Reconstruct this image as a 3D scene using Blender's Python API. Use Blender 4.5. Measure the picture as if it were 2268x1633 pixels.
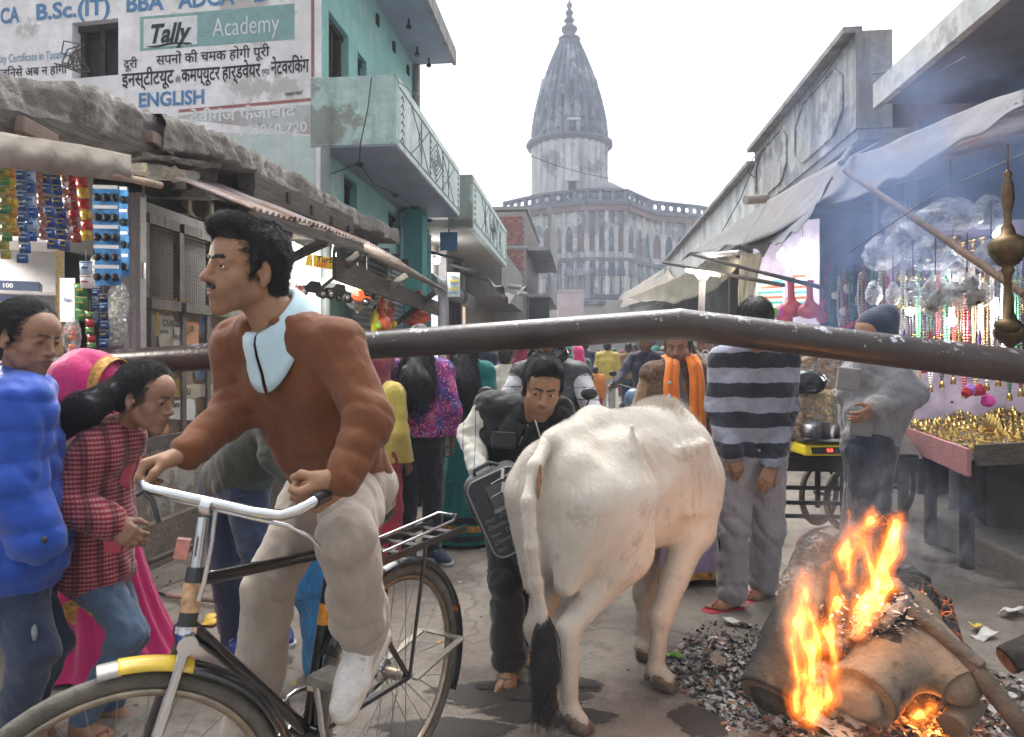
import bpy,bmesh,math,random
import numpy as np
from mathutils import Vector,Matrix,Euler
for _o in list(bpy.data.objects):bpy.data.objects.remove(_o)
SC=bpy.context.scene
COL=SC.collection
random.seed(7);RNG=np.random.default_rng(7)
R=math.radians
# ------------------------------------------------------------------ camera (24 mm lens, eye height 1.4 m)
EYE=1.40
cam_d=bpy.data.cameras.new('camera');cam_d.lens=24.0;cam_d.sensor_width=36.0
cam_d.shift_y=-0.0117;cam_d.clip_start=0.05;cam_d.clip_end=2000
cam_d.dof.use_dof=True;cam_d.dof.focus_distance=3.1;cam_d.dof.aperture_fstop=5.6
cam=bpy.data.objects.new('camera',cam_d);cam.location=(0,0,EYE);cam.rotation_euler=(R(90),0,0)
COL.objects.link(cam);SC.camera=cam
# ------------------------------------------------------------------ world: overcast winter evening
SUN_EL,SUN_ROT=R(62),R(-12)
wd=bpy.data.worlds.new('World');SC.world=wd;wd.use_nodes=True
_n=wd.node_tree.nodes;_l=wd.node_tree.links
sky=_n.new('ShaderNodeTexSky');sky.sky_type='NISHITA';sky.sun_disc=False
sky.sun_elevation=SUN_EL;sky.sun_rotation=SUN_ROT;sky.air_density=1.0;sky.dust_density=8.0;sky.ozone_density=1.0
hs=_n.new('ShaderNodeHueSaturation');hs.inputs['Saturation'].default_value=0.16
_l.new(sky.outputs[0],hs.inputs['Color']);_l.new(hs.outputs[0],_n['Background'].inputs[0])
_n['Background'].inputs[1].default_value=0.15
sun_d=bpy.data.lights.new('sun','SUN');sun_d.energy=0.55;sun_d.angle=R(60);sun_d.color=(1,.95,.88)
sun=bpy.data.objects.new('sun',sun_d);COL.objects.link(sun)
_sd=Vector((math.sin(SUN_ROT)*math.cos(SUN_EL),math.cos(SUN_ROT)*math.cos(SUN_EL),math.sin(SUN_EL)))
sun.rotation_euler=_sd.to_track_quat('Z','Y').to_euler()
vs=SC.view_settings;vs.view_transform='Standard';vs.look='None';vs.exposure=1.55;vs.gamma=1;vs.use_curve_mapping=False
cy=SC.cycles
cy.use_denoising=True;cy.max_bounces=6;cy.diffuse_bounces=3;cy.glossy_bounces=3;cy.transmission_bounces=4
cy.transparent_max_bounces=12;cy.volume_bounces=0;cy.caustics_reflective=False;cy.caustics_refractive=False
cy.sample_clamp_indirect=6;cy.volume_step_rate=1.5;cy.volume_max_steps=128
# ------------------------------------------------------------------ helpers
FPX,U0,V0=1512.0,1134.0,790.0
def P(u,v,Y):return Vector(((u-U0)/FPX*Y,Y,EYE-(v-V0)/FPX*Y))
def G(u,v,z=0.0):
 Y=(EYE-z)*FPX/(v-V0);return Vector(((u-U0)/FPX*Y,Y,z))
SV=Vector((math.sin(R(5.9)),math.cos(R(5.9)),0));SP=Vector((math.cos(R(5.9)),-math.sin(R(5.9)),0))
def V(*a):return Vector(a)
OFF={}
def tag(o,label=None,cat=None,group=None,kind=None):
 if label:o['label']=label
 if cat:o['category']=cat
 if group:o['group']=group
 if kind:o['kind']=kind
 return o
def thing(name,label,cat,loc=(0,0,0),group=None,kind=None):
 o=bpy.data.objects.new(name,None);o.location=loc;o.empty_display_size=.1;COL.objects.link(o)
 OFF[o.name]=Vector(loc);return tag(o,label,cat,group,kind)
def link(name,data,parent=None,kind=None,smooth=False):
 o=bpy.data.objects.new(name,data);COL.objects.link(o);OFF[o.name]=Vector((0,0,0))
 if parent:
  o.parent=parent;off=OFF[parent.name]
  o.location=-off if not OFF.get('_'+parent.name)else(0,0,0)
  OFF['_'+o.name]=True
 if kind:o['kind']=kind
 return o
def copy_tree(o,parent=None):
 c=o.copy();COL.objects.link(c);c.parent=parent
 for ch in o.children:copy_tree(ch,c)
 return c
def newmesh(name,verts,faces,mats,smooth=False,mi=None):
 m=bpy.data.meshes.new(name)
 verts=np.asarray(verts,np.float32)
 if isinstance(faces,np.ndarray)and len(faces):
  k=faces.shape[1];m.vertices.add(len(verts));m.vertices.foreach_set('co',verts.ravel())
  m.loops.add(faces.size);m.loops.foreach_set('vertex_index',faces.astype(np.int32).ravel())
  m.polygons.add(len(faces));m.polygons.foreach_set('loop_start',np.arange(0,faces.size,k,dtype=np.int32))
  m.polygons.foreach_set('loop_total',np.full(len(faces),k,np.int32));m.update(calc_edges=True)
 else:
  m.from_pydata([tuple(v)for v in verts],[],[tuple(f)for f in faces]);m.update()
 for x in(mats if isinstance(mats,(list,tuple))else[mats]):m.materials.append(x)
 if smooth:m.polygons.foreach_set('use_smooth',np.ones(len(m.polygons),bool))
 if mi is not None:m.polygons.foreach_set('material_index',np.asarray(mi,np.int32))
 return m
class MB:
 """collects shapes (world coordinates) for one mesh object"""
 def __init__(s):s.v=[];s.f=[];s.sm=[];s.mi=[];s.cur=0
 def add(s,vs,fs,smooth=False):
  o=len(s.v);s.v+=[tuple(v)for v in vs];s.f+=[tuple(i+o for i in f)for f in fs]
  s.sm+=[smooth]*len(fs);s.mi+=[s.cur]*len(fs);return s
 def hexa(s,p):
  return s.add(p,[(3,2,1,0),(4,5,6,7),(0,1,5,4),(1,2,6,5),(2,3,7,6),(3,0,4,7)])
 def box(s,c,h,rot=None):
  c=Vector(c);pts=[]
  for z in(-1,1):
   for x,y in((-1,-1),(1,-1),(1,1),(-1,1)):
    p=Vector((x*h[0],y*h[1],z*h[2]))
    if rot is not None:p=rot@p
    pts.append(c+p)
  return s.hexa(pts)
 def bar(s,a,b,w,t,up=(0,0,1)):
  a,b=Vector(a),Vector(b);d=(b-a).normalized();sx=d.cross(Vector(up))
  if sx.length<1e-4:sx=d.cross(Vector((1,0,0)))
  sx.normalize();u=sx.cross(d);sx*=w/2;u*=t/2
  return s.hexa([a-sx-u,a+sx-u,b+sx-u,b-sx-u,a-sx+u,a+sx+u,b+sx+u,b-sx+u])
 def prism(s,poly,ext):
  n=len(poly);e=Vector(ext);p=[Vector(q)for q in poly]
  return s.add(p+[q+e for q in p],[tuple(range(n))[::-1],tuple(range(n,2*n))]+[(i,(i+1)%n,n+(i+1)%n,n+i)for i in range(n)])
 def quad(s,a,b,c,d):return s.add([a,b,c,d],[(0,1,2,3)])
 def grid(s,fn,nu,nv,smooth=True):
  vs=[fn(i/nu,j/nv)for j in range(nv+1)for i in range(nu+1)]
  return s.add(vs,[(j*(nu+1)+i,j*(nu+1)+i+1,(j+1)*(nu+1)+i+1,(j+1)*(nu+1)+i)for j in range(nv)for i in range(nu)],smooth)
 def tube(s,pts,r,n=8,cap=True,closed=False):
  pts=[Vector(p)for p in pts];m=len(pts);rs=r if isinstance(r,(list,tuple))else[r]*m
  vs=[];last=None
  for i,p in enumerate(pts):
   if closed:d=pts[(i+1)%m]-pts[i-1]
   else:d=pts[min(i+1,m-1)]-pts[max(i-1,0)]
   d.normalize()
   if last is None:
    a=d.cross(Vector((0,0,1)))
    if a.length<.05:a=d.cross(Vector((1,0,0)))
   else:a=last-d*last.dot(d)
   a.normalize();last=a;b=d.cross(a)
   for k in range(n):
    t=2*math.pi*k/n;vs.append(p+(a*math.cos(t)+b*math.sin(t))*rs[i])
  fs=[(i*n+k,i*n+(k+1)%n,((i+1)%m)*n+(k+1)%n,((i+1)%m)*n+k)for i in range(m if closed else m-1)for k in range(n)]
  s.add(vs,fs,True)
  if cap and not closed:s.add(vs[:n],[tuple(range(n))[::-1]]);s.add(vs[-n:],[tuple(range(n))])
  return s
 def lathe(s,c,prof,n=16,axis=None,cap=True):
  c=Vector(c);M=Matrix.Identity(3)if axis is None else Vector(axis).to_track_quat('Z','Y').to_matrix()
  vs=[c+M@Vector((r*math.cos(2*math.pi*k/n),r*math.sin(2*math.pi*k/n),z))for r,z in prof for k in range(n)]
  m=len(prof)
  s.add(vs,[(i*n+k,i*n+(k+1)%n,(i+1)*n+(k+1)%n,(i+1)*n+k)for i in range(m-1)for k in range(n)],True)
  if cap:
   if prof[0][0]>1e-4:s.add(vs[:n],[tuple(range(n))[::-1]])
   if prof[-1][0]>1e-4:s.add(vs[-n:],[tuple(range(n))])
  return s
 def ball(s,c,r,n=10,m=7,rot=None):
  r=r if isinstance(r,(tuple,list))else(r,r,r);c=Vector(c);vs=[]
  for i in range(m+1):
   ph=math.pi*i/m
   for k in range(n):
    t=2*math.pi*k/n;p=Vector((r[0]*math.sin(ph)*math.cos(t),r[1]*math.sin(ph)*math.sin(t),-r[2]*math.cos(ph)))
    vs.append(c+(rot@p if rot is not None else p))
  return s.add(vs,[(i*n+k,i*n+(k+1)%n,(i+1)*n+(k+1)%n,(i+1)*n+k)for i in range(m)for k in range(n)],True)
 def build(s,name,mats,parent=None,kind=None,bevel=0):
  m=newmesh(name,s.v,s.f,mats,mi=s.mi)
  m.polygons.foreach_set('use_smooth',np.array(s.sm,bool));m.validate();
  if bevel:
   bm=bmesh.new();bm.from_mesh(m);bmesh.ops.remove_doubles(bm,verts=bm.verts,dist=1e-5)
   bmesh.ops.bevel(bm,geom=[e for e in bm.edges if len(e.link_faces)==2 and e.calc_face_angle(0)>.6],offset=bevel,segments=2,affect='EDGES',profile=.5)
   bm.to_mesh(m);bm.free()
  m.update();return link(name,m,parent,kind)
def struct(name,mb,mats,parent=None,**k):return mb.build(name,mats,parent,kind=None if parent else 'structure',**k)
# ------------------------------------------------------------------ materials
MC={}
def nt(name):
 m=bpy.data.materials.new(name);m.use_nodes=True;t=m.node_tree
 return m,t,t.nodes['Principled BSDF'],t.nodes.new,t.links.new
def rgb(c):return(c[0],c[1],c[2],1.0)
def noise(t,sc,det=5,rough=.6,vec=None,scale3=None,coord='Object'):
 tc=t.nodes.new('ShaderNodeTexCoord');mp=t.nodes.new('ShaderNodeMapping');n=t.nodes.new('ShaderNodeTexNoise')
 if scale3:mp.inputs['Scale'].default_value=scale3
 t.links.new(vec if vec is not None else tc.outputs[coord],mp.inputs[0]);t.links.new(mp.outputs[0],n.inputs['Vector'])
 n.inputs['Scale'].default_value=sc;n.inputs['Detail'].default_value=det;n.inputs['Roughness'].default_value=rough
 return n.outputs[0]
def ramp(t,fac,stops):
 r=t.nodes.new('ShaderNodeValToRGB');e=r.color_ramp.elements
 while len(e)<len(stops):e.new(.5)
 for i,(p,c)in enumerate(stops):e[i].position=p;e[i].color=rgb(c)if not isinstance(c,(int,float))else(c,c,c,1)
 t.links.new(fac,r.inputs[0]);return r.outputs[0]
def mix(t,fac,a,b,mode='MIX'):
 n=t.nodes.new('ShaderNodeMix');n.data_type='RGBA';n.blend_type=mode
 for i,x in((0,fac),(6,a),(7,b)):
  if hasattr(x,'links')or hasattr(x,'is_linked'):t.links.new(x,n.inputs[i])
  else:n.inputs[i].default_value=x if i==0 else rgb(x)
 return n.outputs[2]
def math_(t,op,a,b=0.0,c=None):
 n=t.nodes.new('ShaderNodeMath');n.operation=op
 for i,x in enumerate((a,b)if c is None else(a,b,c)):
  if isinstance(x,(int,float)):n.inputs[i].default_value=x
  else:t.links.new(x,n.inputs[i])
 return n.outputs[0]
def bump(t,bs,h,dist,strength=1.0,chain=None):
 b=t.nodes.new('ShaderNodeBump');b.inputs['Distance'].default_value=dist;b.inputs['Strength'].default_value=strength
 t.links.new(h,b.inputs['Height'])
 if chain is not None:t.links.new(chain,b.inputs['Normal'])
 t.links.new(b.outputs[0],bs.inputs['Normal']);return b.outputs[0]
def sep(t,coord='Object'):
 tc=t.nodes.new('ShaderNodeTexCoord');s=t.nodes.new('ShaderNodeSeparateXYZ');t.links.new(tc.outputs[coord],s.inputs[0]);return s.outputs
def M(name,col,rough=.6,var=.25,sc=6,bmp=0.0,bsc=None,metal=0,spec=.5,sheen=0,trans=0,alpha=1,coat=0,emit=None,es=0,sss=0):
 """plain material: base colour varied by noise, fine relief by noise"""
 if name in MC:return MC[name]
 m,t,b,N,L=nt(name)
 b.inputs['Roughness'].default_value=rough;b.inputs['Metallic'].default_value=metal;b.inputs['Specular IOR Level'].default_value=spec
 if var:
  d=tuple(max(0,x*(1-var))for x in col);h=tuple(min(1,x*(1+var))for x in col)
  L(ramp(t,noise(t,sc),[(.3,d),(.7,h)]),b.inputs['Base Color'])
 else:b.inputs['Base Color'].default_value=rgb(col)
 if bmp:bump(t,b,noise(t,bsc or sc*6),bmp)
 if sheen:b.inputs['Sheen Weight'].default_value=sheen;b.inputs['Sheen Roughness'].default_value=.5
 if trans:b.inputs['Transmission Weight'].default_value=trans
 if coat:b.inputs['Coat Weight'].default_value=coat
 if sss:b.inputs['Subsurface Weight'].default_value=sss;b.inputs['Subsurface Radius'].default_value=(.012,.005,.003);b.inputs['Subsurface Scale'].default_value=1
 if alpha<1:b.inputs['Alpha'].default_value=alpha
 if emit:b.inputs['Emission Color'].default_value=rgb(emit);b.inputs['Emission Strength'].default_value=es
 MC[name]=m;return m
def Mplaster(name,col,stain=(.03,.03,.03),amt=.5,sc=1.6,streak=.6,patch=None,pamt=.5,rough=.85,bmp=.01):
 """painted or bare plaster: mottling, vertical mould streaks, peeling patches of a second colour"""
 if name in MC:return MC[name]
 m,t,b,N,L=nt(name);b.inputs['Roughness'].default_value=rough;b.inputs['Specular IOR Level'].default_value=.25
 c=ramp(t,noise(t,sc*3,8,.65),[(.25,tuple(x*.78 for x in col)),(.75,tuple(min(1,x*1.12)for x in col))])
 if patch:
  c=mix(t,ramp(t,noise(t,sc*.9,9,.7),[(.62-pamt*.25,0),(.66-pamt*.25,1)]),c,patch)
 st=ramp(t,noise(t,sc*1.2,8,.7,scale3=(2.2,2.2,.35)),[(.6-streak*.2,0),(.85-streak*.12,1)])
 c=mix(t,math_(t,'MULTIPLY',st,amt),c,stain)
 fine=ramp(t,noise(t,sc*14,6,.7),[(.35,0),(.62,1)])
 c=mix(t,math_(t,'MULTIPLY',math_(t,'SUBTRACT',1.0,fine),.25*amt+.06),c,stain)
 L(c,b.inputs['Base Color']);bump(t,b,noise(t,sc*12,8,.7),bmp)
 MC[name]=m;return m
def Mcloth(name,col,var=.18,weave=900,fold=.012,fsc=9,rough=.85,sheen=.25,stretch=(1,1,.45)):
 if name in MC:return MC[name]
 m,t,b,N,L=nt(name);b.inputs['Roughness'].default_value=rough;b.inputs['Specular IOR Level'].default_value=.2
 b.inputs['Sheen Weight'].default_value=sheen;b.inputs['Sheen Roughness'].default_value=.6
 L(ramp(t,noise(t,12,6,.7),[(.25,tuple(x*(1-var)for x in col)),(.75,tuple(min(1,x*(1+var))for x in col))]),b.inputs['Base Color'])
 n1=bump(t,b,noise(t,fsc,5,.55,scale3=stretch),fold*3.5)
 bump(t,b,noise(t,weave,1),.0006,.6,n1)
 MC[name]=m;return m
def Mglow(name,col,s):
 if name in MC:return MC[name]
 m=bpy.data.materials.new(name);m.use_nodes=True;t=m.node_tree;t.nodes.clear()
 e=t.nodes.new('ShaderNodeEmission');e.inputs[0].default_value=rgb(col);e.inputs[1].default_value=s
 o=t.nodes.new('ShaderNodeOutputMaterial');t.links.new(e.outputs[0],o.inputs[0]);MC[name]=m;return m
def Mplastic(name,col=(.9,.9,.9),alpha=.35,rough=.12):
 """thin clear plastic film"""
 if name in MC:return MC[name]
 m,t,b,N,L=nt(name);b.inputs['Base Color'].default_value=rgb(col);b.inputs['Roughness'].default_value=rough
 a=ramp(t,noise(t,18,4,.6),[(.35,alpha*.4),(.7,min(1,alpha*1.7))]);L(a,b.inputs['Alpha'])
 bump(t,b,noise(t,25,4,.6),.02);MC[name]=m;return m
def point(name,loc,e,col=(1,1,1),r=.05):
 d=bpy.data.lights.new(name,'POINT');d.energy=e;d.color=col;d.shadow_soft_size=r
 o=bpy.data.objects.new(name,d);o.location=loc;COL.objects.link(o);return o
def text(body,name,mat,o,right,up,size,parent=None,shear=0,ext=.0006,align='LEFT',bold=0,space=1,xs=1):
 """flat lettering standing on a surface: o = start of the base line"""
 c=bpy.data.curves.new(name,'FONT');c.body=body;c.size=1;c.extrude=ext;c.shear=shear;c.align_x=align;c.offset=bold;c.space_character=space
 c.resolution_u=3
 ob=bpy.data.objects.new(name,c);dg=bpy.context.evaluated_depsgraph_get();COL.objects.link(ob);dg.update()
 me=bpy.data.meshes.new_from_object(ob.evaluated_get(dg));COL.objects.unlink(ob);bpy.data.objects.remove(ob)
 r,u=Vector(right).normalized(),Vector(up).normalized();n=r.cross(u)
 Mx=Matrix(((r.x,u.x,n.x,o[0]),(r.y,u.y,n.y,o[1]),(r.z,u.z,n.z,o[2]),(0,0,0,1)))@Matrix.Diagonal((size*xs,size,1,1))
 me.transform(Mx);me.materials.clear();me.materials.append(mat);return link(name,me,parent)
 # ------------------------------------------------------------------ soft bodies: signed distances smoothly joined, skinned by surface nets
def rotm(x=0,y=0,z=0):return np.array(Euler((R(x),R(y),R(z))).to_matrix())
_W=RNG.normal(size=(10,3));_PH=RNG.uniform(0,6.28,10)
def wob(p,f):
 s=0
 for w,ph in zip(_W,_PH):s=s+np.sin(p@(w*f)+ph)
 return s/5.0
def cone(a,b,ra,rb=None,k=.02,op='+'):return('c',op,np.array(a,float),np.array(b,float),ra,ra if rb is None else rb,k)
def ell(c,r,rot=None,k=.02,op='+'):return('e',op,np.array(c,float),np.array(r if hasattr(r,'__len__')else(r,r,r),float),rot,k)
def xf(prims,Rm,o,s=1.0):
 """move prims from a local frame: p -> o + Rm @ (s p)"""
 out=[];o=np.array(o,float)
 for q in prims:
  if q[0]=='c':out.append(('c',q[1],o+Rm@(q[2]*s),o+Rm@(q[3]*s),q[4]*s,q[5]*s,q[6]*s))
  else:out.append(('e',q[1],o+Rm@(q[2]*s),q[3]*s,Rm if q[4]is None else Rm@q[4],q[5]*s))
 return out
def sdf(prims,res,disp=None,clip=(),folds=()):
 lo=np.full(3,1e9);hi=-lo;B=[]
 for q in prims:
  if q[0]=='c':m=np.maximum(q[4],q[5]);a=np.minimum(q[2],q[3])-m;b=np.maximum(q[2],q[3])+m;k=q[6]
  else:
   ex=q[3]if q[4]is None else np.sqrt(((q[4]*q[3])**2).sum(1));a=q[2]-ex;b=q[2]+ex;k=q[5]
  B.append((a,b,k))
  if q[1]=='+':lo=np.minimum(lo,a);hi=np.maximum(hi,b)
 lo=lo-3*res-.012;n=np.ceil((hi+3*res+.012-lo)/res).astype(int)+1
 ax=[lo[i]+res*np.arange(n[i])for i in range(3)]
 big=.15;D=np.full(n,big,np.float32)
 for q,(a,b,k)in zip(prims,B):
  mg=k*1.2+3*res+.012
  i0=np.maximum(((a-mg-lo)/res).astype(int),0);i1=np.minimum(np.ceil((b+mg-lo)/res).astype(int)+1,n)
  if(i1<=i0).any():continue
  X,Y,Z=np.meshgrid(*[ax[i][i0[i]:i1[i]]for i in range(3)],indexing='ij');p=np.stack((X,Y,Z),-1)
  if q[0]=='c':
   ab=q[3]-q[2];pa=p-q[2];t=np.clip((pa@ab)/max(ab@ab,1e-12),0,1)
   d=np.linalg.norm(pa-t[...,None]*ab,axis=-1)-(q[4]+(q[5]-q[4])*t)
  else:
   pl=p-q[2]
   if q[4]is not None:pl=pl@q[4]
   k0=np.linalg.norm(pl/q[3],axis=-1);k1=np.linalg.norm(pl/q[3]**2,axis=-1)+1e-9;d=k0*(k0-1)/k1
  sl=tuple(slice(i0[i],i1[i])for i in range(3));A=D[sl]
  h=np.maximum(k-np.abs((A-d)if q[1]=='+' else(A+d)),0)/max(k,1e-6)
  D[sl]=np.minimum(A,d)-h*h*k*.25 if q[1]=='+' else np.maximum(A,-d)+h*h*k*.25
 if disp or clip or folds:
  X,Y,Z=np.meshgrid(*ax,indexing='ij');band=np.abs(D)<.05
  pts=np.stack((X[band],Y[band],Z[band]),-1);d=D[band]
  for c,r,dr,fq,amp in folds:
   dr=np.array(dr,float);dr=dr/np.linalg.norm(dr);q=pts-np.array(c,float);g=np.exp(-(q**2).sum(1)/(r*r))
   d=d-amp*g*(2*np.abs(np.sin(.5*fq*(q@dr)+1.6*wob(pts,8)))**.7-1.1)*np.clip(.75+.6*wob(pts+5,10),.15,1.4)
  if disp:d=d+disp(pts)
  for c,nn in clip:d=np.maximum(d,(pts-np.array(c,float))@np.array(nn,float))
  D[band]=d
  for c,nn in clip:
   s=(X-c[0])*nn[0]+(Y-c[1])*nn[1]+(Z-c[2])*nn[2];D=np.where(s>.04,np.maximum(D,.04),D).astype(np.float32)
 return D,lo,res
def nets(D,lo,res):
 s=D<0;n=np.array(D.shape)
 c=[s[i:n[0]-1+i,j:n[1]-1+j,k:n[2]-1+k]for i in(0,1)for j in(0,1)for k in(0,1)]
 cnt=np.sum([x.astype(np.uint8)for x in c],0);act=(cnt>0)&(cnt<8);ids=np.argwhere(act)
 if len(ids)==0:return np.zeros((0,3)),np.zeros((0,4),int)
 idx=np.full(act.shape,-1,np.int64);idx[act]=np.arange(len(ids))
 val=np.stack([D[ids[:,0]+i,ids[:,1]+j,ids[:,2]+k]for i in(0,1)for j in(0,1)for k in(0,1)],1)
 cor=np.array([(i,j,k)for i in(0,1)for j in(0,1)for k in(0,1)],float);acc=np.zeros((len(ids),3));w=np.zeros(len(ids))
 for a in range(8):
  for b in range(a+1,8):
   if np.abs(cor[a]-cor[b]).sum()!=1:continue
   va,vb=val[:,a],val[:,b];x=(va<0)!=(vb<0);t=va/np.where(x,va-vb,1)
   acc+=np.where(x[:,None],cor[a]+t[:,None]*(cor[b]-cor[a]),0);w+=x
 verts=lo+res*(ids+acc/w[:,None]);F=[]
 for axx in range(3):
  o1,o2=[i for i in range(3)if i!=axx]
  sl0=[slice(None)]*3;sl1=[slice(None)]*3;sl0[axx]=slice(0,-1);sl1[axx]=slice(1,None)
  A,Bs=s[tuple(sl0)],s[tuple(sl1)];e=np.argwhere(A!=Bs);e=e[(e[:,o1]>0)&(e[:,o2]>0)&(e[:,o1]<n[o1]-1)&(e[:,o2]<n[o2]-1)]
  fl=A[tuple(e.T)]
  def gi(d1,d2):q=e.copy();q[:,o1]-=d1;q[:,o2]-=d2;return idx[tuple(q.T)]
  quad=np.stack((gi(1,1),gi(0,1),gi(0,0),gi(1,0)),1)
  if axx==1:fl=~fl
  quad[~fl]=quad[~fl][:,::-1];F.append(quad)
 F=np.concatenate(F);F=F[(F>=0).all(1)]
 return verts,F
def crump(A,f=34,st=(1,1,.62)):
 st=np.array(st);return lambda p:A*(.75-np.abs(wob(p*st,f))**.7-.45*np.abs(wob(p*st+3,f*2.2))**.8+.25*wob(p,f*.35))
def soft(prims,res,disp=None,clip=(),folds=()):return nets(*sdf(prims,res,disp,clip,folds))
def join(*vf):
 vs,fs,o=[],[],0
 for v,f in vf:vs.append(v);fs.append(f+o);o+=len(v)
 return np.concatenate(vs),np.concatenate(fs)
def softobj(name,vf,mat,parent=None,kind=None):return link(name,newmesh(name,vf[0],vf[1],mat,True),parent,kind)
def strands(name,vf,mat,n,length,dirfn,rad,parent=None,mask=None,seg=4,clump=0,jit=.3,seed=1,droop=0.0):
 """hair: n tapered strands rooted on the surface vf"""
 v,f=vf;rng=np.random.default_rng(seed);p=v[f];nn=np.cross(p[:,2]-p[:,0],p[:,3]-p[:,1]);ar=np.linalg.norm(nn,axis=1)/2
 nn=nn/(2*ar[:,None]+1e-12);ctr=p.mean(1)
 if mask is not None:ar=ar*np.clip(mask(ctr),0,1)
 pick=rng.choice(len(f),n,p=ar/ar.sum());a,b=rng.random((2,n,1))
 root=(p[pick,0]*(1-a)+p[pick,1]*a)*(1-b)+(p[pick,3]*(1-a)+p[pick,2]*a)*b
 d=dirfn(root,nn[pick]);d=d+rng.normal(size=d.shape)*jit*np.linalg.norm(d,axis=1,keepdims=True)
 d=d/(np.linalg.norm(d,axis=1,keepdims=True)+1e-9);L=(length(root)if callable(length)else np.full(n,length))*rng.uniform(.65,1.15,n)
 t=np.linspace(0,1,seg)[None,:,None];pts=root[:,None]+d[:,None]*L[:,None,None]*t+nn[pick][:,None]*L[:,None,None]*.12*np.sin(t*3.1)
 pts[:,:,2]-=droop*L[:,None]*np.linspace(0,1,seg)[None]**2
 hc=bpy.data.hair_curves.new(name);hc.add_curves([seg]*n);hc.attributes['position'].data.foreach_set('vector',pts.astype(np.float32).ravel())
 hc.attributes.new('radius','FLOAT','POINT').data.foreach_set('value',np.tile(np.linspace(rad,rad*.3,seg),n).astype(np.float32));hc.materials.append(mat)
 return link(name,hc,parent)
 # ------------------------------------------------------------------ people
def Mskin(name,col,lip,stub=0.0):
 if name in MC:return MC[name]
 m,t,b,N,L=nt(name);b.inputs['Roughness'].default_value=.48;b.inputs['Specular IOR Level'].default_value=.4
 c=ramp(t,noise(t,40,5,.6),[(.3,tuple(x*.86 for x in col)),(.7,tuple(x*1.12 for x in col))])
 a=N('ShaderNodeAttribute');a.attribute_name='lip';c=mix(t,a.outputs[2],c,lip)
 a=N('ShaderNodeAttribute');a.attribute_name='stubble'
 c=mix(t,math_(t,'MULTIPLY',a.outputs[2],stub),c,tuple(x*.28 for x in col));L(c,b.inputs['Base Color'])
 b.inputs['Subsurface Weight'].default_value=.12;b.inputs['Subsurface Radius'].default_value=(.01,.004,.002);b.inputs['Subsurface Scale'].default_value=1
 bump(t,b,noise(t,160,4,.6),.0012);MC[name]=m;return m
def Mhair(name='hair_black',col=(.012,.011,.012),rough=.42):
 if name in MC:return MC[name]
 m,t,b,N,L=nt(name);b.inputs['Roughness'].default_value=rough;b.inputs['Specular IOR Level'].default_value=.45
 L(ramp(t,noise(t,60,4,.6),[(.3,tuple(x*.6 for x in col)),(.7,tuple(x*1.6 for x in col))]),b.inputs['Base Color'])
 bump(t,b,noise(t,90,5,.7,scale3=(1,1,.3)),.006);MC[name]=m;return m
def nrm(a):a=np.array(a,float);return a/(np.linalg.norm(a)+1e-12)
def frame(fwd,up=(0,0,1)):
 f=nrm(fwd);r=nrm(np.cross(f,np.array(up,float)));u=np.cross(r,f);return np.stack((r,f,u),1)
def head_prims(fem=0,fat=0.0,nose=1.0,lid=.25):
 j=.012*fat-.005*fem-.004
 q=[ell((0,-.012,.045),(.077,.1,.086)),ell((0,.032,-.015),(.066+j,.062,.088),k=.03),ell((0,.045,.05),(.06,.048,.045),k=.03)]
 for s in(-1,1):
  q+=[cone((s*.05,-.002,-.05),(s*(.02+j),.068,-.102),.024+j,.017+j,.03),ell((s*.046,.056,-.022),(.022+j,.024,.019),k=.02),
cone((s*.014,.088-.004*fem,.031),(s*.046,.072-.003*fem,.026),.011-.003*fem,.009-.002*fem,.012),cone((s*.03,.058,-.045),(s*.036,.048,-.08),.021+j,.016+j,.025)]
 q+=[ell((0,.078,-.1),(.021,.017,.017),k=.02),ell((0,.078,-.057),(.034,.022,.03),k=.025)]
 for s in(-1,1):q.append(ell((s*.0315,.094,.008),(.018,.019,.0115),k=.012,op='-'))
 for s in(-1,1):q.append(ell((s*.0315,.0765,.008),(.0145,.0125,.0128),k=.004))
 q+=[cone((0,.092,.02),(0,.113*(.93+.07*nose),-.02),.0085,.0105*nose,.012),ell((0,.1145*(.93+.07*nose),-.026),(.0125*nose,.0125*nose,.0105),k=.008)]
 for s in(-1,1):q+=[ell((s*.0135*nose,.1,-.029),(.0085,.011,.008),k=.008),ell((s*.007,.106,-.0385),(.0042,.006,.004),k=.003,op='-')]
 q+=[ell((0,.0965,-.0535),(.0235,.0098,.0062),k=.006),ell((0,.0945,-.0655),(.0195,.0105,.0078),k=.006),cone((-.021,.1035,-.0592),(.021,.104,-.0592),.0026,.0026,.003,'-'),
cone((0,.109,-.04),(0,.107,-.05),.002,.0025,.004,'-')]
 for s in(-1,1):
  q.append(ell((s*.0315,.0815,.0175-.0065*lid),(.0158,.0105,.0072),k=.004))
  for a,b in(((-.015,.083,.008),(-.006,.0915,.0155)),((-.006,.0915,.0155),(.007,.0905,.015)),((.007,.0905,.015),(.0155,.08,.007)),((-.013,.084,.003),(0,.089,.0)),((0,.089,.0),(.013,.081,.003))):
   q.append(cone((s*.0315+s*a[0],a[1],a[2]),(s*.0315+s*b[0],b[1],b[2]),.0031,.0031,.003))
  e=rotm(0,0,s*-22);q+=[ell((s*.079,-.008,-.002),(.0075,.021,.032),e,.006),ell((s*.077,-.002,-.03),(.007,.009,.012),None,.008),ell((s*.087,.0,.004),(.006,.012,.019),e,.006,'-'),ell((s*.081,.012,-.004),(.005,.006,.009),None,.005)]
 return q
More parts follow.
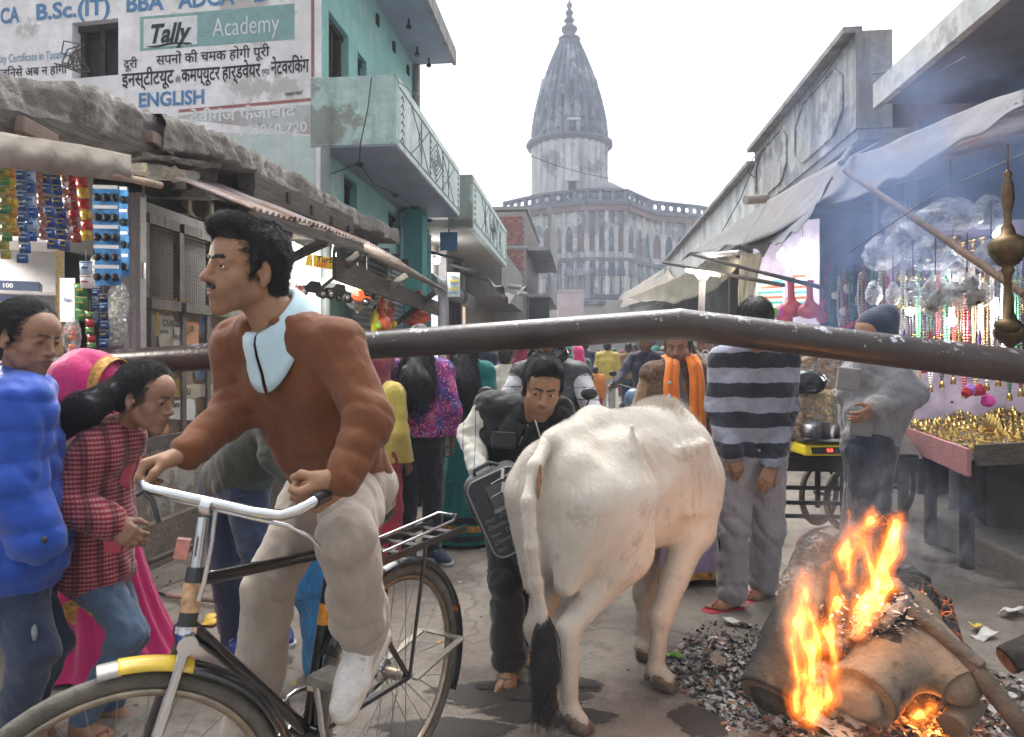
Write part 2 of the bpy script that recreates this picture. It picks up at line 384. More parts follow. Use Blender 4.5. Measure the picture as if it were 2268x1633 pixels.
def hand_prims(curl=.5,thumb=.5,spread=.12):
 q=[];X=(.031,.0105,-.010,-.029)
 for i,x in enumerate(X):
  q.append(cone((x*.62,.008,0),(x,.086-(.006,0,.003,.011)[i],0),.0155,.0118,.016))
  p=np.array((x,.088-(.006,0,.003,.011)[i],0));a=0;L=(.066,.075,.07,.054)[i];c=curl[i]if hasattr(curl,'__len__')else curl
  for s,(fr,r)in enumerate(((.44,.0098),(.31,.0088),(.25,.0078))):
   a+=c*(1.15,1.5,.9)[s];d=np.array((x*spread*8*.2,math.cos(a),-math.sin(a)));n=p+d*L*fr
   q.append(cone(p,n,r,r-.0011,.0045));p=n
 q.append(cone((.02,.012,-.006),(.036,.04,-.012),.016,.0135,.015));p=np.array((.036,.042,-.013));d1=nrm((.75-.5*thumb,.72,-.15-.55*thumb));n=p+d1*.033
 q.append(cone(p,n,.0115,.0105,.008));d2=nrm((.45-.95*thumb,.8,-.2-.55*thumb));q.append(cone(n,n+d2*.028,.0105,.0085,.005));return q
def hand(wr,fd,td,left,curl=.5,thumb=.5,s=1.0,spread=.12):
 y=nrm(fd);x=nrm(np.array(td,float)-y*np.dot(td,y));z=np.cross(x,y)*(1 if left else-1)
 return xf(hand_prims(curl,thumb,spread),np.stack((x,y,z),1),wr,s)
def foot_prims(an,dr,s=1.0,toes=True):
 """bare foot: ankle position, heading; sole at z = an.z - .085"""
 f=nrm((dr[0],dr[1],0));r=np.cross(f,(0,0,1));a=np.array(an,float);B=lambda x,y,z:a+s*(r*x+f*y+np.array((0,0,z)))
 q=[cone(B(0,-.01,.02),B(0,-.02,-.055),.036*s,.033*s,.03),cone(B(0,0,-.03),B(.0,.09,-.062),.036*s,.026*s,.03)]
 for i,x in enumerate((.032,.014,-.002,-.017,-.03)):
  q.append(cone(B(x*.5,.04,-.06),B(x,.115-.008*i,-.068),.02*s,.014*s,.02))
  if toes:q.append(cone(B(x,.12-.009*i,-.07),B(x*1.08,.15-.013*i,-.073),(.0125,.0095,.009,.0085,.008)[i]*s,(.0115,.008,.0075,.007,.007)[i]*s,.004))
 return q
def shoe_prims(an,dr,s=1.0):
 f=nrm((dr[0],dr[1],dr[2]if len(dr)>2 else 0));r=nrm(np.cross(f,(0,0,1)));u=np.cross(r,f);a=np.array(an,float);B=lambda x,y,z:a+s*(r*x+f*y+u*z)
 return[cone(B(0,-.02,.03),B(0,-.03,-.045),.045*s,.04*s,.03),cone(B(0,0,-.01),B(0,.11,-.05),.046*s,.036*s,.04),cone(B(.0,.1,-.052),B(.005,.165,-.06),.04*s,.03*s,.03)]
def torso_prims(J,g=0.0,w=1.0,bust=0.0):
 c,p,n=J['chest'],J['pelvis'],J['neck'];lat=nrm(J['shR']-J['shL']);hl=nrm(J['hipR']-J['hipL']);m=(c+p)/2;q=[]
 up=nrm(n-p);fw=np.cross(up,lat)
 for s in(-1,1):
  q+=[cone(c+lat*.085*s*w,m+(lat+hl)*.03*s*w,.107*w+g,.1*w+g,.06),cone(m+(lat+hl)*.03*s*w,p+hl*.075*s*w,.1*w+g,.105*w+g,.06)]
  if bust:q.append(ell(c+lat*.075*s+fw*.085-up*.06,.062*bust+g,None,.05))
 q+=[cone(J['shL'],J['shR'],.05+g,.05+g,.05),cone(c+up*.05,n-up*.03,.08+g,.05+g,.05)]
 for s in 'LR':q.append(cone(n-up*.015,J['sh'+s]*.8+n*.2-up*.005,.045+g,.046+g,.05))
 return q
def arm_prims(J,s,g=0.0,cut=1.0,w=1.0):
 a,e,h=J['sh'+s],J['el'+s],J['wr'+s]
 return[cone(a,e,.051*w+g,.041*w+g,.03),cone(e,e+(h-e)*cut,.043*w+g,.043*w+(.029-.043*w)*cut+g,.025)]
def leg_prims(J,s,g=0.0,cut=1.0,flare=0.0,w=1.0):
 a,e,h=J['hip'+s],J['knee'+s],J['an'+s]
 return[cone(a,e,.088*w+g,.06*w+g,.04),cone(e,e+(h-e)*cut,.06*w+g,.06*w+(.04-.06*w)*cut+g+flare,.03)]
def stand(base,fwd,h=1.68,arms=((.03,.02),(.03,.02)),lean=0.0,step=.06,bend=.0):
 """standing skeleton: feet at base, facing fwd. arms: per side (L, R) (forward swing, outward) or explicit dict"""
 f=nrm((fwd[0],fwd[1],0));r=np.cross(f,(0,0,1));s=h/1.7;b=np.array(base,float);B=lambda x,y,z:b+s*(r*x+f*(y+lean*max(0,z-.9))+np.array((0,0,z)))
 J=dict(pelvis=B(0,0,.93),chest=B(0,.0,1.25),neck=B(0,.015,1.45),head=B(0,.035,1.575),face=f,up=np.array((0,0,1.0)),s=s)
 for n,x,k in(('L',-1,0),('R',1,1)):
  st=step*(1 if k else-1);af,ao=arms[k]
  J['sh'+n]=B(x*.175,0,1.385);J['el'+n]=B(x*(.215+ao),-.02+af*.6,1.1);J['wr'+n]=B(x*(.215+ao*.5),.03+af*2,.86+abs(af)*.25)
  J['hip'+n]=B(x*.085,0,.9);J['knee'+n]=B(x*.09,.02+st*.5,.49);J['an'+n]=B(x*.09,-.02+st,.085);J['toe'+n]=f
 return J
def skull_dir(Rm,c):
 w=c+Rm@np.array((0,-.075,.11))
 def fn(p,n):
  d=p-w;d=d-n*(d*n).sum(1,keepdims=True);return d/(np.linalg.norm(d,axis=1,keepdims=True)+1e-6)+n*.14
 return fn
def mkhead(J,res=.005,fem=0,fat=0,nose=1,s=1.0,lid=.25):
 Rm=frame(J['face'],J['up']);c=J['head']-Rm@np.array((0,.0,.0));J['Rm']=Rm;J['hs']=s
 q=xf(head_prims(fem,fat,nose,lid),Rm,c,s);nb=J['neck']
 q+=[cone(c+Rm@np.array((0,-.025,-.045))*s,nb,(.049-.007*fem)*s,(.053-.008*fem)*s,.03),cone(nb,nb*.6+J['chest']*.4,.055,.07,.04)]
 return soft(q,res)
def paint(o,J):
 """lips and beard shadow as masks on the skin"""
 m=o.data;n=len(m.vertices);co=np.empty(n*3,np.float32);m.vertices.foreach_get('co',co);co=co.reshape(-1,3)+np.array(o.location if not o.parent else(0,0,0))
 p=(co-J['head'])@J['Rm']/J['hs'];x,y,z=p.T
 lip=np.clip(1.4-np.sqrt((x/.022)**2+((z+.0595)/.0115)**2),0,1)*(y>.085)
 stub=np.clip(1-np.abs(z+.075)/.05,0,1)*np.clip((y-.0)/.04,0,1)*(1-lip);stub=np.maximum(stub,np.clip(1-(x/.03)**2-((z+.045)/.012)**2,0,1)*(y>.08))
 for nm,v in(('lip',lip),('stubble',stub)):m.attributes.new(nm,'FLOAT','POINT').data.foreach_set('value',v.astype(np.float32))
def face_parts(root,J,gaze=(0,1,0),brow=1.0,moust=0.0,closed=0.0,hairmat=None,beard=0,seed=1,fine=True):
 Rm,c,s=J['Rm'],J['head'],J['hs'];T=lambda p:c+Rm@(np.array(p,float)*s);g=nrm(gaze);hm=hairmat or Mhair()
 if fine:
  for sx in(-1,1):
   e=MB();o=np.array((sx*.0315,.0785,.008));rr=.0132
   zz=Vector(g).to_track_quat('Z','Y').to_matrix();n,m=14,11;vs=[]
   for i in range(m+1):
    ph=math.pi*i/m
    for k in range(n):th=2*math.pi*k/n;vs.append(Vector(T(o+np.array(zz@Vector((math.sin(ph)*math.cos(th),math.sin(ph)*math.sin(th),math.cos(ph))))*rr)))
   for i in range(m):e.cur=0 if i<2 else 1;e.add(vs,[],True)if i==0 else None;e.f+=[(i*n+k,i*n+(k+1)%n,(i+1)*n+(k+1)%n,(i+1)*n+k)for k in range(n)];e.sm+=[True]*n;e.mi+=[e.cur]*n
   e.build('eye',[M('iris',(.015,.008,.005),.1,0),M('eye_white',(.62,.58,.54),.2,.05)],root)
 if brow:
  for sx in(-1,1):
   pts=[(.009,.1015,.0285),(.022,.1005,.032),(.037,.0925,.0325),(.051,.077,.0255)];q=[]
   for a,b in zip(pts,pts[1:]):q.append(cone(T((sx*a[0],a[1]-.002,a[2])),T((sx*b[0],b[1]-.002,b[2])),.004*brow*s,.0036*brow*s*(1 if b is not pts[-1]else .5),.003))
   softobj('eyebrow',soft(q,.0022*s if fine else .004,lambda p:.0008*wob(p,400)),hm,root)
 if moust:
  q=[]
  for sx in(-1,1):q+=[cone(T((sx*.002,.103,-.0455)),T((sx*.017,.0975,-.0485)),.0048*moust*s,.0052*moust*s,.004),cone(T((sx*.017,.0975,-.0485)),T((sx*.029,.09,-.0545)),.005*moust*s,.0026*moust*s,.004)]
  softobj('moustache',soft(q,.002*s if fine else .004,lambda p:.0009*wob(p,420)),hm,root)
 if beard:
  q=[cone(T((sx*.05,.03,-.05)),T((sx*.02,.075,-.105)),.02*s,.024*s,.02)for sx in(-1,1)]+[cone(T((0,.085,-.1)),T((0,.08,-.1-.05*beard)),.024*s,.016*s,.02)]+[cone(T((sx*.003,.104,-.044)),T((sx*.03,.088,-.07)),.007*s,.007*s,.01)for sx in(-1,1)]
  softobj('beard',soft(q,.004,lambda p:.002*wob(p,200)),hm,root)
def hair_slick(root,J,n=5000,res=.005):
 Rm,c,s=J['Rm'],J['head'],J['hs'];mat=Mhair();q=[ell((0,-.016,.05),(.081,.103,.088)),ell((0,-.06,-.0),(.068,.05,.06),k=.03),ell((0,.1,-.012),(.062,.052,.082),k=.014,op='-'),ell((0,.075,-.06),(.1,.07,.07),k=.01,op='-')]
 for sx in(-1,1):q+=[ell((sx*.09,.0,-.014),(.03,.026,.034),k=.008,op='-')]
 vf=soft(xf(q,Rm,c,s),res,lambda p:.0012*wob(p,90));o=softobj('hair',vf,mat,root);t=c+Rm@np.array((0,-.16,.03))
 def fn(p,n):d=t-p;d=d-n*(d*n).sum(1,keepdims=True);return d/(np.linalg.norm(d,axis=1,keepdims=True)+1e-6)+n*.03
 strands('hair_strands',vf,mat,n,.045*s,fn,.0006,o,jit=.07,mask=lambda p:(((p-c)@Rm)[:,1]<.06).astype(float));return o
def hair_short(root,J,vol=.012,n=8000,mat=None,fine=True,res=.005,hairline=0.0,length=.03,front=.0,seed=3,name='hair',jit=.16):
 Rm,c,s=J['Rm'],J['head'],J['hs'];mat=mat or Mhair();T=lambda p:c+Rm@(np.array(p,float)*s)
 q=[ell((0,-.014,.05+vol*.3),(.08+vol*.3,.102+vol*.45,.086+vol)),ell((0,-.05,-.02),(.066,.056,.065),k=.02),ell((0,.04+front,.108+vol*.6),(.055,.048+front*.5,.03+vol),k=.03)]
 for sx in(-1,1):q.append(cone((sx*.074,.018,.03),(sx*.073,.022,-.012),.011,.007,.012))
 q+=[ell((0,.098,.0+hairline),(.066,.054,.082),k=.012,op='-'),ell((0,.075,-.06),(.1,.07,.07),k=.01,op='-')]
 for sx in(-1,1):q+=[ell((sx*.09,.0,-.012),(.03,.026,.036),k=.006,op='-')]
 vf=soft(xf(q,Rm,c,s),res*s,lambda p:.0035*wob(p,55)+.002*wob(p,140));o=softobj(name,vf,mat,root)
 if n:
  mk=lambda p:((((p-c)@Rm)[:,2]>-.075*s)*((((p-c)@Rm)[:,1]<.052*s)|(((p-c)@Rm)[:,2]>.088*s))).astype(float)
  strands(name+'_strands',vf,mat,n,length*s,skull_dir(Rm,c),.0007*s if fine else .0012,o,mk,seed=seed,jit=jit)
 return o
def skinobj(label,group,J,vfs,mat,cat='person'):
 v,f=join(*vfs);o=link('person',newmesh('person',v,f,mat,True));tag(o,label,cat,group);paint(o,J);return o
 # ------------------------------------------------------------------ ground
def LY(u,off=0.0):return(2.9-off)/(.103+(U0-u)/FPX)
def RY(u,off=0.0):return(3.0+off)/((u-U0)/FPX-.103)
def L(u,v,off=0.0):return P(u,v,LY(u,off))
def RR(u,v,off=0.0):return P(u,v,RY(u,off))
def LX(Y,off=0.0,z=0.0):return Vector((-2.9+off+.103*Y,Y,z))
def RX(Y,off=0.0,z=0.0):return Vector((3.0+off+.103*Y,Y,z))
def on_plane(u,v,p,n):
 o=Vector((0,0,EYE));d=Vector(((u-U0)/FPX,1,-(v-V0)/FPX));return o+d*((Vector(p)-o).dot(n)/d.dot(n))
def Mroad():
 m,t,b,N,Lk=nt('road_dust');b.inputs['Specular IOR Level'].default_value=.35
 c=ramp(t,noise(t,.9,9,.68),[(.3,(.12,.098,.08)),(.5,(.215,.185,.155)),(.74,(.31,.275,.235))])
 c=mix(t,ramp(t,noise(t,3.1,7,.7),[(.5,0),(.64,.7)]),c,(.085,.068,.054))
 sp=ramp(t,noise(t,48,3,.7),[(.56,0),(.66,1)]);c=mix(t,math_(t,'MULTIPLY',sp,.3),c,(.06,.05,.042))
 sp=ramp(t,noise(t,75,2,.6),[(.66,0),(.7,1)]);c=mix(t,math_(t,'MULTIPLY',sp,.5),c,(.36,.34,.31))
 v=N('ShaderNodeTexVoronoi');v.feature='DISTANCE_TO_EDGE';v.inputs['Scale'].default_value=.8;tc=N('ShaderNodeTexCoord');mx=N('ShaderNodeMix');mx.data_type='RGBA';mx.inputs[0].default_value=.4
 nz=N('ShaderNodeTexNoise');nz.inputs['Scale'].default_value=3;nz.inputs['Detail'].default_value=8;Lk(tc.outputs['Object'],nz.inputs['Vector']);Lk(tc.outputs['Object'],mx.inputs[6]);Lk(nz.outputs[1],mx.inputs[7]);Lk(mx.outputs[2],v.inputs['Vector'])
 cr=ramp(t,v.outputs['Distance'],[(.0,1),(.012,0)]);c=mix(t,math_(t,'MULTIPLY',cr,.4),c,(.045,.038,.032))
 Lk(c,b.inputs['Base Color']);Lk(ramp(t,noise(t,1.4,6),[(.35,.62),(.65,.9)]),b.inputs['Roughness'])
 h=math_(t,'SUBTRACT',math_(t,'MULTIPLY_ADD',noise(t,60,6,.7),.35,noise(t,5,6,.6)),math_(t,'MULTIPLY',cr,.2));bump(t,b,h,.018);return m
mb=MB();mb.grid(lambda i,j:(-400+800*i,-400+800*j,-.02),2,2);struct('ground',mb,M('far_earth',(.16,.14,.12),.95,.2,.5))
def gz(x,y):return .012*math.sin(1.3*x+.7*y)*math.sin(.9*y-.4*x)+.004*math.sin(5*x+3*y)
mb=MB();mb.grid(lambda i,j:(lambda x,y:(x,y,gz(x,y)))(-5+12*i+(.5+34*j*j)*.103,.5+34*j*j),90,140);struct('road',mb,Mroad())
def Mwet(name,col,rough,spec,lo):
 m,t,b,N,Lk=nt(name);b.inputs['Base Color'].default_value=rgb(col);b.inputs['Roughness'].default_value=rough;b.inputs['Specular IOR Level'].default_value=spec;tc=N('ShaderNodeTexCoord');ln=N('ShaderNodeVectorMath');ln.operation='LENGTH';Lk(tc.outputs['Object'],ln.inputs[0])
 Lk(ramp(t,math_(t,'SUBTRACT',math_(t,'MULTIPLY_ADD',noise(t,2.6,8,.68),1.3,.12),ln.outputs['Value']),[(lo,0),(lo+.07,.9)]),b.inputs['Alpha']);bump(t,b,noise(t,60,4),.003);return m
WET=Mwet('wet_road',(.055,.048,.043),.5,.25,.12);WATER=Mwet('puddle_water',(.012,.012,.012),.03,.6,.2)
def blob(name,c,rx,ry,mat,z=.004,rot=0):
 vs=[];n=40
 for r in range(1,13):vs+=[(r/12*math.cos(6.2832*k/n),r/12*math.sin(6.2832*k/n))for k in range(n)]
 cr,sr=math.cos(rot),math.sin(rot);co=[(x,y,gz(c[0]+x*rx*cr-y*ry*sr,c[1]+x*rx*sr+y*ry*cr)+z)for x,y in vs];co.append((0,0,gz(c[0],c[1])+z));L_=len(co)-1
 f=[(q*n+k,q*n+(k+1)%n,(q+1)*n+(k+1)%n,(q+1)*n+k)for q in range(11)for k in range(n)]+[(k,(k+1)%n,L_)for k in range(n)];o=link(name,newmesh(name,co,f,mat));o.location=(c[0],c[1],0);o.scale=(rx,ry,1);o.rotation_euler.z=rot;return tag(o,None,None,None,'structure')
for u,v,rx,ry in((1125,1545,.5,.2),(1210,1590,.4,.13),(1290,1520,.13,.11),(1545,1600,.16,.2),(1560,1530,.1,.1),(980,1620,.4,.12)):blob('wet_patch',G(u,v),rx,ry,WET)
for u,v,rx,ry in((1085,1530,.12,.06),(1160,1555,.15,.05),(1300,1522,.08,.05)):blob('puddle',G(u,v),rx,ry,WATER,.008)
# ------------------------------------------------------------------ common stuffs
CONC=Mplaster('concrete_grey',(.36,.36,.36),(.07,.07,.07),.75,1.3,.8,bmp=.015)
TEAL=Mplaster('teal_paint',(.30,.56,.52),(.16,.2,.18),.4,1.0,.2,(.42,.60,.57),.2)
TEALW=Mplaster('pale_teal_paint',(.5,.68,.65),(.1,.12,.11),.8,.9,.5,(.30,.33,.29),.55)
WHITEP=Mplaster('white_limewash',(.86,.855,.88),(.3,.28,.27),.4,.9,.2,(.52,.5,.49),.15)
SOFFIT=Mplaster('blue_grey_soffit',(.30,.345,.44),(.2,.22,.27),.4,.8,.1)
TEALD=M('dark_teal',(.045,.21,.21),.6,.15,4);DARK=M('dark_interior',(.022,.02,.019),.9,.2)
def Mwood(name,col,rough=.8,gr=(1,1,14)):
 if name in MC:return MC[name]
 m,t,b,N,Lk=nt(name);b.inputs['Roughness'].default_value=rough;b.inputs['Specular IOR Level'].default_value=.25
 n1=noise(t,2.2,9,.72,scale3=gr);Lk(ramp(t,n1,[(.28,tuple(x*.4 for x in col)),(.5,col),(.75,tuple(min(1,x*1.5)for x in col))]),b.inputs['Base Color']);bump(t,b,n1,.02);MC[name]=m;return m
OLDWOOD=Mwood('weathered_timber',(.115,.098,.082),.85,(6,1.2,14));DKWOOD=Mwood('dark_timber',(.05,.04,.034),.8,(8,1.5,8));BAMBOO=Mwood('bamboo',(.33,.21,.12),.55,(5,5,2))
PAINTW=Mplaster('pink_white_woodpaint',(.52,.47,.475),(.16,.13,.12),.6,3,.5,rough=.6)
TIN=Mplaster('rusty_tin',(.36,.30,.29),(.12,.06,.04),.55,2.5,.4,(.25,.15,.11),.4,.55)
BLKMETAL=M('black_metal',(.02,.02,.022),.4,.3,20);STEEL=M('steel',(.6,.6,.62),.22,.1,12,metal=1)
SHUT=M('shutter_grey',(.25,.26,.27),.5,.2,3,metal=.3)
def shutter(parent,a,b,z0,z1,mat=SHUT,step=.075):
 a,b=Vector(a),Vector(b);d=b-a;nn=Vector((d.y,-d.x,0)).normalized();n=max(2,int((z1-z0)/step));out=None
 for i in range(n):
  z=z0+(z1-z0)*i/n;h=(z1-z0)/n;mb=MB();vs=[]
  for q in(a,b):
   for t_ in range(5):vs.append(q+nn*(.022*math.sin(math.pi*t_/4))+Vector((0,0,z+h*t_/4)))
  mb.add(vs,[(k,k+5,k+6,k+1)for k in range(4)],True)
  if out is None or True:out=mb.build('slat',mat,parent)
  # ------------------------------------------------------------------ academy building (left)
C0=Vector((-2.12,7.6,0));EW=Vector((math.cos(R(11)),-math.sin(R(11)),0));NW=Vector((-math.sin(R(11)),-math.cos(R(11)),0))
def AW(u,v,e=0.0):return on_plane(u,v,C0+NW*e,NW)
acad=thing('academy_building','teal and white corner building with hand painted academy advertisement on its end wall','building',C0)
def wall_with_holes(mb,o,ex,ez,w,h,holes,th,nrm_):
 """vertical wall panel from o along ex (w) and up (h), with rectangular openings (x0, x1, z0, z1), thickness th behind the face"""
 xs=sorted({0,w,*[q for hh in holes for q in hh[:2]]});zs=sorted({0,h,*[q for hh in holes for q in hh[2:]]})
 for x0,x1 in zip(xs,xs[1:]):
  for z0,z1 in zip(zs,zs[1:]):
   cx,cz=(x0+x1)/2,(z0+z1)/2
   if any(a<cx<b and c<cz<d for a,b,c,d in holes):continue
   A=lambda x,z:o+ex*x+ez*z
   mb.quad(A(x0,z0),A(x1,z0),A(x1,z1),A(x0,z1))
 for a,b,c,d in holes:
  A=lambda x,z,k:o+ex*x+ez*z-nrm_*k
  for p,q in(((a,c),(b,c)),((b,c),(b,d)),((b,d),(a,d)),((a,d),(a,c))):mb.quad(A(*p,0),A(*q,0),A(*q,th),A(*p,th))
 return mb
UZ=Vector((0,0,1))
wo=C0-EW*7;w1,w2=AW(160,175),AW(262,40)
hole=((w1-wo).dot(EW),(w2-wo).dot(EW),w1.z,w2.z)
mb=wall_with_holes(MB(),wo,EW,UZ,7,7.6,[hole],.3,NW);e_wall=mb.build('end_wall',WHITEP,acad)
mb=MB();mb.quad(*[wo+EW*x+UZ*z-NW*.22 for x,z in((hole[0],hole[2]),(hole[1],hole[2]),(hole[1],hole[3]),(hole[0],hole[3]))]);wn=mb.build('window',M('window_gap',(.035,.03,.027),.8,.4,3),acad)
mb=MB()
for x in(hole[0]+.035,(hole[0]+hole[1])/2,hole[1]-.035):mb.bar(wo+EW*x+UZ*hole[2]-NW*.14,wo+EW*x+UZ*hole[3]-NW*.14,.05,.05)
mb.bar(wo+EW*hole[0]+UZ*(hole[3]-.04)-NW*.12,wo+EW*hole[1]+UZ*(hole[3]-.04)-NW*.12,.06,.07);mb.build('window_frame',DKWOOD,wn)
# painted panels and lettering (flat paint, a millimetre proud)
def panel(name,pts,mat,e=.003,parent=None):
 mb=MB();mb.quad(*[AW(u,v,e)for u,v in pts]);return mb.build(name,mat,parent or acad)
PT_TEAL=Mplaster('sign_teal',(.25,.43,.42),(.3,.36,.35),.35,3,.2);PT_BLUE=Mplaster('sign_blue',(.09,.24,.47),(.4,.44,.5),.5,4,.3);PT_BLK=Mplaster('sign_black',(.035,.04,.045),(.2,.2,.2),.35,4,.2)
PT_RED=Mplaster('sign_red',(.38,.15,.15),(.5,.4,.4),.4,4,.2);PT_FADE=Mplaster('faded_mauve',(.47,.42,.43),(.35,.36,.35),.5,2,.4,(.5,.55,.54),.6);PT_WHITE=Mplaster('sign_white',(.78,.8,.82),(.5,.55,.55),.4,5,.2);PT_LB=Mplaster('sign_light_blue',(.2,.36,.52),(.5,.54,.58),.6,6,.4)
panel('sign_panel',[(310,113),(652,87),(652,8),(310,38)],PT_TEAL);panel('sign_panel',[(318,107),(437,98),(437,34),(318,43)],PT_WHITE,.006)
panel('red_line',[(395,250),(690,224),(690,217),(395,243)],PT_RED);panel('faded_panel',[(395,262),(700,300),(700,231),(395,256)],PT_FADE,.002);panel('faded_teal_paint',[(400,420),(700,420),(700,302),(400,290)],Mplaster('faded_teal',(.52,.64,.62),(.5,.45,.42),.6,1.2,.8,(.62,.62,.6),.5),.0015);panel('red_line',[(689,172),(696,171),(696,-40),(689,-40)],PT_RED)
def wtext(body,u0,v0,u1,v1,h,mat,e=.005,**k):
 """fit a line between two pixels; h = cap height in pixels"""
 a,b=AW(u0,v0,e),AW(u1,v1,e);s=h*a.y/FPX/.72;o=text(body,'lettering',mat,a,b-a,UZ,s,acad,**k)
 m=o.data;co=np.empty(len(m.vertices)*3,np.float32);m.vertices.foreach_get('co',co);co=co.reshape(-1,3);r=np.array((b-a).normalized());d=(co-np.array(a))@r
 f=(b-a).length/max(d.max(),.01);co+=np.outer(d*(f-1),r);m.vertices.foreach_set('co',co.ravel());m.update();return o
wtext('CA',0,52,43,48,34,PT_BLUE,bold=.03);wtext('B.Sc.(IT)',78,44,243,30,35,PT_BLUE,bold=.03);wtext('BBA',278,26,363,20,36,PT_BLUE,bold=.03);wtext('ADCA',396,18,520,8,36,PT_BLUE,bold=.03);wtext('DCA',560,4,680,-6,36,PT_BLUE,bold=.03)
wtext('Tally',328,96,424,88,41,PT_BLK,.009,bold=.035,shear=.28);
mb=MB();mb.tube([AW(326+98*i/8,103-9*i/8+2*math.sin(i),.01)for i in range(9)],[.004,.008,.011,.012,.012,.011,.01,.012,.006],6);mb.build('underline',PT_BLK,acad)
wtext('Academy',470,82,618,70,43,PT_WHITE,.007,bold=-.005)
wtext('दूरी',274,152,304,150,20,PT_BLK,bold=.012);wtext('सपनों की चमक होगी पूरी',346,144,597,124,22,PT_BLK,bold=.014)
wtext('इनस्टीटयूट',270,192,385,183,31,PT_BLK,bold=.02);wtext('ऑफ',388,184,400,183,14,PT_BLK);wtext('कमप्यूटर',402,182,487,176,31,PT_BLK,bold=.02);wtext('हार्डवेयर',492,176,577,169,31,PT_BLK,bold=.02);wtext('एणड',580,167,597,165,14,PT_BLK);wtext('नेटवरिकंग',600,165,684,159,31,PT_BLK,bold=.02)
wtext('ENGLISH',306,237,452,229,31,PT_BLUE,bold=.03);wtext('ity Certificate in Taxation',0,140,154,128,19,PT_LB);wtext('जिनसे अब न होगी',0,172,148,162,19,PT_BLK,bold=.012)
wtext('देवीगंज फैजाबाद',420,272,655,258,24,PT_WHITE,bold=.02);wtext('983960 720',528,302,680,291,22,PT_WHITE,bold=.015);wtext('स्कवायर पबलि',630,214,672,209,8,PT_BLK)
# side wall along the street, upper windows, slab, balcony
D0=SV;YE=11.7
def AS(u,v,e=0.0):return on_plane(u,v,C0+SP*e,SP)
side_o=C0;sl=(YE-7.6)/SV.y
def srect(u0,u1,vt,vb):
 a,b=AS(u0,vb),AS(u1,vb);t_=AS(u0,vt);return((a-C0).dot(SV),(b-C0).dot(SV),a.z,t_.z)
holes=[srect(728,772,22,170),srect(792,812,112,165)]
lowh=[srect(762,791,385,450),srect(860,884,466,500),srect(892,909,470,505)]
mb=wall_with_holes(MB(),side_o+UZ*3.75,SV,UZ,sl,4.2,[(a,b,c-3.75,d-3.75)for a,b,c,d in holes],.25,SP);mb.build('side_wall',TEAL,acad)
mb=wall_with_holes(MB(),side_o,SV,UZ,sl,3.75,[(a,b,max(c,.1),d)for a,b,c,d in lowh],.25,SP);mb.build('lower_wall',TEAL,acad)
BRN=M('brown_door',(.075,.052,.045),.6,.3,5)
for a,b,c,d in holes+lowh:
 q=lambda x,z,k:C0+SV*x+UZ*z-SP*k
 mb=MB();mb.quad(q(a,c,.18),q(b,c,.18),q(b,d,.18),q(a,d,.18));w=mb.build('window',BRN,acad)
 mb=MB()
 for x in(a+.04,b-.04,(a+b)/2):mb.bar(q(x,c,.12),q(x,d,.12),.06,.06)
 mb.bar(q(a,d-.03,.1),q(b,d-.03,.1),.07,.07);mb.build('window_frame',DKWOOD,w)
zs=6.4;mb=MB();far=C0+SV*(sl+.02)
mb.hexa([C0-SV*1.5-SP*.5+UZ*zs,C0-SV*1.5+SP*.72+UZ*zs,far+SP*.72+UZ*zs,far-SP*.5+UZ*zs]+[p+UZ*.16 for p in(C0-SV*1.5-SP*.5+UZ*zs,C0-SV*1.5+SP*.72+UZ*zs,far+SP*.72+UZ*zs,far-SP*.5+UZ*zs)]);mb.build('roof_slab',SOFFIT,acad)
mb=MB();p0=C0-SV*1.5+SP*.722+UZ*(zs-.03);p1=far+SP*.722+UZ*(zs-.03);mb.bar(p0+UZ*.12,p1+UZ*.12,.06,.26);mb.build('slab_edge',CONC,acad)
for u,v in((905,40),(924,103),(950,128)):
 c=on_plane(u,v,(0,0,zs),UZ);mb=MB();mb.lathe(c-UZ*.16,[(.03,0),(.05,.03),(.02,.06),(.015,.15)],8);mb.build('lamp_holder',BLKMETAL,acad)
for i in range(4):
 c=C0+SV*(1.2+i*.85)+UZ*6.15+SP*.01;mb=MB();mb.box(c,(.02,.06,.07));mb.build('vent_hole',DARK,acad)
zb,zt=3.72,4.5;b0=C0+SV*.0;bw=.84;bl=(11.45-7.6)/SV.y
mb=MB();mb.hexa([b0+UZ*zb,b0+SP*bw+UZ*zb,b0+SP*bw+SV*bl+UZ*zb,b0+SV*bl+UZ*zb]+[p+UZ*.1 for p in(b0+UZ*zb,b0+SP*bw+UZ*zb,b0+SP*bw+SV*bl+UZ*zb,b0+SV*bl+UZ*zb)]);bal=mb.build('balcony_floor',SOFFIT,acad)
mb=MB();a=b0-SV*.012-SP*.12;mb.hexa([a+UZ*(zb+.02),a+SP*(bw+.132)+UZ*(zb+.02),a+SP*(bw+.132)+SV*.11+UZ*(zb+.02),a+SV*.11+UZ*(zb+.02),a+UZ*zt,a+SP*(bw+.132)+UZ*zt,a+SP*(bw+.132)+SV*.11+UZ*zt,a+SV*.11+UZ*zt]);mb.build('balcony_end',TEALW,bal)
f0=b0+SP*(bw-.1)+SV*.1;FW=Mplaster('pale_balcony_front',(.68,.78,.77),(.1,.12,.11),.6,1.1,.5)
mb=MB();mb.hexa([f0+UZ*(zb+.015),f0+SP*.115+UZ*(zb+.015),f0+SP*.115+SV*(bl-.1)+UZ*(zb+.015),f0+SV*(bl-.1)+UZ*(zb+.015),f0+UZ*(zt+.01),f0+SP*.115+UZ*(zt+.01),f0+SP*.115+SV*(bl-.1)+UZ*(zt+.01),f0+SV*(bl-.1)+UZ*(zt+.01)]);mb.build('balcony_front',FW,bal)
